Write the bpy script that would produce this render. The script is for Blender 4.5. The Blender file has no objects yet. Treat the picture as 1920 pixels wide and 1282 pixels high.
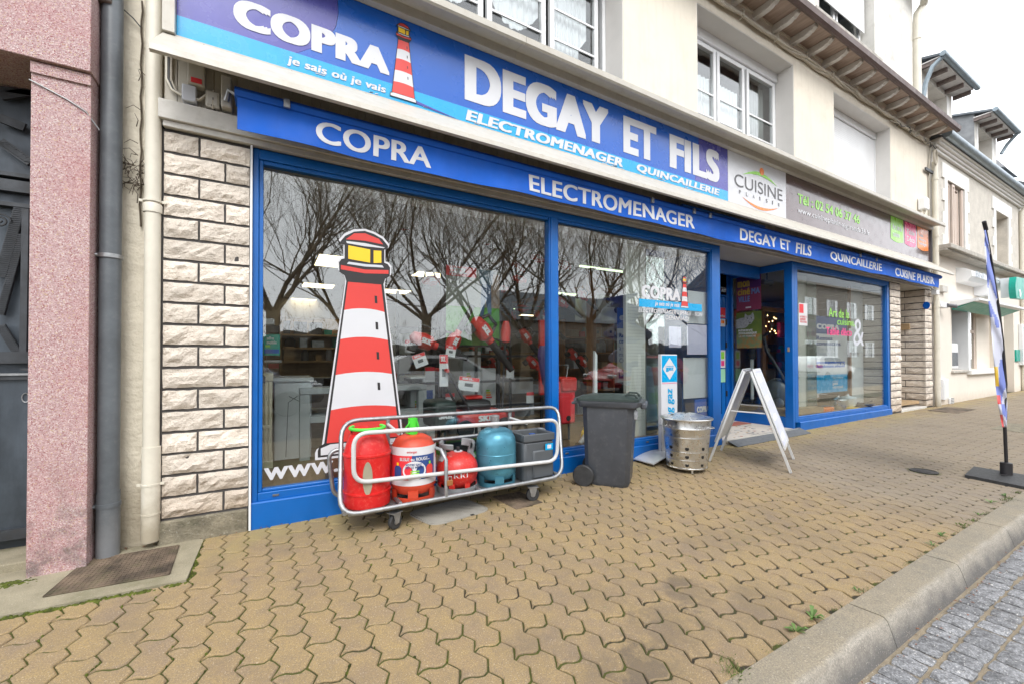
import bpy, math, random
from mathutils import Vector, Matrix, noise
random.seed(7)
S = bpy.context.scene
COL = S.collection
rad = math.radians

# ------------------------------------------------------------------ camera
CAM = Vector((0.0, -3.5, 1.18))
FPX, CX, CY, YAW, PITCH, ROLL = 786.1, 960.0, 662.1, 0.52097, 0.01109, -0.00186
fwd = Vector((math.sin(YAW)*math.cos(PITCH), math.cos(YAW)*math.cos(PITCH), math.sin(PITCH)))
rgt = Vector((math.cos(YAW), -math.sin(YAW), 0)); upv = rgt.cross(fwd)
r2 = math.cos(ROLL)*rgt + math.sin(ROLL)*upv
u2 = -math.sin(ROLL)*rgt + math.cos(ROLL)*upv
cam = bpy.data.objects.new('camera', bpy.data.cameras.new('camera')); COL.objects.link(cam)
m3 = Matrix((r2, u2, -fwd)).transposed().to_4x4(); m3.translation = CAM
cam.matrix_world = m3
cam.data.sensor_width = 36; cam.data.lens = FPX/1920*36
cam.data.shift_y = (CY-641)/1920; cam.data.clip_start = .05; cam.data.clip_end = 2000
S.camera = cam

# ------------------------------------------------------------------ light (bright overcast)
W = bpy.data.worlds.new('World'); S.world = W; W.use_nodes = True
nt = W.node_tree; nt.nodes.clear()
out = nt.nodes.new('ShaderNodeOutputWorld'); bg = nt.nodes.new('ShaderNodeBackground')
sky = nt.nodes.new('ShaderNodeTexSky'); sky.sky_type = 'NISHITA'; sky.sun_disc = False
sky.sun_elevation = rad(48); sky.sun_rotation = rad(200); sky.dust_density = 4; sky.air_density = 1.0; sky.ozone_density = 1
hs = nt.nodes.new('ShaderNodeHueSaturation'); hs.inputs['Saturation'].default_value = .13
# thick, slightly uneven cloud deck
tc = nt.nodes.new('ShaderNodeTexCoord'); nz = nt.nodes.new('ShaderNodeTexNoise'); nz.inputs['Scale'].default_value = 1.6; nz.inputs['Detail'].default_value = 5
mr = nt.nodes.new('ShaderNodeMapRange'); mr.inputs['From Min'].default_value = .3; mr.inputs['From Max'].default_value = .7; mr.inputs['To Min'].default_value = .84; mr.inputs['To Max'].default_value = 1.12
mx = nt.nodes.new('ShaderNodeMix'); mx.data_type = 'RGBA'; mx.inputs['Factor'].default_value = .72; mx.inputs['B'].default_value = (14.2, 14.6, 15.2, 1)
vm = nt.nodes.new('ShaderNodeVectorMath'); vm.operation = 'SCALE'
L = nt.links.new
L(sky.outputs[0], hs.inputs['Color']); L(hs.outputs[0], mx.inputs['A']); L(tc.outputs['Generated'], nz.inputs['Vector'])
L(nz.outputs['Fac'], mr.inputs['Value']); L(mx.outputs['Result'], vm.inputs[0]); L(mr.outputs['Result'], vm.inputs['Scale'])
L(vm.outputs[0], bg.inputs['Color']); bg.inputs['Strength'].default_value = .115; L(bg.outputs[0], out.inputs['Surface'])
sun = bpy.data.objects.new('sun', bpy.data.lights.new('sun', 'SUN')); COL.objects.link(sun)
sun.data.energy = 1.1; sun.data.angle = rad(25); sun.data.color = (1, .97, .93)
sun.rotation_euler = Vector((.25, 1.0, -1.15)).to_track_quat('-Z', 'Y').to_euler()
sun.location = (0, -10, 20)
S.view_settings.view_transform = 'Standard'; S.view_settings.look = 'None'; S.view_settings.gamma = 1
S.view_settings.exposure = 0.95; S.view_settings.use_curve_mapping = False
S.cycles.max_bounces = 8; S.cycles.transparent_max_bounces = 16; S.cycles.glossy_bounces = 4
S.cycles.caustics_reflective = False; S.cycles.caustics_refractive = False

# ------------------------------------------------------------------ measuring helpers (metres; facade plane is y = 0)
def ray(px, py): return fwd*FPX + r2*(px-CX) - u2*(py-CY)
def at(px, py, Y):
    d = ray(px, py); return CAM + d*((Y-CAM.y)/d.y)
def atx(px, py, X):
    d = ray(px, py); return CAM + d*((X-CAM.x)/d.x)
def gz(x, y): return -.02 + .007*x + .035*min(y, 0) if x > -8 else -.02-.056+.035*min(y, 0)
def gr(px, py):
    d = ray(px, py); t = (-.02+.035*CAM.y-CAM.z)/(d.z-.007*d.x-.035*d.y); return CAM+d*t

# ------------------------------------------------------------------ materials
def newmat(name):
    m = bpy.data.materials.new(name); m.use_nodes = True
    t = m.node_tree; t.nodes.clear()
    o = t.nodes.new('ShaderNodeOutputMaterial'); return m, t, o
def node(t, typ, **kw):
    n = t.nodes.new(typ)
    for k, v in kw.items():
        if k.startswith('i_'): n.inputs[k[2:].replace('_', ' ')].default_value = v
        else: setattr(n, k, v)
    return n
def c4(c): return (c[0], c[1], c[2], 1)
def mixc(t, f, a, b, mode='MIX'):
    n = t.nodes.new('ShaderNodeMix'); n.data_type = 'RGBA'; n.blend_type = mode
    for s, v in (('Factor', f), ('A', a), ('B', b)):
        if isinstance(v, (int, float)): n.inputs[s].default_value = v
        elif isinstance(v, tuple): n.inputs[s].default_value = c4(v)
        else: t.links.new(v, n.inputs[s])
    return n.outputs['Result']
def rng(t, v, a, b, c=0., d=1.):
    n = node(t, 'ShaderNodeMapRange', i_From_Min=a, i_From_Max=b, i_To_Min=c, i_To_Max=d); t.links.new(v, n.inputs['Value']); return n.outputs['Result']
def nse(t, pos, scale, detail=4, rough=.55, sx=None):
    if sx:
        mp = node(t, 'ShaderNodeMapping'); mp.inputs['Scale'].default_value = sx; t.links.new(pos, mp.inputs['Vector']); pos = mp.outputs[0]
    n = node(t, 'ShaderNodeTexNoise', i_Scale=scale, i_Detail=detail, i_Roughness=rough); t.links.new(pos, n.inputs['Vector']); return n.outputs['Fac']
def mth(t, op, a, b=None):
    n = node(t, 'ShaderNodeMath', operation=op)
    for i, v in enumerate((a, b)):
        if v is None: continue
        if isinstance(v, (int, float)): n.inputs[i].default_value = v
        else: t.links.new(v, n.inputs[i])
    return n.outputs[0]
def mat(name, col, rough=.6, metal=0., var=.12, vscale=3., col2=None, grain=0., gscale=300., bump=0., bscale=60., bdist=.003,
        coat=0., rnd=0., dirt=0., dcol=(.06, .05, .035), dscale=6., lowdirt=None, spec=.5, sx=None, emit=0., streak=0.):
    m, t, o = newmat(name); g = node(t, 'ShaderNodeNewGeometry'); pos = g.outputs['Position']
    b = node(t, 'ShaderNodeBsdfPrincipled', i_Roughness=rough, i_Metallic=metal); b.inputs['Specular IOR Level'].default_value = spec
    b.inputs['Coat Weight'].default_value = coat
    a2 = col2 if col2 else tuple(x*(1-var*1.6) for x in col)
    c = mixc(t, rng(t, nse(t, pos, vscale, 5, .6, sx), .32, .68), col, a2)
    if grain:
        c = mixc(t, rng(t, nse(t, pos, gscale, 2), .3, .7, 0, grain), c, (.0, .0, .0)) if grain > 0 else c
        c = mixc(t, rng(t, nse(t, pos, gscale*.7, 2), .62, .75, 0, grain), c, (1., .97, .92))
    if rnd:
        oi = node(t, 'ShaderNodeObjectInfo'); fr = mth(t, 'FRACT', mth(t, 'ADD', oi.outputs['Random'], g.outputs['Random Per Island']))
        c = mixc(t, 1., c, rng(t, fr, 0, 1, 1-rnd, 1+rnd), 'MULTIPLY')
    if dirt: c = mixc(t, rng(t, nse(t, pos, dscale, 8, .7), .52, .72, 0, dirt), c, dcol)
    if streak: c = mixc(t, rng(t, nse(t, pos, 9, 6, .7, (1, 1, .12)), .5, .8, 0, streak), c, dcol)
    if lowdirt:
        sp = node(t, 'ShaderNodeSeparateXYZ'); t.links.new(pos, sp.inputs[0])
        h = mth(t, 'SUBTRACT', sp.outputs['Z'], mth(t, 'MULTIPLY', nse(t, pos, 7, 6, .7), lowdirt[0]*1.3))
        c = mixc(t, rng(t, h, -.35*lowdirt[0], lowdirt[0]*.45, lowdirt[1], 0), c, dcol)
    t.links.new(c, b.inputs['Base Color'])
    if rough < .9:
        t.links.new(rng(t, nse(t, pos, vscale*3, 4), .3, .7, max(.03, rough-.07), min(1, rough+.1)), b.inputs['Roughness'])
    if bump:
        bn = node(t, 'ShaderNodeBump', i_Strength=bump, i_Distance=bdist); t.links.new(nse(t, pos, bscale, 6, .6, sx), bn.inputs['Height']); t.links.new(bn.outputs[0], b.inputs['Normal'])
    if emit: b.inputs['Emission Strength'].default_value = emit; b.inputs['Emission Color'].default_value = c4(col)
    t.links.new(b.outputs[0], o.inputs['Surface']); return m

def glassmat(name, r0=.075, tint=(.93, .95, .94), rough=0.0):
    m, t, o = newmat(name)
    lw = node(t, 'ShaderNodeLayerWeight', i_Blend=.5); p5 = mth(t, 'POWER', lw.outputs['Facing'], 4.)
    fac = mth(t, 'ADD', mth(t, 'MULTIPLY', p5, 1-r0), r0)
    tr = node(t, 'ShaderNodeBsdfTransparent', i_Color=c4(tint)); gl = node(t, 'ShaderNodeBsdfGlossy', i_Roughness=rough, i_Color=(1, 1, 1, 1))
    mx = node(t, 'ShaderNodeMixShader'); t.links.new(fac, mx.inputs[0]); t.links.new(tr.outputs[0], mx.inputs[1]); t.links.new(gl.outputs[0], mx.inputs[2])
    t.links.new(mx.outputs[0], o.inputs['Surface']); return m
def emitmat(name, col, s):
    m, t, o = newmat(name); e = node(t, 'ShaderNodeEmission', i_Color=c4(col), i_Strength=s); t.links.new(e.outputs[0], o.inputs['Surface']); return m

K = {}
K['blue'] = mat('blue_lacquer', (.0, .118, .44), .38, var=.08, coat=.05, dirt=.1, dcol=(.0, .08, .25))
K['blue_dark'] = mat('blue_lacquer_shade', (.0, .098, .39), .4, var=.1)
K['awning'] = mat('blue_awning_cloth', (.0, .105, .56), .75, var=.14, vscale=2.2, bump=.15, bscale=500, bdist=.0006, streak=.15, dcol=(.0, .04, .2))
K['glass'] = glassmat('shop_glass', .095, (.92, .95, .94))
K['glass2'] = glassmat('house_glass', .05, (.93, .95, .95))
K['whitevinyl'] = mat('white_vinyl', (.60, .61, .64), .4, var=.03)
K['cream'] = mat('cream_render', (.80, .735, .62), .9, var=.07, vscale=.9, grain=.06, gscale=220, bump=.5, bscale=190, bdist=.004, dirt=.2, dcol=(.42, .34, .25), dscale=3, streak=.28)
K['reveal'] = mat('white_reveal', (.72, .70, .67), .8, var=.05, bump=.1, bscale=80)
K['coping'] = mat('cream_coping', (.50, .475, .42), .45, var=.06, dirt=.25, dcol=(.25, .18, .1), dscale=14, streak=.2)
K['beam'] = mat('lintel_paint', (.60, .58, .54), .6, var=.12, vscale=8, dirt=.3, dcol=(.3, .26, .2), dscale=11)
K['slat'] = mat('cladding_slat', (.60, .56, .48), .6, var=.15, rnd=.1, dirt=.2, dcol=(.2, .16, .11), dscale=15)
K['pvc'] = mat('white_pvc', (.78, .79, .80), .35, var=.03)
K['stone'] = mat('split_limestone', (.79, .705, .61), .9, var=.12, vscale=9, grain=.10, gscale=150, bump=1, bscale=45, bdist=.016, rnd=.14, dirt=.4, dcol=(.44, .36, .28), dscale=11, lowdirt=(.40, 1.))
K['mortar'] = mat('dark_mortar', (.075, .07, .068), .95, var=.2, bump=.3)
K['concrete'] = mat('old_concrete', (.35, .31, .215), .95, var=.2, vscale=5, grain=.2, gscale=220, bump=.7, bscale=120, bdist=.005, dirt=.45, dcol=(.17, .165, .07), dscale=5)
K['roughconc'] = mat('rough_concrete', (.30, .265, .19), .95, var=.3, vscale=14, grain=.2, gscale=90, bump=1, bscale=60, bdist=.01, dirt=.6, dcol=(.07, .07, .04), dscale=12)
K['render2'] = mat('beige_render', (.72, .66, .54), .92, var=.08, vscale=2, bump=.8, bscale=16, bdist=.02, dirt=.2, dcol=(.3, .25, .17), dscale=9, lowdirt=(.5, .7))
K['greypipe'] = mat('grey_pipe', (.125, .14, .155), .38, var=.2, vscale=6, dirt=.15, dcol=(.3, .3, .3), dscale=25, lowdirt=(.25, .4))
K['whitepipe'] = mat('white_pipe', (.70, .66, .56), .45, var=.08, dirt=.1, dcol=(.25, .2, .12), dscale=20, lowdirt=(.3, .7))
K['galv'] = mat('galvanised_steel', (.40, .41, .42), .42, .8, var=.22, vscale=20, bump=.05, bscale=30)
K['galvnew'] = mat('bright_zinc', (.78, .79, .79), .30, 1., var=.12, vscale=9, bump=.04, bscale=9, bdist=.004)
K['alu'] = mat('aluminium', (.74, .75, .76), .35, .55, var=.08)
K['whitetube'] = mat('white_tube', (.55, .555, .56), .45, var=.08, dirt=.3, dcol=(.3, .28, .25), dscale=30)
K['rubber'] = mat('rubber', (.035, .036, .038), .6, var=.3, vscale=20)
K['binbody'] = mat('bin_grey', (.058, .064, .076), .42, var=.12, vscale=7, bump=.15, bscale=200, bdist=.001, dirt=.2, dcol=(.2, .2, .2), dscale=18)
K['binlid'] = mat('bin_lid_green', (.022, .036, .032), .45, var=.1)
K['redplastic'] = mat('red_plastic', (.60, .012, .012), .4, var=.06, dirt=.35, dcol=(.8, .2, .15), dscale=40)
K['orange'] = mat('orange_steel', (.66, .07, .03), .42, var=.15, vscale=9, dirt=.35, dcol=(.25, .05, .03), dscale=25)
K['redsteel'] = mat('red_steel', (.58, .02, .015), .38, var=.15, dirt=.35, dcol=(.75, .3, .25), dscale=60)
K['bluesteel'] = mat('metallic_blue', (.085, .29, .40), .33, .45, var=.16, vscale=10, bump=.1, bscale=60)
K['greybottle'] = mat('bottle_grey', (.085, .095, .105), .4, var=.1)
K['greysteel'] = mat('painted_grey', (.27, .28, .29), .5, .2, var=.15, vscale=15)
K['green'] = mat('green_plastic', (.07, .60, .045), .4, var=.05)
K['label'] = mat('label_white', (.62, .62, .64), .5, var=.02)
K['navy'] = mat('navy_print', (.02, .06, .22), .5, var=.04)
K['redprint'] = mat('red_print', (.68, .03, .04), .5, var=.04)
K['redflat'] = mat('coral_print', (.62, .05, .042), .45, var=.03)
K['yellow'] = mat('yellow_print', (.85, .55, .02), .45, var=.04)
K['black'] = mat('black_print', (.022, .02, .022), .5, var=.1)
K['greyprint'] = mat('grey_print', (.55, .57, .62), .5, var=.03)
K['purple'] = mat('purple_print', (.06, .06, .33), .25, var=.05, coat=.15)
K['signblue'] = mat('sign_blue', (.0, .095, .47), .25, var=.06, vscale=.9, coat=.15)
K['cyan'] = mat('cyan_print', (.0, .34, .66), .25, var=.05, coat=.15)
K['signwhite'] = mat('sign_white', (.60, .61, .64), .4, var=.03)
K['brown'] = mat('sign_brown', (.085, .045, .045), .18, var=.1, coat=.3)
K['lime'] = mat('lime_print', (.25, .62, .05), .3, var=.05)
K['pink'] = mat('pink_print', (.72, .04, .20), .3, var=.05)
K['orprint'] = mat('orange_print', (.85, .22, .03), .3, var=.05)
K['darkgrey'] = mat('dark_grey', (.12, .12, .13), .5, var=.1)
K['teal'] = mat('teal_print', (.0, .33, .26), .4, var=.15)
K['wood'] = mat('warm_wood', (.33, .14, .045), .5, var=.25, vscale=2.5, sx=(6, 6, .6), bump=.1)
K['lightwood'] = mat('light_wood', (.48, .33, .18), .55, var=.2, vscale=4, sx=(1, 1, 5))
K['carpet'] = mat('beige_carpet', (.26, .17, .10), .95, var=.1, grain=.2, gscale=500, bump=.4, bscale=400)
K['floor'] = mat('shop_floor_tiles', (.20, .155, .115), .5, var=.1)
K['plaster'] = mat('white_plaster', (.50, .50, .48), .8, var=.05)
K['ceil'] = mat('ceiling_board', (.34, .32, .29), .8, var=.06)
K['greige'] = mat('perforated_board', (.55, .55, .51), .7, var=.04)
K['appl'] = mat('white_enamel', (.72, .74, .76), .3, var=.03)
K['tablegrey'] = mat('table_grey', (.42, .44, .45), .5, var=.05)
K['radiator'] = mat('cream_enamel', (.62, .55, .40), .45, var=.06)
K['cardboard'] = mat('cardboard', (.36, .25, .14), .8, var=.1)
K['slate'] = mat('slate_roof', (.16, .18, .2), .55, var=.25, rnd=.25, bump=.3)
K['zinc'] = mat('zinc_gutter', (.30, .36, .40), .42, .5, var=.15, vscale=5)
K['gutterbrown'] = mat('brown_gutter', (.12, .075, .065), .5, var=.2)
K['soffitwood'] = mat('soffit_boards', (.46, .35, .29), .7, var=.2, vscale=3, sx=(8, 1, 1))
K['corbel'] = mat('white_painted_rafter', (.76, .73, .70), .8, var=.1, dirt=.25, dcol=(.3, .25, .2), dscale=12)
K['rafter'] = mat('weathered_rafter', (.24, .19, .17), .85, var=.3, vscale=14)
K['dormer'] = mat('dormer_render', (.72, .70, .65), .92, var=.1, vscale=2, bump=.4, bscale=60, dirt=.35, dcol=(.33, .3, .26), dscale=4)
K['dormerdark'] = mat('grey_cheek_render', (.38, .39, .40), .92, var=.25, vscale=3, bump=.4)
K['bank'] = mat('bank_render', (.76, .70, .62), .92, var=.05, vscale=1, bump=.15, bscale=50, lowdirt=(.3, .45), dirt=.1, dcol=(.45, .38, .3))
K['roughcast'] = mat('roughcast', (.68, .64, .57), .95, var=.12, vscale=4, grain=.2, gscale=60, bump=1, bscale=55, bdist=.012)
K['quoin'] = mat('white_quoin', (.78, .77, .74), .8, var=.04)
K['ledge'] = mat('weathered_ledge', (.50, .47, .42), .9, var=.2, vscale=6, dirt=.5, dcol=(.16, .15, .11), dscale=9)
K['shutter'] = mat('pale_shutter', (.62, .52, .45), .7, var=.06)
K['cable'] = mat('cable_beige', (.58, .53, .44), .7, var=.2)
K['cabledark'] = mat('cable_dark', (.06, .06, .06), .6)
K['iron'] = mat('forged_iron', (.06, .066, .075), .5, .3, var=.35, vscale=9, bump=.4, bscale=60, bdist=.002, dirt=.2, dcol=(.1, .09, .08), dscale=18)
K['ironsheet'] = mat('dark_blue_steel', (.085, .105, .13), .4, .2, var=.4, vscale=4, sx=(1, 1, .4), dirt=.3, dcol=(.02, .025, .03), streak=.5, lowdirt=(.35, .7))
K['flagcloth'] = mat('flag_cloth', (.60, .62, .74), .7, var=.08)
K['flagblue'] = mat('flag_blue', (.16, .22, .62), .7, var=.08)
K['tree'] = mat('tree_bark', (.30, .235, .165), .9, var=.35, vscale=4, bump=.6, bscale=20, bdist=.02, dirt=.3, dcol=(.06, .075, .03), dscale=2)
K['asphalt'] = mat('asphalt', (.075, .073, .072), .9, var=.15, vscale=2, grain=.2, gscale=120, bump=.4, bscale=150)
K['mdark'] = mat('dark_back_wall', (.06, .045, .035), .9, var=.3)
K['lamp'] = emitmat('lit_panel', (1., .80, .48), 2.6)
K['tube'] = emitmat('lit_tube', (.80, 1., .60), 1.1)
K['fairy'] = emitmat('fairy_light', (1., .6, .25), 9.)
K['screenblue'] = mat('blue_poster', (.01, .06, .25), .4, var=.05)
K['cover'] = mat('rusty_plate', (.20, .145, .10), .75, .1, var=.5, vscale=6, dirt=.5, dcol=(.07, .08, .03), dscale=9, bump=.3)
K['plasticplate'] = mat('grey_cover', (.33, .31, .27), .7, var=.15, bump=.5, bscale=12, bdist=.008)
K['castiron'] = mat('cast_iron', (.055, .052, .05), .6, .4, var=.3)
K['mat'] = mat('grey_ramp', (.15, .16, .17), .7, .2, var=.15, vscale=8, sx=(1, 14, 1))
K['leaf'] = mat('weed_leaf', (.12, .22, .045), .6, var=.3, rnd=.3)
K['grass'] = mat('grass_blade', (.15, .22, .05), .7, var=.3, rnd=.3)
K['moss'] = mat('moss', (.12, .15, .012), .95, var=.5, vscale=30, bump=1, bscale=300, bdist=.004)
K['drystem'] = mat('dry_stem', (.11, .085, .06), .9)
K['litter'] = mat('dry_leaf', (.22, .09, .05), .8, rnd=.4)

def paver_material():
    m, t, o = newmat('sand_paver'); g = node(t, 'ShaderNodeNewGeometry'); pos = g.outputs['Position']
    b = node(t, 'ShaderNodeBsdfPrincipled', i_Roughness=.9)
    oi = node(t, 'ShaderNodeObjectInfo'); fr = mth(t, 'FRACT', mth(t, 'ADD', oi.outputs['Random'], g.outputs['Random Per Island']))
    cr = node(t, 'ShaderNodeValToRGB'); e = cr.color_ramp.elements
    e[0].position = 0; e[0].color = (.262, .187, .105, 1); e[1].position = 1; e[1].color = (.315, .23, .13, 1)
    for p_, c_ in ((.3, (.305, .215, .115)), (.55, (.278, .20, .12)), (.8, (.325, .23, .11))):
        x = e.new(p_); x.color = c4(c_)
    t.links.new(fr, cr.inputs[0]); c = cr.outputs[0]
    c = mixc(t, rng(t, nse(t, pos, 7, 6, .65), .38, .62, 0, .75), c, (.36, .255, .105))
    c = mixc(t, rng(t, nse(t, pos, 11, 7, .75), .48, .68, 0, .45), c, (.19, .145, .105))
    c = mixc(t, rng(t, nse(t, pos, 210, 3, .7), .40, .60, 0, .55), c, (.12, .095, .075))
    c = mixc(t, rng(t, nse(t, pos, 190, 2), .62, .72, 0, .55), c, (.62, .54, .42))
    sp = node(t, 'ShaderNodeSeparateXYZ'); t.links.new(pos, sp.inputs[0]); X, Y = sp.outputs['X'], sp.outputs['Y']
    # greyer band toward the far end
    band = mth(t, 'MULTIPLY', rng(t, mth(t, 'ADD', X, mth(t, 'MULTIPLY', nse(t, pos, 2), .8)), 4.4, 5.4), rng(t, mth(t, 'ADD', Y, mth(t, 'MULTIPLY', X, -.02)), -.2, -.75))
    c = mixc(t, mth(t, 'MULTIPLY', band, .6), c, (.215, .19, .16))
    def blot(cx, cy, r, k, colr):
        nonlocal c
        dx = mth(t, 'SUBTRACT', X, cx); dy = mth(t, 'SUBTRACT', Y, cy)
        d = mth(t, 'SQRT', mth(t, 'ADD', mth(t, 'MULTIPLY', dx, dx), mth(t, 'MULTIPLY', dy, dy)))
        d = mth(t, 'ADD', d, mth(t, 'MULTIPLY', mth(t, 'SUBTRACT', nse(t, pos, 9, 8, .8), .5), r*3.4))
        c = mixc(t, mth(t, 'MULTIPLY', rng(t, d, r*.45, r*1.15, k, 0), rng(t, fr, 0, 1, .45, 1.3)), c, colr)
    for a in ((1.62, -2.12, .2, .6), (1.95, -2.0, .15, .6), (1.35, -2.3, .18, .6), (1.15, -2.2, .12, .45), (2.2, -2.25, .2, .35), (2.75, -1.75, .2, .25), (1.0, -1.95, .15, .2), (3.3, -1.9, .3, .2), (1.5, -1.8, .12, .3)):
        blot(*a, (.085, .068, .055))
    c = mixc(t, rng(t, nse(t, pos, 1.1, 6, .7), .50, .70, 0, .5), c, (.15, .115, .08))
    near = mth(t, 'MULTIPLY', rng(t, Y, -.7, -.05), rng(t, nse(t, pos, 3, 5), .4, .6, 0, .4)); c = mixc(t, near, c, (.36, .30, .10))
    t.links.new(c, b.inputs['Base Color'])
    bn = node(t, 'ShaderNodeBump', i_Strength=.5, i_Distance=.003); t.links.new(nse(t, pos, 230, 4, .7), bn.inputs['Height']); t.links.new(bn.outputs[0], b.inputs['Normal'])
    t.links.new(b.outputs[0], o.inputs['Surface']); return m
K['paver'] = paver_material()

def bed_material():
    m, t, o = newmat('mossy_joint_bed'); g = node(t, 'ShaderNodeNewGeometry'); pos = g.outputs['Position']
    b = node(t, 'ShaderNodeBsdfPrincipled', i_Roughness=1.)
    sp = node(t, 'ShaderNodeSeparateXYZ'); t.links.new(pos, sp.inputs[0])
    k = mth(t, 'ADD', nse(t, pos, 4, 6, .7), rng(t, sp.outputs['X'], -1, 2.5, .18, 0))
    c = mixc(t, rng(t, k, .46, .62), (.035, .027, .018), (.075, .085, .012))
    c = mixc(t, rng(t, nse(t, pos, 90, 3), .3, .7, 0, .5), c, (.03, .028, .015))
    t.links.new(c, b.inputs['Base Color']); t.links.new(b.outputs[0], o.inputs['Surface']); return m
K['bed'] = bed_material()

def terrazzo():
    m, t, o = newmat('pink_washed_aggregate'); g = node(t, 'ShaderNodeNewGeometry'); pos = g.outputs['Position']
    b = node(t, 'ShaderNodeBsdfPrincipled', i_Roughness=.8)
    v = node(t, 'ShaderNodeTexVoronoi', i_Scale=210.); t.links.new(pos, v.inputs['Vector'])
    sv = node(t, 'ShaderNodeSeparateColor'); t.links.new(v.outputs['Color'], sv.inputs[0])
    cr = node(t, 'ShaderNodeValToRGB'); cr.color_ramp.interpolation = 'CONSTANT'; e = cr.color_ramp.elements
    e[0].position = 0; e[0].color = (.38, .235, .24, 1); e[1].position = .3; e[1].color = (.47, .335, .335, 1)
    for p_, c_ in ((.52, (.52, .36, .355)), (.78, (.62, .52, .505)), (.88, (.30, .12, .12)), (.95, (.52, .38, .26))):
        x = e.new(p_); x.color = c4(c_)
    t.links.new(sv.outputs[0], cr.inputs[0])
    c = mixc(t, rng(t, v.outputs['Distance'], .0045, .0065, 0, .0), cr.outputs[0], (.3, .12, .12))
    c = mixc(t, rng(t, nse(t, pos, 2.2, 5), .5, .75, 0, .35), c, (.42, .15, .15))
    sp = node(t, 'ShaderNodeSeparateXYZ'); t.links.new(pos, sp.inputs[0])
    low = mth(t, 'MULTIPLY', rng(t, sp.outputs['Z'], .1, .65, 1, 0), rng(t, nse(t, pos, 6, 6, .7), .45, .62, 0, .75)); c = mixc(t, low, c, (.13, .11, .10))
    t.links.new(c, b.inputs['Base Color'])
    bn = node(t, 'ShaderNodeBump', i_Strength=.8, i_Distance=.004); t.links.new(v.outputs['Distance'], bn.inputs['Height']); t.links.new(bn.outputs[0], b.inputs['Normal'])
    t.links.new(b.outputs[0], o.inputs['Surface']); return m
K['pinkagg'] = terrazzo()

def kerb_material():
    m, t, o = newmat('granite_kerb'); g = node(t, 'ShaderNodeNewGeometry'); pos = g.outputs['Position']
    b = node(t, 'ShaderNodeBsdfPrincipled', i_Roughness=.85)
    sp = node(t, 'ShaderNodeSeparateXYZ'); t.links.new(pos, sp.inputs[0])
    c = mixc(t, rng(t, nse(t, pos, 4, 6, .7), .35, .65), (.31, .26, .18), (.25, .22, .165))
    # lichen and soil on the tread; edge highlight and shaded grey face painted in
    edge = mth(t, 'ADD', sp.outputs['Y'], mth(t, 'MULTIPLY', nse(t, pos, 6, 5), .05))
    c = mixc(t, rng(t, edge, -2.575, -2.60), c, (.36, .33, .28))
    c = mixc(t, rng(t, edge, -2.605, -2.63), c, (.135, .13, .125))
    c = mixc(t, rng(t, nse(t, pos, 14, 6, .7), .5, .7, 0, .4), c, (.13, .115, .09))
    c = mixc(t, rng(t, nse(t, pos, 130, 3, .7), .4, .62, 0, .5), c, (.10, .09, .08))
    c = mixc(t, rng(t, nse(t, pos, 170, 2), .62, .72, 0, .6), c, (.6, .54, .46))
    t.links.new(c, b.inputs['Base Color'])
    bn = node(t, 'ShaderNodeBump', i_Strength=.6, i_Distance=.003); t.links.new(nse(t, pos, 150, 5, .7), bn.inputs['Height']); t.links.new(bn.outputs[0], b.inputs['Normal'])
    t.links.new(b.outputs[0], o.inputs['Surface']); return m
K['kerb'] = kerb_material()
K['sett'] = mat('granite_sett', (.40, .405, .42), .7, var=.35, vscale=30, grain=.6, gscale=130, bump=1, bscale=90, bdist=.008, rnd=.22, dirt=.4, dcol=(.1, .1, .1), dscale=30)
K['settbed'] = mat('sandy_joint', (.30, .245, .17), .95, var=.2, vscale=12, grain=.25, gscale=200, bump=.6, bscale=120, dirt=.3, dcol=(.12, .09, .06), dscale=5)

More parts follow.
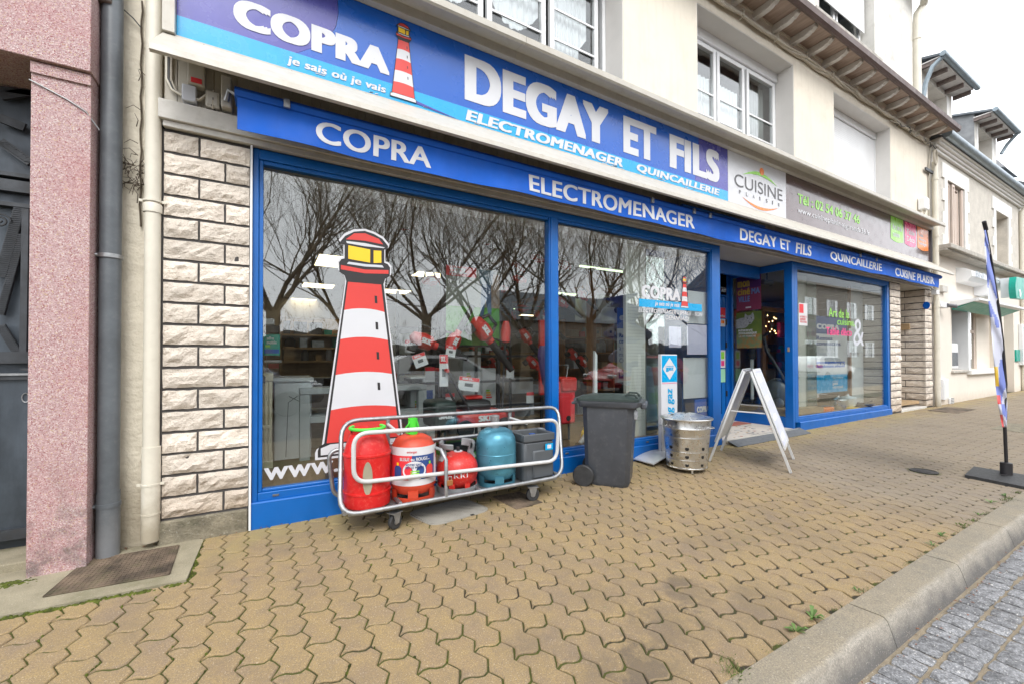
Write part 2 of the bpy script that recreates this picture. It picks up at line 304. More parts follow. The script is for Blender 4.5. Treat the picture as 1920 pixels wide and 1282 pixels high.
# ------------------------------------------------------------------ mesh builder
class MB:
    def __init__(s): s.v = []; s.f = []; s.mi = []; s.mats = []; s.cur = 0
    def use(s, k):
        m = K[k] if isinstance(k, str) else k
        if m not in s.mats: s.mats.append(m)
        s.cur = s.mats.index(m); return s
    def add(s, vs, fs):
        o = len(s.v); s.v += [tuple(v) for v in vs]
        for f in fs: s.f.append(tuple(i+o for i in f)); s.mi.append(s.cur)
        return s
    def box(s, x0, y0, z0, x1, y1, z1):
        x0, x1 = sorted((x0, x1)); y0, y1 = sorted((y0, y1)); z0, z1 = sorted((z0, z1))
        return s.add([(x0,y0,z0),(x1,y0,z0),(x1,y1,z0),(x0,y1,z0),(x0,y0,z1),(x1,y0,z1),(x1,y1,z1),(x0,y1,z1)],
                     [(0,3,2,1),(4,5,6,7),(0,1,5,4),(1,2,6,5),(2,3,7,6),(3,0,4,7)])
    def quad(s, a, b, c, d): return s.add([a, b, c, d], [(0, 1, 2, 3)])
    def prism(s, pts, a):      # pts extruded by the vector a
        n = len(pts); P0 = [Vector(p) for p in pts]; off = Vector(a)
        vs = P0+[p+off for p in P0]
        fs = [tuple(reversed(range(n))), tuple(range(n, 2*n))]+[(i, (i+1) % n, n+(i+1) % n, n+i) for i in range(n)]
        return s.add(vs, fs)
    def slab(s, poly, z0, z1):
        n = len(poly); vs = [(p[0], p[1], z0) for p in poly]+[(p[0], p[1], z1) for p in poly]
        return s.add(vs, [tuple(reversed(range(n))), tuple(range(n, 2*n))]+[(i, (i+1) % n, n+(i+1) % n, n+i) for i in range(n)])
    def face(s, poly, Y, t):       # poly in (x,z), a plate of thickness t whose front is at Y
        n = len(poly); vs = [(p[0], Y, p[1]) for p in poly]+[(p[0], Y+t, p[1]) for p in poly]
        return s.add(vs, [tuple(range(n)), tuple(reversed(range(n, 2*n)))]+[(i, n+i, n+(i+1) % n, (i+1) % n) for i in range(n)])
    def tube(s, path, r, n=8, closed=False, cap=True):
        P = [Vector(p) for p in path]; m = len(P); rr = r if isinstance(r, (list, tuple)) else [r]*m
        base = len(s.v); ref = None
        for i, p in enumerate(P):
            if closed: d = P[(i+1) % m]-P[i-1]
            else: d = P[min(i+1, m-1)]-P[max(i-1, 0)]
            d.normalize()
            if ref is None: ref = Vector((0, 0, 1)) if abs(d.z) < .9 else Vector((1, 0, 0))
            u = (ref-d*ref.dot(d))
            if u.length < 1e-4: u = Vector((1, .3, .2)).cross(d)
            u.normalize(); w = d.cross(u); ref = u
            for k in range(n):
                a = 2*math.pi*k/n; q = p+(u*math.cos(a)+w*math.sin(a))*rr[i]; s.v.append(tuple(q))
        seg = m if closed else m-1
        for i in range(seg):
            j = (i+1) % m
            for k in range(n):
                k2 = (k+1) % n; s.f.append((base+i*n+k, base+i*n+k2, base+j*n+k2, base+j*n+k)); s.mi.append(s.cur)
        if cap and not closed:
            s.f.append(tuple(base+k for k in reversed(range(n)))); s.mi.append(s.cur)
            s.f.append(tuple(base+(m-1)*n+k for k in range(n))); s.mi.append(s.cur)
        return s
    def lathe(s, prof, cx=0, cy=0, cz=0, n=28, axis='z', cap=True, a0=0, a1=2*math.pi):
        base = len(s.v); full = abs(a1-a0-2*math.pi) < 1e-6; m = n if full else n+1
        for r, h in prof:
            for k in range(m):
                a = a0+(a1-a0)*k/n; x, y = r*math.cos(a), r*math.sin(a)
                s.v.append((cx+x, cy+y, cz+h) if axis == 'z' else ((cx+x, cy+h, cz+y) if axis == 'y' else (cx+h, cy+x, cz+y)))
        for i in range(len(prof)-1):
            for k in range(n):
                k2 = (k+1) % m; s.f.append((base+i*m+k, base+i*m+k2, base+(i+1)*m+k2, base+(i+1)*m+k)); s.mi.append(s.cur)
        if cap and full:
            if prof[0][0] > 1e-5: s.f.append(tuple(base+k for k in reversed(range(m)))); s.mi.append(s.cur)
            if prof[-1][0] > 1e-5: s.f.append(tuple(base+(len(prof)-1)*m+k for k in range(m))); s.mi.append(s.cur)
        return s
    def build(s, name, k=None, parent=None, smooth=True, bev=0., mtx=None, me_only=False):
        if k is not None: s.mats = [K[k] if isinstance(k, str) else k]; s.mi = [0]*len(s.f)
        me = bpy.data.meshes.new(name); vs = s.v if mtx is None else [tuple(mtx @ Vector(v)) for v in s.v]
        me.from_pydata(vs, [], s.f)
        for m in s.mats: me.materials.append(m)
        me.polygons.foreach_set('material_index', s.mi)
        if smooth:
            me.polygons.foreach_set('use_smooth', [True]*len(s.f)); me.set_sharp_from_angle(angle=rad(38))
        me.update()
        if me_only: return me
        return link(name, me, parent, bev)
def link(name, me, parent=None, bev=0.):
    o = bpy.data.objects.new(name, me); COL.objects.link(o)
    if parent is not None: adopt(o, parent)
    if bev:
        b = o.modifiers.new('bevel', 'BEVEL'); b.width = bev; b.segments = 2; b.limit_method = 'ANGLE'; b.angle_limit = rad(40)
    return o
LOC = {}
def adopt(o, parent):
    o.parent = parent; o.matrix_parent_inverse = Matrix.Translation(-LOC.get(parent.name, Vector((0, 0, 0))))
def tag(o, label=None, cat=None, group=None, kind=None):
    if label: o['label'] = label
    if cat: o['category'] = cat
    if group: o['group'] = group
    if kind: o['kind'] = kind
    return o
def thing(name, label, cat, loc=(0, 0, 0), group=None):
    o = bpy.data.objects.new(name, None); COL.objects.link(o); o.location = loc; LOC[o.name] = Vector(loc); o.empty_display_size = .1
    return tag(o, label, cat, group)
def copy_thing(root, delta, label):
    r = root.copy(); COL.objects.link(r); r.location = Vector(root.location)+Vector(delta); LOC[r.name] = r.location.copy()
    r['label'] = label
    for c in list(root.children):
        c2 = c.copy(); COL.objects.link(c2); c2.parent = r
        for g in list(c.children):
            g2 = g.copy(); COL.objects.link(g2); g2.parent = c2
    return r
def B(name, k, parent, x0, y0, z0, x1, y1, z1, bev=0., mtx=None):
    return MB().box(x0, y0, z0, x1, y1, z1).build(name, k, parent, smooth=bool(bev), bev=bev, mtx=mtx)

# lettering: the built-in font, fitted to a box (x0,z0)-(x1,z1) on a plane of constant y, facing the street
def text(s, x0, z0, x1, z1, Y, k, parent, name='lettering', bold=0., shear=0., mtx=None, vertical=False, ext=.0015):
    heavy = bold*1.75; bold = 0
    cu = bpy.data.curves.new('t', 'FONT'); cu.body = s; cu.size = 1; cu.offset = bold; cu.shear = shear; cu.extrude = 0; cu.resolution_u = 6
    cu.space_line = .95; cu.space_character = 1+heavy*1.5
    o = bpy.data.objects.new('t', cu); COL.objects.link(o)
    dg = bpy.context.evaluated_depsgraph_get(); me = bpy.data.meshes.new_from_object(o.evaluated_get(dg))
    bpy.data.objects.remove(o); bpy.data.curves.remove(cu)
    xs = [v.co.x for v in me.vertices]; ys = [v.co.y for v in me.vertices]
    if heavy > 0:
        bm0 = [(v.co.x, v.co.y) for v in me.vertices]; f0 = [tuple(p.vertices) for p in me.polygons]; vs, fs = [], []
        for q, (ix, iy) in enumerate([(-1, -1), (0, -1), (1, -1), (-1, 0), (1, 0), (-1, 1), (0, 1), (1, 1), (0, 0)]):
            dx, dy = heavy*ix, heavy*.42*iy; o_ = len(vs)
            vs += [(x+dx, y+dy, q*1.0) for x, y in bm0]; fs += [tuple(i+o_ for i in f) for f in f0]
        me = bpy.data.meshes.new('t'); me.from_pydata(vs, [], fs); xs = [v.co.x for v in me.vertices]; ys = [v.co.y for v in me.vertices]
    ax, bx, ay, by = min(xs), max(xs), min(ys), max(ys)
    for v in me.vertices:
        u = (v.co.x-ax)/(bx-ax); w = (v.co.y-ay)/(by-ay)
        if vertical: u, w = 1-w, u
        p = Vector((x0+(x1-x0)*u, Y-(v.co.z*.00006 if heavy > 0 else 0), z0+(z1-z0)*w)); v.co = (mtx @ p) if mtx else p
    me.materials.clear(); me.materials.append(K[k] if isinstance(k, str) else k); me.name = name
    me.polygons.foreach_set('material_index', [0]*len(me.polygons))
    return link(name, me, parent)

# ================================================================== SETTING
def ground_sheet():
    m = MB()
    xs = [-60, -8, -2, 0, 2, 4, 6, 10, 16, 26, 60, 200]; ys = [-2.5, -2, -1.5, -1, -.5, 0.02, 2.6]
    for i in range(len(xs)-1):
        for j in range(len(ys)-1):
            a, b, c, d = (xs[i], ys[j]), (xs[i+1], ys[j]), (xs[i+1], ys[j+1]), (xs[i], ys[j+1])
            m.quad(*[(p[0], p[1], gz(max(p[0], -8), min(p[1], 0))-.0085) for p in (a, b, c, d)])
    return tag(m.build('pavement', 'bed'), 'block paved pavement in front of the shop, moss in its joints', kind='structure')
pavement = ground_sheet()
RZ = lambda x: gz(x, -2.48)-.115
def road_sheet():
    m = MB()
    xs = [-300, -8, -2, 0, 2, 4, 6, 10, 16, 26, 60, 400]; ys = [-400, -40, -4.6, -2.6]
    for i in range(len(xs)-1):
        for j in range(len(ys)-1):
            dz = .006 if j < 2 else 0
            m.quad(*[(p[0], p[1], RZ(min(max(p[0], -8), 26))-.013-(.0 if p[1] > -5 else .01)) for p in ((xs[i], ys[j]), (xs[i+1], ys[j]), (xs[i+1], ys[j+1]), (xs[i], ys[j+1]))])
    m.use('settbed'); 
    o = m.build('road'); o.data.materials.clear(); o.data.materials.append(K['settbed']); o.data.materials.append(K['asphalt'])
    for p in o.data.polygons: p.material_index = 0 if p.center.y > -4.6 else 1
    return tag(o, 'street with a granite sett gutter beside the kerb and asphalt beyond', kind='structure')
road = road_sheet()

# --- pavers: zigzag long sides, waved short sides, in a half bond
PW, PL, ZA, GAP = .1255, .251, .0155, .0040
def zig(y):
    t = (y/(PL/2)) % 1.0
    return ZA*(4*t-1 if t < .5 else 3-4*t)
def wavej(u): return .0125*math.sin(2*math.pi*(u-.02))-.004*(u-.5)
def paver_outline():
    ys = [-PL/2+PL*i/8 for i in range(9)]
    right = [(PW/2+zig(y+.0)-GAP, y) for y in ys]; left = [(-PW/2+zig(y)+GAP, y) for y in ys]
    top = [(-PW/2+PW*u+zig(PL/2), PL/2+wavej(u)-GAP*1.55) for u in (.8, .6, .4, .2)]
    bot = [(-PW/2+PW*u+zig(-PL/2), -PL/2+wavej(u)+GAP*1.55) for u in (.2, .4, .6, .8)]
    right[0] = (right[0][0], right[0][1]+wavej(1)+GAP*1.55); left[0] = (left[0][0], left[0][1]+wavej(0)+GAP*1.55)
    right[-1] = (right[-1][0], right[-1][1]+wavej(1)-GAP*1.55); left[-1] = (left[-1][0], left[-1][1]+wavej(0)-GAP*1.55)
    return right+top+left[::-1]+bot
OUT = paver_outline()
def ring_mesh(m, poly, ox, oy, zf, thick=.014, bev=.0050, drop=.0045):
    n = len(poly); cx = sum(p[0] for p in poly)/n; cy = sum(p[1] for p in poly)/n
    ins = []
    for i in range(n):
        a, b, c = poly[i-1], poly[i], poly[(i+1) % n]
        e1 = Vector((b[0]-a[0], b[1]-a[1])); e2 = Vector((c[0]-b[0], c[1]-b[1]))
        if e1.length < 1e-6: e1 = e2.copy()
        if e2.length < 1e-6: e2 = e1.copy()
        nn = Vector((-e1.y, e1.x)).normalized()+Vector((-e2.y, e2.x)).normalized()
        if nn.length < 1e-6: nn = Vector((cx-b[0], cy-b[1]))
        nn.normalize(); ins.append((b[0]+nn.x*bev, b[1]+nn.y*bev))
    vs = [(p[0]+ox, p[1]+oy, zf(p[0]+ox, p[1]+oy)) for p in ins]+[(p[0]+ox, p[1]+oy, zf(p[0]+ox, p[1]+oy)-drop) for p in poly]+[(p[0]+ox, p[1]+oy, zf(p[0]+ox, p[1]+oy)-thick) for p in poly]
    fs = [tuple(range(n))]+[(i, n+i, n+(i+1) % n, (i+1) % n) for i in range(n)]+[(n+i, 2*n+i, 2*n+(i+1) % n, n+(i+1) % n) for i in range(n)]
    m.add(vs, fs)
PMESH = []
for k in range(3):
    m = MB(); rr = random.Random(k)
    po = [(x+rr.uniform(-.0012, .0012), y+rr.uniform(-.0012, .0012)) for x, y in OUT]
    ring_mesh(m, po, 0, 0, lambda x, y: 0); PMESH.append(m.build('paving_block', 'paver', me_only=True))
def clip(poly, f):
    out = []; n = len(poly)
    for i in range(n):
        a, b = poly[i], poly[(i+1) % n]; fa, fb = f(a), f(b)
        if fa >= 0: out.append(a)
        if fa*fb < 0:
            t = fa/(fa-fb); out.append((a[0]+(b[0]-a[0])*t, a[1]+(b[1]-a[1])*t))
    return out
KERBY = -2.478
def inview(x, y, z, mg=60):
    d = Vector((x, y, z))-CAM; dz = d.dot(fwd)
    if dz < .15: return None
    px = CX+FPX*d.dot(r2)/dz; py = CY-FPX*d.dot(u2)/dz
    return (px, py, dz) if -mg < px < 1920+mg and -mg < py < 1282+mg else None
blocks = []
for ci in range(-24, 340):
    for cj in range(-12, 2):
        cy = cj*PL+(PL/2 if ci % 2 else 0)+.043; cx = .066+ci*PW-.024*(cy+.85)
        if cy-PL/2 < KERBY-PL or cy-PL/2 > .0: continue
        if cx < -.42+PW/2*0 and cy-PL/2 > -.60+.05*(cx+.4)*0: continue
        v = inview(cx, cy, gz(cx, cy), 110)
        if not v or cx > 40: continue
        blocks.append((v[2], cx, cy))
blocks.sort()
nind = 0; far = MB().use('paver'); rp = random.Random(3)
def jit(cx, cy): return (rp.uniform(-.0022, .0015), rp.uniform(-.010, .010), rp.uniform(-.010, .010))
for dz, cx, cy in blocks:
    j = jit(cx, cy)
    cut_k = cy-PL/2-.02 < KERBY; cut_f = cy+PL/2+.02 > 0; cut_s = cx < -.30 and cy+PL/2+.03 > -.585
    if nind < 298 and not (cut_k or cut_f or cut_s):
        o = bpy.data.objects.new('paving_block', PMESH[nind % 3]); COL.objects.link(o); o.parent = pavement
        o.location = (cx, cy, gz(cx, cy)+j[0]); o.rotation_euler = (math.atan(.035)+j[1]*.7, -math.atan(.007)+j[2]*.7, rad(1.35)+rp.uniform(-.006, .006)); nind += 1
    else:
        po = [(x*1+.0235*-y, y) for x, y in OUT]
        if cut_k: po = clip(po, lambda p: p[1]+cy-KERBY)
        if cut_f: po = clip(po, lambda p: -.004-(p[1]+cy))
        if cut_s:
            if cx < -.30-.12: po = clip(po, lambda p: -.585-(p[1]+cy))
            elif cy > -.585: po = clip(po, lambda p: p[0]+cx+.395)
        if len(po) < 3: continue
        area = abs(sum(po[i-1][0]*po[i][1]-po[i][0]*po[i-1][1] for i in range(len(po))))/2
        if area < .0008: continue
        cl = [po[0]]
        for p in po[1:]:
            if abs(p[0]-cl[-1][0])+abs(p[1]-cl[-1][1]) > .002: cl.append(p)
        ring_mesh(far, cl, cx, cy, lambda x, y: gz(x, y)+j[0]+j[1]*(y-cy)*.6+j[2]*(x-cx)*.6)
fo = far.build('distant_paving_blocks', None, pavement); tag(fo, kind='stuff')

# --- kerb of granite stones
kerb = thing('kerb', 'pale granite kerb stones between the paving and the setts', 'kerb', (4, -2.55, -.1)); kerb['kind'] = 'structure'; del kerb['category']
xk = -1.55
rk = random.Random(5)
while xk < 30:
    L_ = 1.0+rk.uniform(-.03, .06); x0, x1 = xk+.004, xk+L_-.004; m = MB().use('kerb'); n = 9
    rows = []
    for i in range(n+1):
        x = x0+(x1-x0)*i/n; w = noise.noise(Vector((x*3.1, 1, 0)))*.008; w2 = noise.noise(Vector((x*2.3, 5, 0)))*.010
        zt = gz(x, -2.48)
        rows.append([(x-.02, -2.474, zt-.09), (x-.02, -2.474, zt+.001), (x-.012, -2.56, zt+.0012), (x-.004, -2.598+w*.8, zt-.0005), (x, -2.612+w*.8, zt-.0045), (x, -2.622+w*.8, zt-.013), (x, -2.628+w2*.7, zt-.026), (x, -2.637+w2*.4, zt-.05), (x, -2.672, zt-.16)])
    for r in rows: m.v += r
    q = len(rows[0])
    for i in range(n):
        for k_ in range(q-1): m.f.append((i*q+k_, (i+1)*q+k_, (i+1)*q+k_+1, i*q+k_+1)); m.mi.append(0)
    m.f.append(tuple(range(q))); m.mi.append(0); m.f.append(tuple(n*q+k_ for k_ in reversed(range(q)))); m.mi.append(0)
    m.build('kerb_stone', None, kerb); xk += L_
# --- setts: rows of hand split granite
SM = []
for k in range(8):
    m = MB().use('sett'); rr = random.Random(40+k); n = 5
    for i in range(n+1):
        for j in range(n+1):
            u, v = i/n, j/n; ed = min(u, v, 1-u, 1-v); c = .12
            x = (u-.5); y = (v-.5); q = 1-.07*(abs(2*x)**3*abs(2*y)**3)
            wob = 1+.05*noise.noise(Vector((u*3, v*3, k*7.1)))*(1 if ed == 0 else 0)
            z = (-.007 if ed == 0 else 0)+.0045*noise.noise(Vector((u*4, v*4, k*3.7)))+.002*noise.noise(Vector((u*9, v*9, k*1.7)))
            m.v.append((x*q*wob, y*q*wob, z))
    for i in range(n):
        for j in range(n): a = i*(n+1)+j; m.f.append((a, a+n+1, a+n+2, a+1)); m.mi.append(0)
    rim = [i*(n+1) for i in range(n+1)]+[n*(n+1)+j for j in range(1, n+1)]+[i*(n+1)+n for i in range(n-1, -1, -1)]+[j for j in range(n-1, 0, -1)]
    b0 = len(m.v)
    for r_ in rim: x, y, z = m.v[r_]; m.v.append((x*1.02, y*1.02, -.03))
    for i in range(len(rim)): j = (i+1) % len(rim); m.f.append((rim[i], rim[j], b0+j, b0+i)); m.mi.append(0)
    SM.append(m.build('sett', None, me_only=True))
rs = random.Random(8); setts = []
for row in range(14):
    yc = -2.735-row*.118; x = .6+rs.uniform(0, .1)
    while x < 20:
        w = rs.uniform(.085, .135); setts.append((x+w/2, yc+rs.uniform(-.004, .004), w-.008, .118-.010+rs.uniform(-.005, .004))); x += w
setts = [(inview(a, b, RZ(a), 40), a, b, c, d) for a, b, c, d in setts]; setts = sorted([s_ for s_ in setts if s_[0]], key=lambda s_: s_[0][2])
fs_ = MB().use('sett')
for i, (v, a, b, c, d) in enumerate(setts):
    zz = RZ(a)+rs.uniform(-.003, .002)
    if i < 290:
        o = bpy.data.objects.new('sett', SM[i % 8]); COL.objects.link(o); o.parent = road; o.location = (a, b, zz); o.scale = (c, d, 1)
        o.rotation_euler = (rs.uniform(-.03, .03), rs.uniform(-.03, .03), rs.uniform(-.06, .06)+(math.pi if rs.random() < .5 else 0))
    else:
        me = SM[i % 8]; mt = Matrix.Translation((a, b, zz)) @ Matrix.Diagonal((c, d, 1, 1)); fs_.add([mt @ v_.co for v_ in me.vertices], [tuple(p.vertices) for p in me.polygons])
if fs_.v: tag(fs_.build('distant_setts', None, road), kind='stuff')

# ================================================================== SHOP BUILDING
XL, XR = -.615, 12.985
bld = thing('shop_building', 'cream rendered two storey building over the blue shopfront', 'building', (6, 1, 0))
def wall_with_openings(x0, x1, z0, z1, y0, y1, ops):
    m = MB(); xs = sorted({x0, x1, *[o[0] for o in ops], *[o[1] for o in ops]}); zs = sorted({z0, z1, *[o[2] for o in ops], *[o[3] for o in ops]})
    for i in range(len(xs)-1):
        for j in range(len(zs)-1):
            cx, cz = (xs[i]+xs[i+1])/2, (zs[j]+zs[j+1])/2
            if any(o[0] < cx < o[1] and o[2] < cz < o[3] for o in ops): continue
            m.box(xs[i], y0, zs[j], xs[i+1], y1, zs[j+1])
    return m
W1, W2, W3 = (.55, 3.49, 4.25, 5.82), (4.80, 7.175, 4.25, 5.82), (8.48, 10.84, 4.25, 5.81)
wall_with_openings(XL, XR, 3.3, 6.5, 0.0, .34, [W1, W2, W3]).build('upper_wall', 'cream', bld, smooth=False)
for w in (W1, W2, W3):
    m = MB().use('reveal'); x0, x1, z0, z1 = w; e = .002
    m.box(x1-.012, .004, z0, x1-e, .33, z1-e).box(x0+e, .004, z0, x0+.012, .33, z1-e).box(x0+.012, .004, z1-.012, x1-.012, .33, z1-e)
    m.build('window_reveal', None, bld, smooth=False)
B('window_sill', 'reveal', bld, W1[0], -.02, 4.19, W1[1], .3, 4.25); B('window_sill', 'reveal', bld, W2[0], -.02, 4.19, W2[1], .3, 4.25); B('window_sill', 'reveal', bld, W3[0], -.02, 4.19, W3[1], .3, 4.25)
# side walls, back, roof of the main house
B('side_wall', 'cream', bld, XR-.3, .34, 2.9, XR-.002, 9, 6.5); B('side_wall', 'cream', bld, XL+.002, .34, 2.9, XL+.3, 9, 6.5); B('rear_wall', 'cream', bld, XL, 9, 0, XR, 9.3, 6.5)
rf = MB().use('slate').prism([(XL-.1, -.35, 6.24), (XL-.1, 9.5, 6.24), (XL-.1, 9.5, 6.5), (XL-.1, 4.5, 9.6), (XL-.1, -.35, 6.32)], (XR-XL+.2, 0, 0)); rf.build('roof', None, bld, smooth=False)
# upper windows (frame, leaves, panes, bars)
def house_window(x0, x1, z0, z1, Y, leaves, bars, parent, caset=.0, curtains=()):
    fr = MB().use('pvc'); t = .05
    fr.box(x0, Y, z0, x0+t, Y+.07, z1).box(x1-t, Y, z0, x1, Y+.07, z1).box(x0+t, Y, z1-t, x1-t, Y+.07, z1).box(x0+t, Y, z0, x1-t, Y+.07, z0+t)
    f = fr.build('window_frame', None, parent, smooth=True, bev=.004)
    if caset: B('shutter_box', 'pvc', f, x0-.01, Y-.03, z1+.003, x1+.01, Y+.1, z1+caset, bev=.006)
    for (a, b) in leaves:
        lf = MB().use('pvc'); s = .058; y0 = Y-.018
        lf.box(a, y0, z0+.03, a+s, y0+.05, z1-.03).box(b-s, y0, z0+.03, b, y0+.05, z1-.03).box(a+s, y0, z1-.03-s, b-s, y0+.05, z1-.03).box(a+s, y0, z0+.03, b-s, y0+.05, z0+.03+s)
        lf.build('sash', None, f, smooth=True, bev=.004)
        gb = MB().use('pvc')
        for zb in bars: gb.box(a+s+.001, y0+.010, zb-.012, b-s-.001, y0+.024, zb+.012)
        gb.build('glazing_bar', None, f, smooth=False)
        B('pane', 'glass2', f, a+s, y0+.026, z0+.03+s, b-s, y0+.031, z1-.03-s)
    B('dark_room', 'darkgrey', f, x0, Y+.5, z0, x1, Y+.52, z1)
    return f
zw1 = 5.66
# curtain cloth with a gentle fold
K['net'] = mat('net_curtain', (.80, .81, .83), .9, var=.05)
K['netgrey'] = mat('grey_blind_cloth', (.30, .32, .31), .9, var=.1)
def curtain(x0, x1, zfun, z1, Y, parent, k='net', name='net_curtain'):
    m = MB(); n = 40
    for i in range(n+1):
        x = x0+(x1-x0)*i/n; y = Y+.012*math.sin(i*1.1)+.006*math.sin(i*2.7); m.v += [(x, y, zfun((x-x0)/(x1-x0))), (x, y, z1), (x, y+.003, z1), (x, y+.003, zfun((x-x0)/(x1-x0)))]
    for i in range(n):
        a = i*4; b = a+4
        for p, q in ((0, 1), (1, 2), (2, 3), (3, 0)): m.f.append((a+p, b+p, b+q, a+q)); m.mi.append(0)
    return m.build(name, k, parent)
LX = lambda px, Y=.27: at(px, 60, Y).x
w1f = house_window(W1[0]+.02, W1[1]-.02, 4.27, zw1, .27, [(LX(800), LX(905)), (LX(912), LX(1022)), (LX(1030), LX(1120))], [4.72, 5.06, 5.40], bld, .15)
scal = lambda lo, a, n: (lambda u: lo+a*(1-math.sin(math.pi*u))+.012*abs(math.sin(u*math.pi*n)))
for a, b in ((LX(805), LX(900)), (LX(918), LX(1016)), (LX(1036), LX(1106))): curtain(a, b, scal(4.68, .25, 9), 5.6, .34, w1f)
curtain(LX(1034), LX(1090), lambda u: 4.3, 5.08, .33, w1f, name='cloth_panel')
w2f = house_window(W2[0]+.02, W2[1]-.02, 4.27, zw1, .27, [(4.86, 5.57), (5.60, 6.27), (6.33, 7.10)], [4.62, 4.95, 5.28][:2], bld, .15)
curtain(4.92, 5.52, lambda u: 4.3, 5.23, .34, w2f, name='cloth_panel'); curtain(5.66, 6.2, lambda u: 4.3, 5.23, .34, w2f, name='cloth_panel')
curtain(6.34, 6.42, lambda u: 4.3, 5.2, .34, w2f, name='cloth_panel'); curtain(6.4, 7.05, lambda u: 4.3, 5.6, .42, w2f, 'netgrey', 'grey_blind')
sh = thing('roller_shutter', 'closed white roller shutter in the third first floor window', 'shutter', (9.66, .25, 5))
for i in range(38): B('shutter_slat', 'pvc', sh, W3[0]+.06, .25, 4.27+i*.0365, W3[1]-.05, .262, 4.27+i*.0365+.034)
B('guide_rail', 'pvc', sh, W3[0]+.015, .235, 4.26, W3[0]+.058, .275, 5.66); B('guide_rail', 'pvc', sh, W3[1]-.048, .235, 4.26, W3[1]-.015, .275, 5.66); B('shutter_box', 'pvc', sh, W3[0]+.015, .22, 5.663, W3[1]-.015, .33, 5.795, bev=.006)

# eaves: boarded soffit, carved rafter ends, brown gutter, cable bundle
B('eaves_board', 'soffitwood', bld, XL-.1, -.37, 6.205, XR+.12, .0, 6.225)
B('wall_plate', 'cream', bld, XL, -.02, 6.17, XR, -.001, 6.203)
cm = MB().use('corbel')
prof = [(0.0, 6.20), (0.0, 6.095), (-.20, 6.10), (-.25, 6.11), (-.28, 6.13), (-.295, 6.125), (-.32, 6.145), (-.35, 6.165), (-.36, 6.20)]
cm.prism([(0, y, z) for y, z in prof], (.085, 0, 0)); cme = cm.build('rafter_end', None, me_only=True, smooth=False)
x = 8.123-.508*17
while x < XR-.02:
    o = link('rafter_end', cme, bld); o.matrix_parent_inverse = Matrix.Translation(-LOC[bld.name]); o.location = (x-.04, 0, 0); x += .508
gut = MB().use('gutterbrown')
gp = [(-.37, 6.235), (-.375, 6.16), (-.40, 6.125), (-.435, 6.12), (-.465, 6.15), (-.475, 6.23), (-.46, 6.235), (-.45, 6.16), (-.425, 6.14), (-.40, 6.145), (-.385, 6.17), (-.382, 6.235)]
gut.prism([(XL-.15, y, z+.02) for y, z in gp], (XR-XL+.32, 0, 0)); gut.build('gutter', None, bld, smooth=False)
B('fascia_board', 'gutterbrown', bld, XL-.12, -.385, 6.19, XR+.13, -.372, 6.24)
cab = thing('overhead_cables', 'bundle of pale cables clipped under the eaves and looped at the corner', 'cables', (8, -.06, 6))
rc = random.Random(11)
for k in range(5):
    pts = []; 
    for i in range(0, 62):
        x = XL+.3+i*.215; u = (i % 4)/4; pts.append((x, -.045-.02*math.sin(k*1.7+i*.5), 5.99+.022*math.cos(k*1.3+i*.8)-.025*math.sin(math.pi*u)))
    MB().tube(pts, .014+.003*(k % 2), 6).build('cable', 'cable', cab)
for i in range(0, 62, 4):
    x = XL+.3+i*.215; MB().tube([(x, -.02, 5.93), (x, -.085, 5.95), (x, -.085, 6.04), (x, -.01, 6.06)], .008, 5).build('clip', 'cable', cab)
for k in range(26):
    x = rc.uniform(10.2, 12.9); pts = [(x+d*.12, -.06+rc.uniform(-.03, .03), 5.95+rc.uniform(-.06, .05)) for d in range(4)]; MB().tube(pts, .008, 5).build('cable', 'cable' if k % 3 else 'cabledark', cab)
for k in range(5):
    a0 = rc.uniform(0, 3); pts = [(12.93+.10*math.cos(a0+t*.9)*(1-.02*t), -.10-.02*k*.3, 5.66+.17*math.sin(a0+t*.9)) for t in range(9)]; MB().tube(pts, .008, 5).build('cable_loop', 'cable', cab)
for k in range(4):
    xx = 12.82+.022*k; MB().tube([(xx+.05, -.05, 5.9), (xx, -.035, 5.4), (xx+.008*math.sin(k), -.03, 4.9), (xx, -.03, 4.35)], .008, 5).build('cable_drop', 'cabledark' if k % 2 else 'cable', cab)
MB().tube([(-.66, -.02, 3.9), (-.655, -.03, 3.0), (-.64, -.04, 2.8)], .006, 5).build('cable_drop', 'cabledark', cab)
# dormer storey above the eaves
dm = thing('dormer_storey', 'rendered dormer above the eaves with a half lowered roller shutter', 'dormer', (11, .3, 7.5))
DX0, DX1, DY = 7.0, 12.6, .1
p_r = at(1711, 60, DY); DX1 = p_r.x
wx0, wx1 = at(1536, 40, DY).x, at(1640, 100, DY).x
wz0 = at(1640, 118, DY).z
wall_with_openings(DX0-3, DX1, 6.5, 9.45, DY, DY+.3, [(wx0, wx1, wz0, 9.0)]).build('wall', 'dormer', dm, smooth=False)
B('side_wall', 'dormer', dm, DX1-.3, DY+.3, 6.4, DX1-.001, 4.5, 9.45)
B('window_sill', 'ledge', dm, wx0-.35, DY-.12, wz0-.10, at(1655, 118, DY-.12).x, DY-.001, wz0-.0)
fx0, fx1 = wx0+.0, wx1-.02
wf = house_window(fx0, fx1, wz0+.01, wz0+1.9, DY+.22, [(fx0+.06, (fx0+fx1)/2-.03), ((fx0+fx1)/2+.03, fx1-.06)], [], dm)
for i in range(30): B('shutter_slat', 'pvc', wf, fx0+.05, DY+.14, wz0+.66+i*.045, fx1-.04, DY+.155, wz0+.66+i*.045+.042)
B('roof', 'slate', dm, DX0-3, -.35, 9.5, DX1+.25, 4.6, 9.56); 
for i in range(10): B('rafter', 'rafter', dm, DX1-.1-i*.55, -.3, 9.35, DX1-.02-i*.55, .1, 9.497)
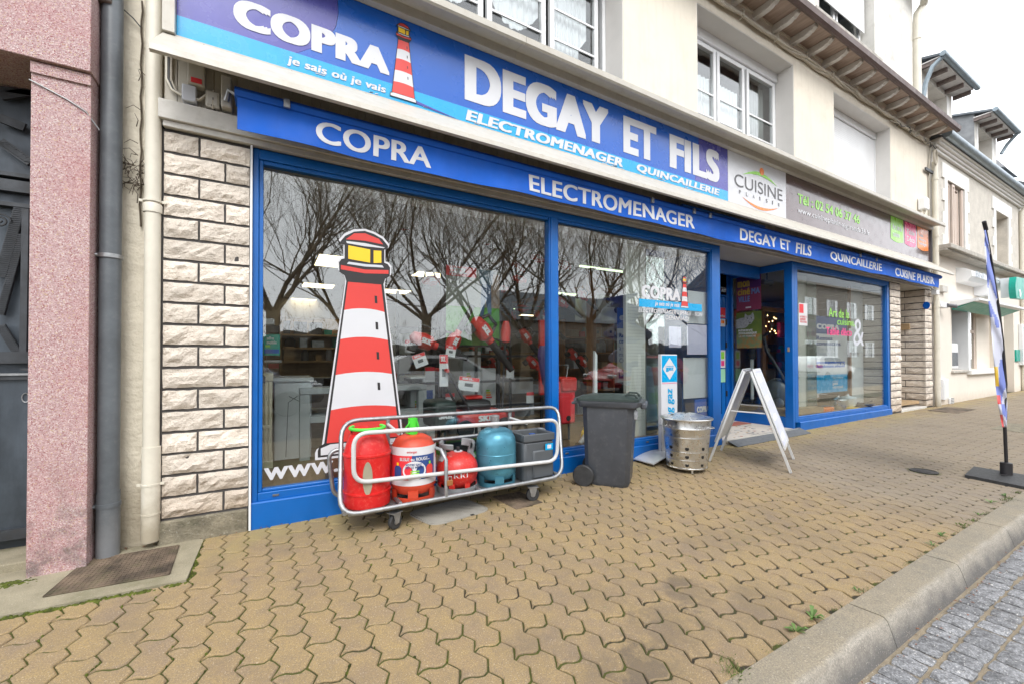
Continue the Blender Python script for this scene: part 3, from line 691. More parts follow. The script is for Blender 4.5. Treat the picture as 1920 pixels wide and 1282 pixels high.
g2 = MB().use('zinc').lathe([(.07, 0), (.07, DX1-DX0+3.3)], 0, 0, 0, n=10, axis='x', cap=True); g2.build('gutter', None, dm, mtx=Matrix.Translation((DX0-3, -.38, 9.5)))
dp = thing('white_downpipe', 'cream downpipe descending the corner of the dormer', 'downpipe', (12.7, .02, 8))
xg = DX1+.06
MB().tube([(at(1745, 16, -.3).x, -.36, 9.42), (at(1740, 28, -.25).x, -.28, 9.28), (xg+.08, -.05, 9.02), (xg+.02, .04, 8.85), (xg, .05, 8.5), (xg, .05, 6.3)], .075, 12).build('pipe', 'whitepipe', dp)
MB().lathe([(.085, 0), (.085, .05)], xg, .05, 8.25, n=14).build('pipe_collar', 'whitepipe', dp)

# --- sign band: cladding slats, sloping hood, printed panels, coping
sb = thing('sign_hood', 'long cream hood and coping that frame the shop sign', 'hood', (6, -.2, 3.2))
m = MB().use('coping'); m.prism([(XL+.0, -.055, 3.283), (XL, -.40, 2.995), (XL, -.405, 2.955), (XL, -.385, 2.945), (XL, -.375, 2.965), (XL, -.055, 3.235)], (6.75, 0, 0)); m.build('hood_flashing', None, sb, smooth=False)
m = MB().use('coping'); m.prism([(XL+6.753, -.055, 3.283), (XL+6.753, -.40, 2.995), (XL+6.753, -.405, 2.955), (XL+6.753, -.385, 2.945), (XL+6.753, -.375, 2.965), (XL+6.753, -.055, 3.235)], (6.72, 0, 0)); m.build('hood_flashing', None, sb, smooth=False)
XE = 12.84
for a, b in ((XL, 2.0), (2.003, 4.6), (4.603, 7.4), (7.403, 10.2), (10.203, XE)):
    m = MB().use('coping'); m.prism([(a, -.003, 4.16), (a, -.27, 4.115), (a, -.285, 4.10), (a, -.285, 4.045), (a, -.27, 4.03), (a, -.255, 4.035), (a, -.245, 4.075), (a, -.09, 4.095), (a, -.09, 4.015), (a, -.003, 4.015)], (b-a, 0, 0)); m.build('coping_section', None, sb, smooth=False)
B('trim_strip', 'coping', sb, XL, -.085, 3.285, -.552, -.0, 4.013)
B('bottom_trim', 'coping', sb, -.55, -.062, 3.262, XE+.01, -.001, 3.287); B('end_trim', 'darkgrey', sb, XE-.01, -.06, 3.287, XE+.02, -.001, 4.013)
sl = MB().box(0, -.012, 2.85, .0625, -.0, 3.262).build('cladding_slat', 'slat', me_only=True, smooth=False)
clad = thing('slat_cladding', 'vertical slat cladding in the shade behind the blue awning', 'cladding', (6, 0, 3))
x = XL+.004; i = 0
while x < XR-.07:
    o = link('slat', sl, clad); o.matrix_parent_inverse = Matrix.Translation(-LOC[clad.name]); o.location = (x, 0, 0); x += .0665
B('backing_wall', 'cream', bld, XL, .003, 2.7, XR, .3, 3.298)
# lintel beam
bm = MB().use('beam'); bm.box(XL-.02, -.07, 2.725, XR-.2, .0, 2.848).box(XL, -.045, 2.685, XR-.22, .0, 2.7245); bm.build('lintel', None, bld, smooth=True, bev=.004)

sg = thing('shop_sign', 'long printed sign panel in blue, white and brown above the shop windows', 'sign', (6, -.05, 3.6))
YS = -.03
def panel(x0, x1, z0, z1, k, name='panel', y=YS, t=.02): return B(name, k, sg, x0, y, z0, x1, y+t, z1)
Z0, ZS, ZT = 3.288, 3.44, 4.012
panel(-.55, 2.425, Z0, ZS, 'cyan'); panel(2.428, 5.39, Z0, ZS, 'cyan')
purp = MB().use('purple').face([(-.55, ZS), (.15, ZS), (.33, ZS+.13), (.42, ZS+.3), (.44, ZS+.42), (.43, ZT), (-.55, ZT)], YS, .02).build('panel', None, sg, smooth=False)
MB().use('signblue').face([(.153, ZS), (2.425, ZS), (2.425, ZT), (.433, ZT), (.443, ZS+.42), (.423, ZS+.3), (.333, ZS+.13)], YS, .02).build('panel', None, sg, smooth=False)
MB().use('signblue').face([(2.428, ZS), (4.7, ZS), (4.78, ZT), (2.428, ZT)], YS, .02).build('panel', None, sg, smooth=False)
MB().use('purple').face([(4.703, ZS), (5.39, ZS), (5.39, ZT), (4.783, ZT)], YS, .02).build('panel', None, sg, smooth=False)
panel(5.395, 6.855, Z0, ZT, 'signwhite'); panel(6.858, XE-.012, Z0, ZT, 'brown')
TY = YS-.004
def lighthouse(x0, x1, z0, z1, Y, parent, dt=.001, outline=True, base=True, name='lighthouse'):
    """striped lighthouse emblem; proportions measured on the window sticker"""
    w, h = x1-x0, z1-z0; cx = (x0+x1)/2
    X = lambda u: x0+u*w
    Zf = lambda v: z0+v*h
    par = None
    def F(poly, k, lay, nm):
        return MB().face([(X(u), Zf(v)) for u, v in poly], Y-dt*lay, dt*.9).build(nm, k, parent, smooth=False)
    sil = [(0, 0), (1, 0), (1, .03), (.985, .045), (.935, .058), (.715, .765), (.735, .79), (.79, .805), (.795, .845), (.765, .86), (.725, .865), (.725, .925), (.765, .93), (.77, .945), (.70, .975), (.60, .992), (.50, 1.0), (.38, .99), (.28, .965), (.225, .935), (.235, .93), (.275, .925), (.275, .865), (.24, .86), (.215, .845), (.22, .805), (.275, .79), (.295, .765), (.065, .058), (.015, .045), (0, .03)]
    if outline:
        o2 = [((u-.5)*1.055+.5, (v-.5)*1.02+.5) for u, v in sil]
        F(o2, 'whitevinyl', 0, 'sticker_edge')
    F(sil, 'black', 1, 'outline')
    nb = 5; tops = .762; bot = .058
    L_ = lambda v: .09+(.312-.09)*(v-bot)/(tops-bot)
    R_ = lambda v: 1-L_(v)
    edges = [bot, .20, .352, .508, .636, tops]
    for i in range(nb):
        a, b = edges[i], edges[i+1]; arc = lambda u, v: v+(.012*(1-(2*u-1)**2) if bot < v < tops else 0)
        lo = [(L_(a)+(R_(a)-L_(a))*t/6, arc(t/6, a)) for t in range(7)]; hi = [(L_(b)+(R_(b)-L_(b))*t/6, arc(t/6, b)) for t in range(6, -1, -1)]
        F(lo+hi, 'redflat' if i % 2 == 0 else 'signwhite', 2, 'stripe')
    F([(.235, .815), (.5, .807), (.775, .815), (.775, .832), (.5, .824), (.235, .834)], 'redflat', 2, 'gallery')
    F([(.30, .842), (.5, .838), (.72, .842), (.70, .852), (.5, .849), (.32, .852)], 'greyprint', 2, 'gallery_rim')
    F([(.315, .865), (.56, .858), (.56, .918), (.315, .925)], 'yellow', 2, 'lantern'); F([(.60, .858), (.69, .863), (.69, .918), (.60, .916)], 'yellow', 2, 'lantern')
    F([(.30, .934), (.5, .93), (.72, .932), (.73, .936), (.5, .944), (.29, .943)], 'signwhite', 2, 'lantern_rim')
    F([(.29, .951), (.5, .955), (.71, .949), (.66, .972), (.5, .989), (.38, .982)], 'redflat', 2, 'dome')
    for v in (.695, .575, .44, .30): u = .615+.09*(.7-v); F([(u, v-.02), (u+.03, v-.021), (u+.025, v+.013), (u-.005, v+.014)], 'black', 3, 'slit')
    if base: F([(.03, .008), (.97, .008), (.97, .038), (.90, .052), (.13, .052), (.03, .038)], 'signwhite', 2, 'plinth')
text('COPRA', -.239, 3.497, .833, 3.70, TY, 'signwhite', sg, bold=.042)
text('je sais où je vais', .091, 3.325, .803, 3.40, TY, 'signwhite', sg, bold=.02, shear=.12)
lh = thing('lighthouse_emblem', 'small red and white lighthouse printed on the blue sign after the word COPRA', 'emblem', (.94, -.04, 3.6))
lighthouse(.835, 1.06, 3.333, 3.977, TY-.002, lh, outline=False)
MB().face([(1.04, 3.335), (1.5, 3.30), (1.45, 3.305), (1.05, 3.36)], TY, .001).build('shadow_stroke', 'purple', sg, smooth=False)
text('DEGAY', 1.502, 3.505, 3.225, 3.925, TY, 'signwhite', sg, bold=.04); text('ET', 3.449, 3.507, 3.986, 3.925, TY, 'signwhite', sg, bold=.04); text('FILS', 4.22, 3.507, 5.20, 3.925, TY, 'signwhite', sg, bold=.04)
text('ELECTROMENAGER', 1.512, 3.325, 3.437, 3.425, TY, 'signwhite', sg, bold=.03, shear=.15); text('QUINCAILLERIE', 3.657, 3.325, 5.204, 3.425, TY, 'signwhite', sg, bold=.03, shear=.15)
text('CUISINE', 5.537, 3.55, 6.752, 3.725, TY, 'darkgrey', sg, bold=.0); 
for i, ch in enumerate('PLAISIR'): x = 5.64+i*.165; text(ch, x, 3.455, x+(.022 if ch == 'I' else .045), 3.508, TY, 'darkgrey', sg)
def arc(x0, x1, zb, rise, th, k, nm, flip=1):
    n = 14; lo = []; hi = []
    for i in range(n+1):
        u = i/n; x = x0+(x1-x0)*u; c = 1-(2*u-1)**2; lo.append((x, zb+flip*rise*c)); hi.append((x, zb+flip*(rise*c+th*math.sin(math.pi*u))))
    MB().face((lo+hi[::-1]) if flip > 0 else (hi+lo[::-1]), TY, .0015).build(nm, k, sg, smooth=False)
arc(5.73, 6.6, 3.745, .07, .05, 'lime', 'green_arc'); arc(5.72, 6.62, 3.425, .065, .04, 'orprint', 'orange_arc', -1)
MB().lathe([(.001, -.002), (.055, -.002), (.055, 0), (.001, .001)], 6.2, TY, 3.885, n=18, axis='y').build('orange_dot', 'orprint', sg)
text('Tél : 02 54 06 37 46', 7.19, 3.61, 9.343, 3.765, TY, 'lime', sg, bold=.02); text('www.cuisineplaisir-aigurande36.fr', 7.18, 3.43, 9.738, 3.545, TY, 'signwhite', sg, bold=.008)
for x0, x1, k, s_ in ((10.71, 11.32, 'lime', 'Art de la\ncuisine'), (11.41, 12.0, 'pink', 'Table\nDéco'), (12.085, 12.70, 'orprint', 'Petit\nélectro\nménager')):
    n = 8; MB().face([(x0, 4.0), (x0, 3.54)]+[(x0+(x1-x0)*i/n, 3.54-.035*math.sin(math.pi*i/n)) for i in range(1, n)]+[(x1, 3.54), (x1, 4.0)], TY, .0015).build('colour_tab', k, sg, smooth=False)
    text(s_, x0+.08, 3.60, x1-.08, 3.86, TY-.002, 'signwhite', sg, bold=.02)

rs9 = random.Random(6)
for i in range(16):      # peeled flecks along the cyan band
    x = rs9.uniform(-.4, 5.2); z = rs9.uniform(3.295, 3.33)
    for j in range(3): a = x+rs9.uniform(-.03, .03); MB().face([(a, z), (a+.025, z+.004), (a+.02, z+.009), (a-.006, z+.005)], TY, .0008).build('peeled_fleck', 'greyprint', sg, smooth=False)
for i in range(26): MB().lathe([(.001, -.003), (.006, -.003), (.007, 0)], -.4+i*.52, -.062, 3.272, n=8, axis='y').build('screw', 'rafter', sb)
# --- awning, rolled up, with its lettered valance
aw = thing('awning', 'rolled blue awning with white lettering on its hanging valance', 'awning', (6, -.2, 2.8))
AX0, AX1, AY = -.215, 12.6, -.25
n = 200; m = MB().use('awning')
def vz(x): return 2.672-.006*math.sin(x*1.7)+.03*max(0, 1-(x-AX0)/.35)*-.0
def vy(x, t): return AY-.012*math.sin(x*3.1+t*2)*t-.010*math.sin(x*7.3)*t-.05*(1-t)*0+(.02 if x > AX1-.1 else 0)
rowz = [0, .25, .5, .75, 1]
for i in range(n+1):
    x = AX0+.015+(AX1-AX0-.03)*i/n
    for t in rowz: m.v.append((x+(.0 if i else .016*t), vy(x, t), 2.885-(2.885-vz(x))*t))
    for t in reversed(rowz): m.v.append((x, vy(x, t)+.004, 2.885-(2.885-vz(x))*t))
q = len(rowz)*2
for i in range(n):
    for k_ in range(q): k2 = (k_+1) % q; m.f.append((i*q+k_, (i+1)*q+k_, (i+1)*q+k2, i*q+k2)); m.mi.append(0)
m.f.append(tuple(range(q))); m.mi.append(0); m.f.append(tuple(n*q+k_ for k_ in reversed(range(q)))); m.mi.append(0)
m.build('valance', None, aw)
MB().use('awning').prism([(AX0, -.10, 2.95), (AX0, -.19, 2.965), (AX0, -.245, 2.955), (AX0, -.268, 2.925), (AX0, -.262, 2.89), (AX0, -.235, 2.878), (AX0, -.12, 2.885)], (AX1-AX0+.06, 0, 0)).build('cloth_roll', 'awning', aw)
MB().tube([(AX1+.03, -.2, 2.92), (AX1+.1, -.22, 2.93)], .03, 8).build('end_cap', 'awning', aw)
for px in (538, 1222, 1300, 1330, 1610, 1640): p = at(px, 195, -.27); B('bracket', 'galv', aw, p.x-.02, -.283, 2.885, p.x+.02, -.262, 2.945, bev=.003)
B('wall_bracket', 'beam', aw, -.30, -.12, 2.87, -.24, -.015, 3.08, bev=.008); MB().tube([(-.27, -.13, 2.90), (-.25, -.16, 2.96), (-.2, -.2, 2.92)], .016, 8).build('bracket_hook', 'galv', aw)
B('awning_arm', 'blue_dark', aw, 4.2, -.24, 2.96, 5.9, -.03, 2.985); B('awning_arm', 'blue_dark', aw, 8.9, -.24, 2.96, 10.4, -.03, 2.985)
VY = AY-.028
VL = []
for s_, a, b in (('COPRA', .266, 1.113), ('ELECTROMENAGER', 2.044, 4.376), ('DEGAY ET  FILS', 5.296, 7.117), ('QUINCAILLERIE', 7.714, 9.615), ('CUISINE PLAISIR', 10.205, 12.176)):
    o_ = text(s_, a, 2.708, b, 2.865, 0, 'signwhite', aw, bold=.016)
    for v in o_.data.vertices: t_v = (2.885-v.co.z)/(2.885-2.672); v.co.y += vy(v.co.x, t_v)-.003
# alarm boxes and cables left of the awning
for nm, lab, a, b, c, d, k, dep in (('siren_box', 'cream alarm siren box with a red light window under the hood', 352, 112, 385, 160, 'coping', .07), ('junction_box', 'grey junction box below the alarm siren', 341, 163, 369, 190, 'greyprint', .06), ('sensor_box', 'cream timer box with small grey display beside the awning bracket', 385, 173, 412, 201, 'coping', .05)):
    p, q_ = at(a, (b+d)/2, -.06), at(c, (b+d)/2, -.06); zc = at((a+c)/2, (b+d)/2, -.06).z; hh = (d-b)*.0043/2*.95
    t_ = thing(nm, lab, 'box', (p.x, -.04, zc)); B('housing', k, t_, p.x, -.013-dep, zc-hh, q_.x, -.014, zc+hh, bev=.008)
    if nm == 'siren_box': B('light_window', 'redprint', t_, p.x+.02, -.018-dep, zc-hh+.012, q_.x-.015, -.012-dep, zc-hh+.045, bev=.002)
    if nm == 'sensor_box': B('display', 'darkgrey', t_, p.x+.045, -.018-dep, zc-.005, q_.x-.04, -.012-dep, zc+.012, bev=.002); MB().box(p.x+.012, -.016-dep, zc-hh+.02, q_.x-.012, -.0125-dep, zc+hh-.012).build('cover', 'beam', t_, bev=.003)
for k in range(3):
    MB().tube([(-.60+.012*k, -.03, 3.6), (-.60+.012*k, -.03, 3.0), (-.57+.01*k, -.045, 2.93), (-.48, -.06, 2.885-.006*k), (-.42, -.06, 2.90), (-.385, -.05, 2.95)], .008, 6).build('wall_cable', ('whitepipe', 'cabledark', 'cable')[k], cab)
MB().tube([(-.36, -.05, 2.93), (-.355, -.06, 2.88), (-.33, -.03, 2.85)], .007, 6).build('wall_cable', 'cabledark', cab)
MB().tube([(-.345, -.05, 2.99), (-.35, -.06, 2.92), (-.35, -.06, 2.86)], .007, 6).build('wall_cable', 'cable', cab)

# ================================================================== STONE PILLARS
def rock(m, w, h, seed, nx=10, nz=5, dep=.035):
    """split-face stone, lower left corner at 0,0, bulging toward -y"""
    b = len(m.v)
    for i in range(nx+1):
        for j in range(nz+1):
            u, v = i/nx, j/nz; x, z = u*w, v*h; e = min(i, nx-i, j*1., nz-j)
            r = noise.noise(Vector((x*11, z*16, seed*3.3)))*.6+noise.noise(Vector((x*26, z*30, seed*1.3)))*.4
            y = -(.006 if e == 0 else dep*(.55+1.15*r)); 
            if e == 1: y *= .8
            x2 = x+(0 if 0 < i < nx else .0035*noise.noise(Vector((z*40, seed, 2)))); z2 = z+(0 if 0 < j < nz else .005*noise.noise(Vector((x*22, seed, 5))))
            m.v.append((x2, y, z2))
    for i in range(nx):
        for j in range(nz): a = b+i*(nz+1)+j; m.f.append((a, a+nz+1, a+nz+2, a+1)); m.mi.append(m.cur)
    ring = [b+i*(nz+1) for i in range(nx+1)]+[b+nx*(nz+1)+j for j in range(1, nz+1)]+[b+i*(nz+1)+nz for i in range(nx-1, -1, -1)]+[b+j for j in range(nz-1, 0, -1)]
    c = len(m.v)
    for r_ in ring: x, y, z = m.v[r_]; m.v.append((x, .035, z))
    for i in range(len(ring)): j = (i+1) % len(ring); m.f.append((ring[j], ring[i], c+i, c+j)); m.mi.append(m.cur)
    return m
def stone_face(parent, spans, z0, nrow, ch, orient, seed, nx=10, nz=5, dep=.03):
    """spans: two lists of (a,b) along the face, used in alternate courses; orient(a, y, z)->Matrix"""
    for r in range(nrow):
        for q, (a, b) in enumerate(spans[r % 2]):
            m = rock(MB().use('stone'), b-a-.001, ch-.0185, seed+r*3.1+q*7.7, nx, nz, dep*(1.25 if r < 2 else 1))
            m.build('stone', None, parent, smooth=False, mtx=orient(a, z0+r*ch+.006))
CH = .1408
pl = thing('left_stone_pillar', 'split limestone pillar between the white downpipe and the blue window frame', 'pillar', (-.37, 0, 0))
B('mortar_core', 'mortar', pl, -.628, -.005, .10, -.128, .25, 2.68); B('side_trim', 'pvc', pl, -.134, -.035, gz(-.13, 0), -.121, .05, 2.683)
B('concrete_foot', 'roughconc', pl, -.63, -.03, -.05, -.14, .2, .13, bev=.012)
stone_face(pl, [[(-.612, -.287), (-.275, -.138)], [(-.612, -.432), (-.420, -.138)]], .140, 18, CH, lambda a, z: Matrix.Translation((a, -.006, z)), 1.0)
pr = thing('right_stone_pillar', 'narrow split limestone pillar at the right edge of the kitchenware window', 'pillar', (10.95, 0, 0))
B('mortar_core', 'mortar', pr, 10.70, -.004, .02, 11.20, .45, 2.683)
stone_face(pr, [[(10.705, 11.205)], [(10.705, 10.93), (10.942, 11.205)]], .08, 18, .1445, lambda a, z: Matrix.Translation((a, -.005, z)), 50., 7, 4, .035)
stone_face(pr, [[(.0, .22), (.232, .45)], [(.0, .45)]], .08, 18, .1445, lambda a, z: Matrix.Translation((11.202, a, z)) @ Matrix.Rotation(rad(90), 4, 'Z'), 150., 6, 4, .03)
pb = thing('porch_stone_wall', 'split limestone wall beyond the recessed side porch, beside the last downpipe', 'pillar', (12.7, .7, 0))
B('mortar_core', 'mortar', pb, 12.59, .0, .02, 12.975, 1.9, 2.683)
sp_ = [[(0, .27), (.282, .86), (.872, 1.3), (1.312, 1.9)], [(0, .5), (.512, 1.05), (1.062, 1.55), (1.562, 1.9)]]
stone_face(pb, sp_, .09, 18, .144, lambda a, z: Matrix.Translation((12.588, 1.9-a, z)) @ Matrix.Rotation(rad(-90), 4, 'Z'), 250., 9, 4, .02)
stone_face(pb, [[(12.57, 12.97)], [(12.57, 12.75), (12.762, 12.97)]], .09, 18, .144, lambda a, z: Matrix.Translation((a, .0, z)), 350., 6, 4, .03)
pt = thing('number_plate', 'small blue enamel house number plate on the porch stone wall', 'plate', (12.56, .12, 2.2)); q_ = atx(1737, 573, 12.555); MB().lathe([(.001, -.004), (.06, -.004), (.062, 0), (.001, .001)], 0, 0, 0, n=20, axis='x').build('plate', 'signblue', pt, mtx=Matrix.Translation((12.553, q_.y, q_.z)) @ Matrix.Diagonal((1, 1, 1.3, 1)))
dbx = thing('doorbell_box', 'small cream doorbell box on the porch wall', 'box', (12.56, .8, 1.9)); q_ = atx(1697, 613, 12.56); B('housing', 'lightwood', dbx, 12.525, q_.y-.09, q_.z-.07, 12.56, q_.y+.09, q_.z+.07, bev=.006)
B('porch_step', 'beam', bld, 11.2, -.02, -.02, 12.56, 1.9, .105, bev=.01); B('porch_ceiling', 'plaster', bld, 11.2, .002, 2.686, 12.56, 1.9, 2.7); B('porch_door', 'pvc', bld, 11.2, 1.9, .1, 12.56, 1.95, 2.68)
fl_ = thing('floodlight', 'small grey floodlight under the end of the awning', 'lamp', (12.9, -.1, 2.45)); q_ = at(1752, 549, -.1); MB().box(q_.x-.09, -.16, q_.z-.05, q_.x+.09, -.07, q_.z+.05).build('housing', 'pvc', fl_, bev=.01); MB().tube([(q_.x, -.1, q_.z+.05), (q_.x, -.03, q_.z+.13), (q_.x, .0, q_.z+.16)], .012, 6).build('arm', 'galv', fl_)

# ================================================================== SHOPFRONT
sf = thing('shopfront', 'blue aluminium shopfront with two big display windows and a recessed entrance', 'shopfront', (5, 0, 0))
FZ1, FZ0 = 2.683, .16
def fbox(nm, *a, k='blue', bev=.005): return B(nm, k, sf, *a, bev=bev)
GY = .045
def frame_rect(nm, x0, x1, z0, z1, y0, y1, t_l, t_r, t_t, t_b):
    m = MB().use('blue'); m.box(x0, y0, z0, x0+t_l, y1, z1).box(x1-t_r, y0, z0, x1, y1, z1).box(x0+t_l, y0, z1-t_t, x1-t_r, y1, z1).box(x0+t_l, y0, z0, x1-t_r, y1, z0+t_b); return m.build(nm, None, sf, bev=.005)
f1 = frame_rect('window_frame', -.120, 5.253, FZ0, FZ1, 0, .075, .038, .175, .072, .062)
b1 = frame_rect('glazing_bead', -.082, 2.470, FZ0+.062, FZ1-.072, .014, .07, .028, .024, .03, .02)
b2 = frame_rect('glazing_bead', 2.545, 5.078, FZ0+.062, FZ1-.072, .014, .07, .028, .008, .03, .02)
fbox('mullion', 2.470, -.004, FZ0+.062, 2.545, .09, FZ1-.072)
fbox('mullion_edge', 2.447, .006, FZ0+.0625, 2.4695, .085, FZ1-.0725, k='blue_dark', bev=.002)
def kick(a, b, n=9):
    m = MB().use('blue')
    for i in range(n): x0, x1 = a+(b-a)*i/n, a+(b-a)*(i+1)/n; m.add([(x0, -.026, gz(x0, 0)-.02), (x1, -.026, gz(x1, 0)-.02), (x1, -.026, FZ0-.004), (x0, -.026, FZ0-.004), (x0, .06, gz(x0, 0)-.02), (x1, .06, gz(x1, 0)-.02), (x1, .06, FZ0), (x0, .06, FZ0), (x0, -.018, FZ0+.004), (x1, -.018, FZ0+.004)], [(0, 1, 2, 3), (3, 2, 9, 8), (8, 9, 6, 7), (4, 7, 6, 5)]+([(0, 3, 8, 7, 4)] if i == 0 else [])+([(1, 5, 6, 9, 2)] if i == n-1 else []))
    return m.build('kick_plate', None, sf, smooth=False)
kick(-.12, 5.10); kick(7.23, 10.70)
for px in (517, 1064, 1215): p = at(px, 900, -.01); B('drain_cap', 'darkgrey', sf, p.x-.02, -.008, .186, p.x+.022, .004, .20, bev=.002)
fbox('kick_post', 5.102, -.012, gz(5.2, 0)-.01, 5.253, .08, FZ0-.001)
B('pane', 'glass', b1, -.056, GY, .242, 2.448, GY+.008, 2.582); B('pane', 'glass', b2, 2.571, GY, .242, 5.072, GY+.008, 2.582)
# right window
RX0, RX1 = 7.10, 10.695
f2 = frame_rect('window_frame', RX0+.03, RX1, FZ0, FZ1, 0, .075, .10, .10, .072, .062)
b3 = frame_rect('glazing_bead', RX0+.13, RX1-.10, FZ0+.062, FZ1-.072, .014, .07, .024, .02, .03, .02)
B('pane', 'glass', b3, RX0+.152, GY, .242, RX1-.118, GY+.008, 2.582)
for px, py in ((1565, 775), (1624, 766)): p = at(px, py, -.01); MB().lathe([(.012, -.004), (.018, 0)], p.x, -.001, .195, n=10, axis='y').build('screw_cap', 'blue_dark', sf)
# entrance return (glazed side), header, door
EX, EYB = 7.10, 1.05
m = MB().use('blue'); m.box(EX-.03, .0, gz(7.1, 0)+.01, EX+.028, .12, FZ1).box(EX-.02, EYB-.05, .05, EX+.028, EYB, FZ1).box(EX-.02, .12, FZ1-.11, EX+.028, EYB-.05, FZ1).box(EX-.02, .12, .05, EX+.028, EYB-.05, .24); rt = m.build('return_frame', None, sf, bev=.005)
B('pane', 'glass', rt, EX, .12, .24, EX+.006, EYB-.05, FZ1-.11)
B('lock_plate', 'lightwood', rt, EX-.036, .045, 1.27, EX-.03, .075, 1.34, bev=.001)
m = MB().use('blue'); m.box(5.253, .0755, gz(5.2, 0), 5.31, EYB, FZ1); m.build('left_return', None, sf, smooth=False)
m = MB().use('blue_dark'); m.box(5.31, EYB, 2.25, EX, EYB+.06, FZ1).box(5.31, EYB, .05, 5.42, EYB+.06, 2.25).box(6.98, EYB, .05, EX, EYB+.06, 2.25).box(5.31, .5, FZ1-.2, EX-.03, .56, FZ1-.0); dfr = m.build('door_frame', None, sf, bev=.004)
m = MB().use('blue'); m.box(5.43, EYB+.01, .07, 5.52, EYB+.055, 2.24).box(6.87, EYB+.01, .07, 6.97, EYB+.055, 2.24).box(5.52, EYB+.01, 2.14, 6.87, EYB+.055, 2.24).box(5.52, EYB+.01, .07, 6.87, EYB+.055, .19).box(6.15, EYB+.01, .19, 6.24, EYB+.055, 2.14); dr = m.build('entrance_door', None, sf, bev=.004)
B('pane', 'glass', dr, 5.52, EYB+.03, .19, 6.15, EYB+.036, 2.14); B('pane', 'glass', dr, 6.24, EYB+.03, .19, 6.87, EYB+.036, 2.14)
for z in (.5, 1.35, 1.75): B('hinge', 'black', dr, 6.975, EYB-.012, z, 7.0, EYB+.009, z+.1, bev=.003)
B('entrance_ceiling', 'plaster', bld, 5.253, .001, 2.69, EX+.02, .5, 2.70)
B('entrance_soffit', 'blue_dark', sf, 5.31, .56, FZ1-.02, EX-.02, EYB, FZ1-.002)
# threshold with terrazzo crazy paving, mat and metal ramp
K['brickchip'] = mat('brick_red_chip', (.38, .13, .09), .7); K['terra'] = mat('pale_paving', (.55, .50, .44), .8, var=.1)
th_ = thing('entrance_threshold', 'pale crazy-paved threshold with small red and dark chips in front of the door', 'threshold', (6.2, .5, .04))
ts = .075
B('slab', 'terra', th_, 5.26, -.05, -.02, EX-.03, EYB+.3, ts)
rt_ = random.Random(21)
for i in range(70):
    x, y = rt_.uniform(5.35, 7.0), rt_.uniform(0.02, .62); s_ = rt_.uniform(.02, .045); k = rt_.choice(['brickchip', 'greysteel', 'darkgrey', 'cardboard', 'cardboard', 'tablegrey']); a = rt_.uniform(0, 6)
    MB().slab([(x+s_*math.cos(a+t*1.57)*rt_.uniform(.6, 1.1), y+s_*.8*math.sin(a+t*1.57)*rt_.uniform(.6, 1.1)) for t in range(4)], ts+.0005, ts+.0022).build('stone_chip', 'mchip' if 'mchip' in K else k, th_, smooth=False)
B('red_doormat', 'brickchip', th_, 6.45, .62, ts+.001, 7.0, .85, ts+.008, bev=.003)
rp_ = thing('metal_ramp', 'low ribbed grey metal ramp at the foot of the entrance step', 'ramp', (6.2, -.1, .03))
m = MB().use('mat'); x0, x1 = 5.30, 7.05
for i in range(7):
    y0, y1 = -.20+i*.024, -.20+(i+1)*.024-.004; z0 = lambda y, x: gz(x, y)+.002+(.085-.012)*max(0, (y+.20)/.17)*.75
    m.add([(x0, y0, z0(y0, x0)), (x1+.12, y0, z0(y0, x1)), (x1+.12, y1, z0(y1, x1)), (x0, y1, z0(y1, x0)), (x0, y0, z0(y0, x0)+.006), (x1+.12, y0, z0(y0, x1)+.006), (x1+.12, y1, z0(y1, x1)+.006), (x0, y1, z0(y1, x0)+.006)], [(4, 5, 6, 7), (0, 1, 5, 4), (2, 3, 7, 6), (3, 0, 4, 7), (1, 2, 6, 5)])
m.add([(x0+.01, -.2, gz(x0, -.2)), (x1+.11, -.2, gz(x1, -.2)), (x1+.11, -.03, gz(x1, 0)+.058), (x0+.01, -.03, gz(x0, 0)+.058)], [(0, 1, 2, 3)])
m.build('ribbed_plate', None, rp_, smooth=False)
B('nosing', 'coping', rp_, 5.27, -.06, ts-.03, EX-.0, -.028, ts+.006, bev=.004)

# stickers and lettering on the glass
big = thing('lighthouse_sticker', 'tall red and white striped lighthouse sticker on the left display window', 'sticker', (.7, .03, 1.2))
SY = GY-.001
lighthouse(.312, 1.0, .42, 2.212, SY, big)
wl = thing('web_address_sticker', 'large white web address lettering low on the left display window behind the bottle trolley', 'sticker', (.6, .03, .33))
text('www.copra.fr', -.045, .252, 1.16, .43, SY, 'whitevinyl', wl, bold=.012)
# COPRA sticker on the second window
cs = thing('shop_name_sticker', 'white shop name with lighthouse and cyan bar on the second display window', 'sticker', (4.4, .03, 1.7))
def tx(s_, px0, py0, px1, py1, Y, k, par, bold=.0, shear=0.):
    """lettering whose left edge is at px0 and right edge at px1; the y values are bottom-left and top-left of the word"""
    a = at(px0, py0, Y); b = at(px0, py1, Y); c = at(px1, (py0+py1)/2, Y)
    return text(s_, a.x, a.z, c.x, b.z, Y, k, par, bold=bold, shear=shear)
tx('COPRA', 1203, 558, 1276, 534, SY, 'whitevinyl', cs, .035)
a, b = at(1198, 561, SY), at(1316, 570, SY); zt, zb = at(1198, 560, SY).z, at(1198, 575, SY).z
MB().face([(a.x, zb), (b.x, zb), (b.x, zt), (a.x, zt)], SY, .0009).build('cyan_bar', 'cyan', cs, smooth=False)
tx('je sais où je vais', 1228, 575, 1274, 565, SY-.001, 'whitevinyl', cs, .02, .2)
tx('ELECTROMENAGER - IMAGE - SON', 1197, 585, 1317, 577, SY, 'whitevinyl', cs, .012, .2); tx('SAV - DEPANNAGE', 1226, 598, 1293, 590, SY, 'whitevinyl', cs, .012, .2)
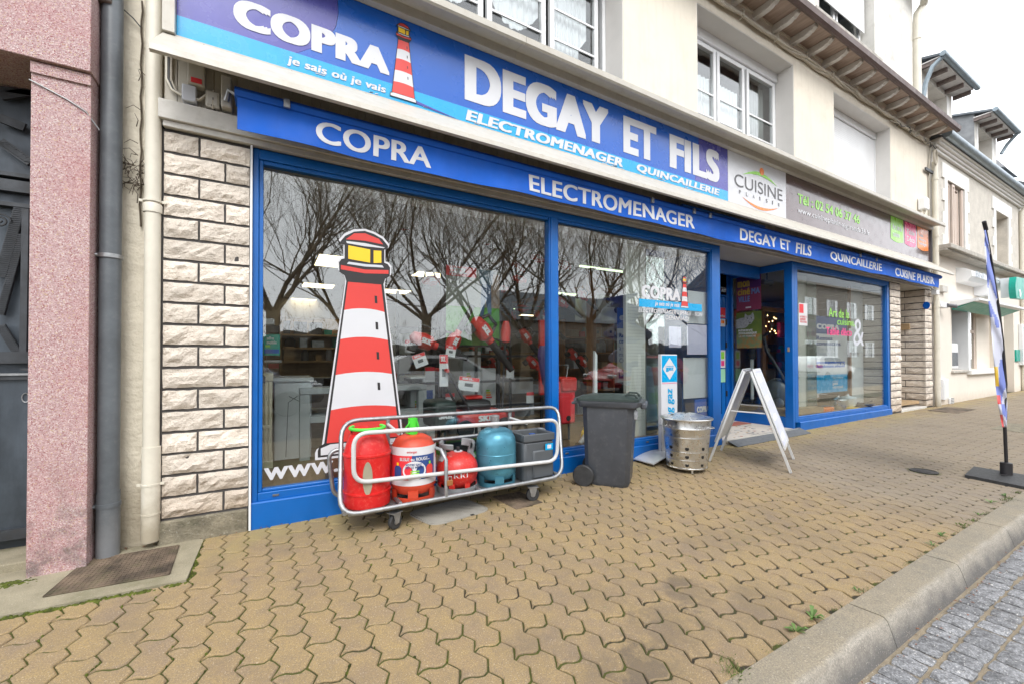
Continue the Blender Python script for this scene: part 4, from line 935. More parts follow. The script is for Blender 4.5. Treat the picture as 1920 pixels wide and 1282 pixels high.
a, b = at(1276, 578, SY), at(1289, 578, SY); lighthouse(a.x, b.x+.02, at(1276, 577, SY).z, at(1276, 518, SY).z, SY-.0015, cs, outline=False)
# Art de la cuisine sticker on the third
ks = thing('kitchenware_sticker', 'green and pink lettering with a grey ampersand on the right display window', 'sticker', (9, .03, 1.5))
tx('Art de la', 1554, 594, 1592, 577, SY, 'lime', ks, .01); tx('cuisine,', 1570, 611, 1603, 597, SY, 'lime', ks, .01); tx('Table déco', 1549, 628, 1597, 613, SY, 'pink', ks, .02); tx('&', 1600, 648, 1620, 598, SY, 'greyprint', ks)
# notices on glass
def notice(name, label, x0, x1, z0, z1, Y, k='label', lines=(), cat='notice', hdr=None, th=.002, mtx=None):
    t_ = thing(name, label, cat, ((x0+x1)/2, Y, z0))
    B('sheet', k, t_, x0, Y-th, z0, x1, Y, z1, mtx=mtx)
    for (u0, v0, u1, v1, kk) in (hdr or ()): B('colour_block', kk, t_, x0+(x1-x0)*u0, Y-th-.001, z0+(z1-z0)*v0, x0+(x1-x0)*u1, Y-th-.0002, z0+(z1-z0)*v1, mtx=mtx)
    for (s_, u0, v0, u1, v1, kk, bd) in lines: text(s_, x0+(x1-x0)*u0, z0+(z1-z0)*v0, x0+(x1-x0)*u1, z0+(z1-z0)*v1, Y-th-.0016, kk, t_, bold=bd, mtx=mtx)
    return t_
def pxbox(a, b, c, d, Y): p, q_ = at(a, (b+d)/2, Y), at(c, (b+d)/2, Y); return p.x, q_.x, at(a, d, Y).z, at(a, b, Y).z
x0, x1, z0, z1 = pxbox(1496, 568, 1512, 610, SY+.012)
notice('parcel_notice', 'white and red parcel notice at the left edge of the right display window', x0, x1, z0, z1, SY, lines=(('ACTIVEZ À\nEXPÉDIEZ\nVOS COLIS', .12, .12, .9, .45, 'redprint', .02),), hdr=((.05, .55, .55, .95, 'redprint'),))

# ================================================================== SHOP INTERIOR
ib = thing('shop_interior', 'dim shop interior with tiled floor and panelled ceiling behind the glass', 'room', (5, 5, 0)); ib['kind'] = 'structure'
IF = .20
B('display_floor', 'carpet', ib, -.5, .09, IF-.04, 5.25, 1.6, IF); B('display_floor', 'lightwood', ib, 7.13, .09, IF-.04, 12.5, 1.6, IF+.02)
B('tiled_floor', 'floor', ib, -.5, 1.1, IF-.12, 12.5, 12, IF-.06)
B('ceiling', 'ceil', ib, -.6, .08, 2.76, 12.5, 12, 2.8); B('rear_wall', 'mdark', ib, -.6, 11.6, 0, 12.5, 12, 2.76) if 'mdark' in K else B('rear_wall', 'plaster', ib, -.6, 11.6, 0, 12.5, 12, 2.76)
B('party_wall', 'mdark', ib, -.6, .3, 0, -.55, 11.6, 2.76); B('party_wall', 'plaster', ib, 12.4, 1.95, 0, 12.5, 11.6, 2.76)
B('ceiling_edge', 'plaster', ib, -.5, .085, 2.60, 5.25, .35, 2.757)
def onz(px, py, z):
    d = ray(px, py); return CAM+d*((z-CAM.z)/d.z)
li = 0
for (px, py, w, d_) in ((632, 490, .6, .9), (597, 535, .6, .6), (569, 562, .6, .6), (742, 546, .6, .6), (812, 515, .7, .5)):
    p = onz(px, py, 2.75); t_ = thing('ceiling_light', ['square lit ceiling light nearest the window, half hidden by the lighthouse sticker', 'second square lit ceiling light left of the lighthouse sticker', 'smallest lit ceiling light left of the lighthouse sticker', 'lit ceiling light right of the lighthouse sticker', 'lit ceiling light above the garden tools'][li], 'ceiling light', (p.x, p.y, 2.74), 'lit ceiling panels in the shop'); li += 1
    B('diffuser', 'lamp', t_, p.x-w/2, p.y-d_/2, 2.738, p.x+w/2, p.y+d_/2, 2.75)
    m = MB().use('plaster'); x0, x1, y0, y1 = p.x-w/2, p.x+w/2, p.y-d_/2, p.y+d_/2; m.box(x0-.03, y0-.03, 2.73, x1+.03, y0-.001, 2.757).box(x0-.03, y1+.001, 2.73, x1+.03, y1+.03, 2.757).box(x0-.03, y0, 2.73, x0-.001, y1, 2.757).box(x1+.001, y0, 2.73, x1+.03, y1, 2.757); m.build('frame', None, t_, smooth=False)
for i, (px, py, l_, Y) in enumerate(((985, 580, 1.1, 3.2), (1075, 553, .7, 2.2), (1120, 546, .5, 2.4), (1130, 505, 1.0, 2.0), (995, 592, .9, 5.5))):
    p = at(px, py, Y); t_ = thing('strip_light', ['strip light tube behind the blue mullion', 'strip light over the water heaters', 'short strip light right of the wooden post', 'strip light across the top of the wooden shelving', 'far strip light low in the shop'][i], 'strip light', tuple(p))
    B('tube', 'tube' if i != 4 else 'lamp', t_, p.x-l_/2, p.y-.02, p.z-.012, p.x+l_/2, p.y+.02, p.z+.012); B('housing', 'plaster', t_, p.x-l_/2-.02, p.y-.05, p.z+.014, p.x+l_/2+.02, p.y+.05, p.z+.09)
def ipx(name, label, cat, a, b, c, d, Y, k, dep=.3, bev=.01, part='body', parent=None):
    x0, x1, z0, z1 = pxbox(a, b, c, d, Y)
    t_ = parent or thing(name, label, cat, ((x0+x1)/2, Y, z0)); B(part, k, t_, x0, Y, z0, x1, Y+dep, z1, bev=bev); return t_, (x0, x1, z0, z1)
# radiator: columns of cast iron
t_ = thing('radiator', 'cream cast-iron column radiator inside the bottom left of the first window', 'radiator', (-.02, .5, .3))
xa = at(484, 800, .45).x; xb = at(512, 800, .45).x
for i in range(7):
    y = .40+i*.065; m = MB()
    for xx in (xa+.02, (xa+xb)/2, xb-.022): m.tube([(xx, y, .34), (xx, y, 1.02)], .018, 8)
    m.box(xa, y-.024, 1.0, xb, y+.024, 1.06).box(xa, y-.024, .30, xb, y+.024, .36).box(xa+.02, y-.02, .62, xb-.02, y+.02, .65); m.build('column', 'radiator', t_, smooth=True, bev=.006)
MB().tube([(xa+.03, .36, 1.03), (xa+.03, .30, 1.03), (xa+.03, .30, .99)], .022, 10).build('valve', 'black', t_)
# white machines and table
t_, bb = ipx('washing_machine', 'white washing machine seen from its side left of the grey table', 'washing machine', 514, 716, 584, 868, 1.15, 'appl', .6)
B('worktop', 'appl', t_, bb[0]-.01, 1.13, bb[3], bb[1]+.02, 1.77, bb[3]+.04, bev=.008); MB().tube([(bb[0]+.1, 1.148, bb[2]+.05), (bb[0]+.12, 1.148, bb[3]-.2), (bb[0]+.2, 1.148, bb[3]-.14)], .004, 5).build('seam', 'greysteel', t_); MB().tube([(bb[1]-.08, 1.148, bb[2]+.05), (bb[1]-.1, 1.148, bb[3]-.2), (bb[1]-.2, 1.148, bb[3]-.14)], .004, 5).build('seam', 'greysteel', t_)
t_, bb = ipx('display_table', 'grey wooden display table with a lower shelf behind the lighthouse sticker', 'table', 562, 728, 800, 740, 1.0, 'tablegrey', .9, part='table_top')
x0, x1 = bb[0], bb[1]; B('shelf', 'tablegrey', t_, x0+.06, 1.02, bb[2]-.28, x1, 1.85, bb[2]-.22, bev=.004)
for xx in (x0, x1-.09):
    for yy in (1.0, 1.81): B('leg', 'tablegrey', t_, xx, yy, IF-.05, xx+.09, yy+.09, bb[2]-.002, bev=.004)
ri = random.Random(5)
for i in range(5): ipx('kitchen_pot', ['dark lidded pot on the grey table', 'steel tray on the grey table', 'wooden board on the grey table', 'grey grill on the table right of the sticker', 'black tray on the right end of the grey table'][i], 'pot', (590, 570, 605, 745, 770)[i], 708+(i % 2)*6, (625, 588, 640, 765, 795)[i], 727, 1.3, ('black', 'galv', 'lightwood', 'darkgrey', 'black')[i], .3)
# back shelving with goods
def shelf_unit(name, label, px0, px1, pys, Y, dep, k='lightwood', goods=True, seed=0):
    x0, x1 = at(px0, 650, Y).x, at(px1, 650, Y).x; t_ = thing(name, label, 'shelving', ((x0+x1)/2, Y, .2)); zs = [at((px0+px1)/2, py, Y).z for py in pys]
    B('side_panel', k, t_, x0-.03, Y, .15, x0, Y+dep, max(zs)+.3); B('side_panel', k, t_, x1, Y, .15, x1+.03, Y+dep, max(zs)+.3); B('back_panel', k, t_, x0, Y+dep, .15, x1, Y+dep+.02, max(zs)+.3)
    rr = random.Random(seed)
    for z in zs:
        B('shelf', k, t_, x0+.001, Y, z-.03, x1-.001, Y+dep-.002, z)
    if goods:
        n_ = 0; ORD = ['lowest', 'second', 'third', 'fourth', 'fifth']; srt = sorted(zs); short = name.replace('_', ' ')
        for z in zs:
            x = x0+.03
            while x < x1-.12:
                w = rr.uniform(.07, .24)*(1 if Y < 6 else 2.4); h = rr.uniform(.08, .24); kk = rr.choice(['cardboard', 'darkgrey', 'label', 'redprint', 'galv', 'greysteel', 'lightwood', 'black', 'teal', 'label'])
                g_ = thing('boxed_goods', ('%s %s %s on the %s shelf of the %s' % (rr.choice(SZ), GW[kk], rr.choice(SHP), ORD[srt.index(z)], short)), 'goods', (x, Y, z), 'goods on '+name.replace('_', ' ')); 
                if rr.random() < .4: MB().lathe([(.01, 0), (w*.4, .0), (w*.42, h*.7), (w*.25, h*.9), (w*.2, h)], x+w/2, Y+dep*.4, z+.002, n=12).build('item', kk, g_)
                else: B('item', kk, g_, x, Y+.03, z+.002, x+w, Y+dep*.8, z+h)
                x += w+rr.uniform(.02, .12); n_ += 1
    return t_
SZ = ['small', 'squat', 'tall', 'narrow', 'wide']; SHP = ['box', 'packet', 'carton', 'tin', 'pot']
GW = dict(cardboard='brown', darkgrey='dark grey', label='white', redprint='red', galv='steel', greysteel='grey', lightwood='pale wooden', black='black', teal='green')
shelf_unit('wooden_shelving', 'pale wooden shelving on the back wall left of the lighthouse sticker', 528, 640, (627, 651, 676), 4.2, .4, seed=1)
shelf_unit('metal_shelving', 'tall shelving deep in the shop between sticker and tool stand', 735, 830, (640, 670, 700, 730), 7.0, .4, 'greysteel', seed=2)
shelf_unit('gift_shelving', 'pale shelving of boxed small appliances left of the blue mullion', 948, 1026, (692, 739, 780), 2.6, .5, 'lightwood', seed=3)
shelf_unit('cookware_shelving', 'wooden shelving of pots and pans under the water heaters', 1060, 1150, (632, 660, 690, 730, 775), 2.4, .45, 'wood', seed=4)
shelf_unit('entrance_shelving', 'dark shelf unit with trinkets seen through the glazed entrance side', 1440, 1475, (620, 660, 690, 730), 2.6, .3, 'wood', seed=6)
shelf_unit('far_shelving', 'low wooden shelving at the far back of the shop', 850, 1030, (640, 655, 672, 690), 10.5, .4, 'lightwood', seed=7)
shelf_unit('garden_shelving', 'dark shelving of tool cartons between the lighthouse sticker and the tool stand', 748, 832, (648, 678, 708, 742, 775), 3.2, .5, 'darkgrey', seed=11)
shelf_unit('hardware_shelving', 'brown shelving of hardware behind the garden poster', 862, 945, (632, 662, 694, 728, 765), 4.0, .5, 'wood', seed=12)
shelf_unit('paint_shelving', 'shelving of tins and cartons at the right of the timber post', 1118, 1172, (628, 655, 685, 718, 755), 3.4, .5, 'darkgrey', seed=13)
shelf_unit('counter_shelving', 'dark low shelving under the teal poster at the back left', 500, 560, (640, 662, 690), 6.0, .5, 'wood', seed=14)
# teal poster at the left window edge
x0, x1, z0, z1 = pxbox(494, 627, 525, 666, .5); notice('teal_poster', 'teal poster under a grey clip at the left edge of the first window', x0, x1, z0, z1, .5, 'teal', (('offre\nmobile', .2, .55, .8, .9, 'label', .02),), hdr=((.05, .1, .95, .3, 'signblue'), (.1, .4, .4, .5, 'lime')))
ipx('black_screen', 'black screen above the teal poster', 'screen', 494, 610, 524, 625, .52, 'black', .04); ipx('white_box', 'small white box above the black screen at the window edge', 'box', 494, 597, 515, 609, .6, 'label', .2)
ipx('counter_shelf', 'white shelf edge above the washing machine', 'shelf', 494, 675, 528, 680, 1.0, 'label', .4)
# garden tool stand
ts_ = thing('tool_stand', 'black display stand with a large garden poster and hanging red tools', 'display stand', (2.1, .6, .2))
x0, x1, z0, z1 = pxbox(836, 497, 936, 646, .75)
B('poster_board', 'black', ts_, x0-.05, .75, z0-.02, x1+.03, .79, z1+.06, bev=.003); B('stand_leg', 'black', ts_, x0-.04, .76, IF, x0+.0, .79, z0-.02); B('stand_leg', 'black', ts_, x1-.02, .76, IF, x1+.02, .79, z0-.02); B('stand_foot', 'black', ts_, x0-.05, .45, IF, x1+.04, .95, IF+.03, bev=.005)
K['ptealshirt'] = mat('printed_shirt', (.16, .26, .34), .4); K['lawn'] = mat('printed_lawn', (.09, .36, .04), .35, var=.25, vscale=8); K['psky'] = mat('printed_backdrop', (.34, .36, .32), .35, var=.25, vscale=3); K['jeans'] = mat('printed_denim', (.06, .15, .30), .4, var=.2, vscale=20); K['skin'] = mat('printed_wall', (.45, .33, .26), .4, var=.3, vscale=14)
py_ = .748
B('poster_backdrop', 'psky', ts_, x0, py_-.002, z0+.42, x1, py_, z1); B('poster_lawn', 'lawn', ts_, x0, py_-.002, z0, x1, py_, z0+.418); B('poster_wall', 'skin', ts_, x1-.13, py_-.004, z0+.42, x1, py_-.0022, z1-.05)
hp = (z1-z0); wq = x1-x0
m = MB().face([(x0+wq*.62, z0+hp*.34), (x0+wq*.68, z0+hp*.34), (x0+wq*.72, z0+hp*.62), (x0+wq*.78, z0+hp*.40), (x0+wq*.84, z0+hp*.40), (x0+wq*.83, z0+hp*.80), (x0+wq*.65, z0+hp*.80)], py_-.0062, .002); m.build('poster_figure', 'jeans', ts_, smooth=False)
MB().face([(x0+wq*.62, z0+hp*.80), (x0+wq*.86, z0+hp*.80), (x0+wq*.88, z0+hp*.99), (x0+wq*.60, z0+hp*.99)], py_-.0062, .002).build('poster_shirt', 'ptealshirt', ts_, smooth=False)
B('poster_title', 'redprint', ts_, x0, py_-.004, z1-.11, x0+(x1-x0)*.55, py_-.0022, z1-.0); text('DES OUTILS\nPUISSANTS\nPOUR ENTRETENIR\nFACILEMENT', x0+.04, z0+.62, x0+.30, z0+.86, py_-.006, 'label', ts_, bold=.01)
text('SKIL', x0+.08, z1-.08, x0+.24, z1-.02, py_-.006, 'label', ts_, bold=.05, shear=.2)
def tool(name, label, px, py, Y, s_, ang, kind):
    p = at(px, py, Y); t_ = thing(name, label, 'tool', tuple(p)); mt = Matrix.Translation(p) @ Matrix.Rotation(ang, 4, 'Y') @ Matrix.Scale(s_, 4)
    if kind == 'blower':
        MB().lathe([(.02, -.18), (.07, -.15), (.10, -.02), (.09, .08), (.05, .12), (.045, .18)], 0, 0, 0, n=16, axis='x').build('motor_housing', 'redsteel', t_, mtx=mt)
        MB().tube([(-.12, 0, .07), (-.09, 0, .17), (.05, 0, .18), (.09, 0, .08)], .022, 8).build('handle', 'black', t_, mtx=mt)
        MB().lathe([(.048, 0), (.042, .28), (.036, .42)], 0, 0, 0, n=14, axis='x').build('nozzle', 'black', t_, mtx=mt @ Matrix.Translation((.17, 0, 0)))
        MB().box(-.16, -.05, -.16, -.06, .05, -.07).build('battery', 'black', t_, bev=.01, mtx=mt)
        text('SKIL', -.06, -.03, .06, .03, -.104, 'label', t_, bold=.05, mtx=mt)
    if kind == 'trimmer':
        MB().tube([(0, 0, .45), (0, 0, -.55)], .016, 8).build('shaft', 'black', t_, mtx=mt); MB().lathe([(.02, -.06), (.055, -.04), (.06, .1), (.035, .2)], 0, 0, .35, n=14).build('motor_housing', 'redsteel', t_, mtx=mt)
        MB().tube([(-.02, 0, .3), (-.16, 0, .34), (-.17, 0, .22), (-.02, 0, .2)], .014, 8).build('handle', 'black', t_, mtx=mt); MB().lathe([(.03, .1), (.06, .03), (.13, .0), (.12, -.02), (.0, -.02)], 0, 0, -.6, n=18).build('cutting_head', 'redsteel', t_, mtx=mt)
    return t_
tool('leaf_blower', 'red and black leaf blower hanging left of the garden poster', 795, 640, .62, .85, rad(20), 'blower')
tool('hedge_trimmer', 'red hedge trimmer hanging over the left side of the garden poster', 850, 640, .60, .75, rad(-60), 'blower')
tool('cordless_blower', 'red cordless blower hanging on the middle of the garden poster', 905, 620, .58, .95, rad(50), 'blower')
tool('string_trimmer', 'red string trimmer with a loop handle standing right of the garden poster', 945, 690, .60, .95, rad(3), 'trimmer')
for i, (a, b, c, d, r) in enumerate(((771, 663, 796, 688, -20), (824, 664, 840, 724, 0), (838, 648, 856, 668, 10), (861, 707, 900, 733, 8))):
    x0, x1, z0, z1 = pxbox(a, b, c, d, .45); zc = (x0+x1)/2
    notice('price_tag', ['tilted red and white price tag under the leaf blower', 'long narrow hanging tag card left of the poster stand', 'small price tag on the hedge trimmer', 'wide red and white card hanging above the mower'][i], x0, x1, z0, z1, .45, 'label', (('SKIL', .15, .78, .7, .94, 'label', .04),), hdr=((.02, .72, .98, .99, 'redprint'), (.3, .3, .7, .55, 'darkgrey'), (.2, .1, .8, .2, 'greyprint')), cat='price tag', mtx=Matrix.Translation((zc, .45, z1)) @ Matrix.Rotation(rad(r), 4, 'Y') @ Matrix.Translation((-zc, -.45, -z1)))
# rack of hanging tools further in
rk_ = thing('tool_rack', 'dark slatted rack of red garden tools behind the poster stand', 'rack', (3, 1.7, .2)); xa_, xb_2 = at(745, 650, 1.27).x, at(1020, 650, 1.27).x
for i in range(5): B('rail', 'black', rk_, xa_, 1.275, .55+i*.32, xb_2, 1.299, .58+i*.32)
for i in range(5): B('upright', 'black', rk_, xa_+(xb_2-xa_-.03)*i/4, 1.30, IF, xa_+(xb_2-xa_-.03)*i/4+.03, 1.33, 1.95)
src = bpy.data.objects['leaf_blower']; sl_ = Vector(src.location); rt9 = random.Random(12); ORDN = ['first', 'second', 'third', 'fourth', 'fifth', 'sixth', 'seventh']
for row, pyy in enumerate((618, 668, 716, 752)):
    for c_ in range(7):
        p = at(762+c_*37, pyy, 1.18); c2 = copy_thing(src, (0, 0, 0), 'red tool on the dark rack, %s from the left in its %s row' % (ORDN[c_], ('top', 'second', 'third', 'bottom')[row]))
        sc_ = rt9.uniform(.65, .95); c2.location = p; c2.scale = (sc_, sc_, sc_); c2.rotation_euler = (0, rt9.uniform(-.9, .9), rt9.uniform(-.4, .4)); c2['group'] = 'red tools on the rack'
        if (row*7+c_) % 4 == 0: x0, x1, z0, z1 = p.x-.05, p.x+.06, p.z-.26, p.z-.12; notice('price_tag', 'white tag under the %s tool of the %s row on the dark rack' % (ORDN[c_], ('top', 'second', 'third', 'bottom')[row]), x0, x1, z0, z1, 1.06, 'label', hdr=((.0, .7, 1, 1, 'redprint'),), cat='price tag')
# mower
mw = thing('lawn_mower', 'red and black lawn mower on green turf behind the bottle trolley', 'lawn mower', (2.1, .55, IF))
p = at(890, 790, .55); mx_, mz_ = p.x, p.z
MB().box(mx_-.25, .35, mz_-.02, mx_+.30, .8, mz_+.13).build('deck', 'redsteel', mw, bev=.05); MB().box(mx_-.16, .42, mz_+.12, mx_+.15, .72, mz_+.24).build('motor_cover', 'black', mw, bev=.05); MB().box(mx_-.12, .5, mz_+.24, mx_+.08, .66, mz_+.28).build('battery_lid', 'redsteel', mw, bev=.02)
MB().box(mx_-.5, .38, mz_-.02, mx_-.26, .78, mz_+.25).build('grass_box', 'binlid', mw, bev=.04); text('SKIL', mx_-.46, mz_+.08, mx_-.3, mz_+.15, .376, 'label', mw, bold=.05)
text('SKIL', mx_-.05, mz_+.03, mx_+.15, mz_+.09, .346, 'label', mw, bold=.05)
for dx in (-.2, .24):
    for yy in (.33, .82): MB().lathe([(.03, -.02), (.085, -.02), (.09, 0), (.085, .02), (.03, .02)], mx_+dx, yy, mz_-.03, n=20, axis='y').build('wheel', 'black', mw)
for dy in (.42, .72): MB().tube([(mx_-.1, dy, mz_+.1), (mx_-.32, dy, mz_+.5), (mx_-.36, dy, mz_+.55)], .014, 8).build('handle_tube', 'black', mw)
MB().tube([(mx_-.36, .40, mz_+.55), (mx_-.36, .74, mz_+.55)], .02, 8).build('handle_grip', 'redsteel', mw)
x0, x1, z0, z1 = pxbox(845, 815, 1000, 840, .5); B('turf', 'lawn', mw, x0-.1, .2, IF+.001, x1, 1.1, IF+.02)
tool('vacuum_stick', 'purple stick vacuum cleaner standing against the blue mullion', 1018, 700, .35, .01, 0, 'x')
vs = bpy.data.objects['vacuum_stick']; pa, pb_, pc = at(1017, 668, .35), at(1022, 720, .33), at(1030, 800, .3)
K['vac'] = mat('purple_vacuum', (.10, .06, .20), .3, var=.1)
MB().tube([pb_, pc], .02, 10).build('tube', 'vac', vs); MB().tube([pa+Vector((0, 0, .12)), pa+Vector((.0, 0, .08)), pa, pb_], [.03, .05, .055, .03], 14).build('motor_body', 'vac', vs); MB().box(pc.x-.12, .2, IF, pc.x+.12, .34, IF+.07).build('floor_head', 'black', vs, bev=.02)
ipx('red_display_panel', 'red display panel standing beside the stick vacuum', 'panel', 1013, 600, 1026, 740, .8, 'redsteel', .05)
for i, (a, b, c, d, Y, k, nm, lab) in enumerate(((770, 706, 816, 830, 1.3, 'appl', 'freezer', 'white freezer under the leaf blower'), (868, 658, 902, 830, 1.5, 'appl', 'fridge', 'tall white fridge behind the tool poster'), (905, 690, 930, 780, 1.45, 'label', 'tall_box', 'white carton with an energy label right of the fridge'), (955, 708, 1000, 738, 2.3, 'label', 'appliance_box', 'white boxed appliance on the pale shelving'), (740, 625, 770, 700, 2.5, 'greige', 'cupboard', 'grey cupboard right of the lighthouse sticker'))):
    t_, bb = ipx(nm, lab, 'appliance', a, b, c, d, Y, k, .5)
    if i < 3:
        for j, kk in enumerate(('lime', 'yellow', 'orprint', 'redprint')): B('energy_label', kk, t_, bb[0]+.05, Y-.003, bb[3]-.3-j*.03, bb[0]+.1+j*.012, Y-.0005, bb[3]-.28-j*.03)
        B('info_card', 'signblue' if i == 0 else 'greyprint', t_, bb[0]+.15, Y-.003, bb[3]-.32, bb[1]-.03, Y-.0005, bb[3]-.16)
# second window
sc = thing('shopping_caddy', 'red shopping trolley bag with a black emblem behind the second window', 'shopping trolley', (2.8, .4, .3))
x0, x1, z0, z1 = pxbox(1051, 694, 1080, 796, .38)
MB().box(x0, .38, z0, x1, .62, z1-.12).build('bag', 'redprint', sc, bev=.03); MB().box(x0+.01, .36, z1-.25, x1+.01, .64, z1-.08).build('flap', 'redsteel', sc, bev=.025)
MB().tube([(x0+.06, .5, z1-.1), (x0+.04, .5, z1+.06), (x0+.2, .5, z1+.06), (x1-.05, .5, z1-.1)], .01, 8).build('handle', 'galv', sc); MB().tube([(x0+.04, .5, z0), (x0+.04, .45, IF+.03), (x1-.05, .45, IF+.03), (x1-.02, .5, z0+.1)], .012, 8).build('frame', 'darkgrey', sc); MB().lathe([(.001, -.004), (.03, -.004), (.032, 0)], (x0+x1)/2, .377, z0+.07, n=16, axis='y').build('emblem', 'black', sc)
wp = thing('timber_post', 'brown timber post with rails inside the second window', 'post', (3.2, 1.6, .2)); p = at(1109, 600, 1.6); z1 = at(1109, 504, 1.6).z
B('post', 'wood', wp, p.x-.055, 1.55, IF-.06, p.x+.055, 1.66, z1, bev=.004); B('rail', 'wood', wp, p.x+.056, 1.57, z1-.14, p.x+3.4, 1.64, z1-.03); B('rail', 'wood', wp, p.x+.056, 1.57, z1-.36, p.x+3.4, 1.64, z1-.29); B('rail', 'wood', wp, p.x-.2, 1.57, z1-.40, p.x-.056, 1.64, z1-.33); B('rail', 'wood', wp, p.x-.02, 1.661, z1-.32, p.x+.05, 4.5, z1-.24)
for i, (px, py, r, h, Y) in enumerate(((1101, 605, .21, .46, 2.2), (1123, 604, .2, .44, 2.1), (1142, 606, .15, .26, 1.9))):
    p = at(px, py, Y); t_ = thing('water_heater', ['white round water heater left of the timber post', 'white water heater right of the timber post', 'small squat white water heater nearest the grey panel'][i], 'water heater', tuple(p)); MB().lathe([(.02, -.01), (r*.8, 0), (r, .03), (r, h-.04), (r*.8, h), (.02, h+.01)], p.x, Y, p.z, n=24).build('tank', 'appl', t_); MB().lathe([(.001, -.02), (.05, -.015), (.055, 0)], p.x+.03, Y-r, p.z+h*.8, n=12, axis='y').build('dial', 'black', t_)
bh = [(1121, 632, 'left'), (1145, 631, 'right')]
for px, py, w_ in bh:
    p = at(px, py, 2.0); t_ = thing('bird_house', 'small wooden bird house on the %s below the water heaters' % w_, 'bird house', tuple(p)); B('house', 'lightwood', t_, p.x-.08, 2.0, p.z, p.x+.08, 2.14, p.z+.16, bev=.003); MB().prism([(p.x-.1, 1.98, p.z+.16), (p.x+.1, 1.98, p.z+.16), (p.x, 1.98, p.z+.23)], (0, .18, 0)).build('roof', 'wood', t_, smooth=False); B('opening', 'black', t_, p.x-.025, 1.995, p.z+.06, p.x+.025, 1.9995, p.z+.11)
x0, x1, z0, z1 = pxbox(1157, 577, 1176, 716, .9); x1 += .25
notice('roller_banner', 'tall blue and white banner behind the grey perforated panel in the second window', x0, x1, z0, z1, .9, 'label', (('c', .1, .83, .4, .9, 'label', .04), ('Rester\nconnectés', .08, .52, .95, .66, 'navy', .03), ('à votre\nmagasin\nCOPRA', .08, .26, .8, .49, 'navy', .0), ('www', .1, .08, .5, .14, 'label', .03)), hdr=((0, .72, 1, 1, 'signblue'), (.06, .05, .9, .17, 'navy')), cat='banner')
pp = thing('perforated_panel', 'pale grey perforated panel standing inside the second window', 'panel', (3.9, .5, .2)); x0, x1, z0, z1 = pxbox(1174, 446, 1210, 820, .28)
B('board', 'greige', pp, x0, .28, IF, x1, .33, 2.59, bev=.003)
m = MB().use('darkgrey')
for i in range(9):
    for j in range(40): m.box(x0+.04+i*(x1-x0-.08)/8-.004, .278, IF+.2+j*.04-.004, x0+.04+i*(x1-x0-.08)/8+.004, .2795, IF+.2+j*.04+.004)
tag(m.build('perforations', None, pp, smooth=False), kind='stuff')
# dark side panel and posters of second window
x0, x1, z0, z1 = pxbox(1212, 440, 1246, 830, .30)
gp_ = thing('glass_divider', 'greenish glass divider strip beside the perforated panel', 'glass panel', (4.2, .3, .2)); K['gdiv'] = glassmat('divider_glass', .35, (.6, .72, .66)); B('sheet', 'gdiv', gp_, x0, .30, IF, x1, .308, 2.55); B('blue_header', 'navy', gp_, x0, .29, 2.5, x1, .299, 2.57)
for i, (a, b, c, d, k, lab, Y) in enumerate(((1254, 612, 1277, 651, 'paperlilac', 'small pale lilac paper sheet facing inwards in the second window', .07), (1288, 608, 1325, 664, 'paperlilac', 'larger pale lilac paper sheet beside the door post', .07), (1281, 670, 1329, 747, 'label', 'big plain white board low in the second window', .12), (1290, 545, 1330, 606, 'greyprint', 'grey sheet high beside the door post', .12))):
    if k == 'paperlilac' and k not in K: K[k] = mat('lilac_paper', (.52, .50, .66), .8, var=.03)
    x0, x1, z0, z1 = pxbox(a, b, c, d, Y); notice('paper_sheet', lab, x0, x1, z0, z1, Y, k)
x0, x1, z0, z1 = pxbox(1301, 748, 1331, 772, .12); notice('shop_box', 'blue carton with the shop name at the foot of the door post', x0, x1, z0-.15, z1, .12, 'signblue', (('COPRA', .1, .45, .85, .7, 'label', .05),), hdr=((.0, .0, 1, .2, 'cyan'),), cat='carton', th=.02)
x0, x1, z0, z1 = pxbox(1211, 682, 1240, 790, .5); notice('leaflet_poster', 'pale poster with pictures of tools and magenta title behind the gas sign', x0, x1+.25, z0, z1, .5, 'label', (('VIVANY', .1, .86, .6, .94, 'pink', .03),), hdr=((.05, .6, .4, .8, 'darkgrey'), (.5, .55, .9, .75, 'greyprint'), (.1, .3, .45, .5, 'lime'), (.55, .25, .9, .45, 'cyan'), (.1, .08, .4, .22, 'teal')), cat='poster')
x0, x1, z0, z1 = pxbox(1264, 690, 1302, 768, .6); t_ = thing('black_barbecue', 'black folding frame with a grill bag beside the gas sign', 'barbecue', (x0, .6, .2)); MB().tube([(x0, .6, z0), (x0, .6, z1-.1), (x0+.1, .6, z1-.02), (x1, .6, z1-.05), (x1+.05, .6, z0+.1)], .02, 8).build('frame', 'black', t_); B('bag', 'darkgrey', t_, x0+.05, .62, IF, x1-.05, .85, z1-.22, bev=.03)
t_ = thing('cleaning_bottle', 'yellow-green spray bottle on the carpet left of the wheelie bin', 'bottle', (2.9, .3, .2)); p = at(1095, 832, .25); MB().lathe([(.001, 0), (.035, .0), (.037, .10), (.03, .14), (.012, .16), (.012, .19), (.001, .19)], p.x, .25, IF+.001, n=14).build('body', 'yellow', t_); B('label_band', 'signblue', t_, p.x-.03, .209, IF+.05, p.x+.03, .2115, IF+.08)
t_ = thing('hand_vacuum', 'small white and black hand vacuum on the carpet behind the wheelie bin', 'vacuum cleaner', (2.95, .3, .2)); p = at(1100, 842, .2); MB().tube([(p.x-.1, .2, IF+.03), (p.x, .2, IF+.10), (p.x+.15, .2, IF+.10)], [.02, .045, .05], 10).build('body', 'appl', t_); MB().box(p.x-.14, .15, IF+.001, p.x-.02, .24, IF+.03).build('nozzle', 'black', t_, bev=.01)
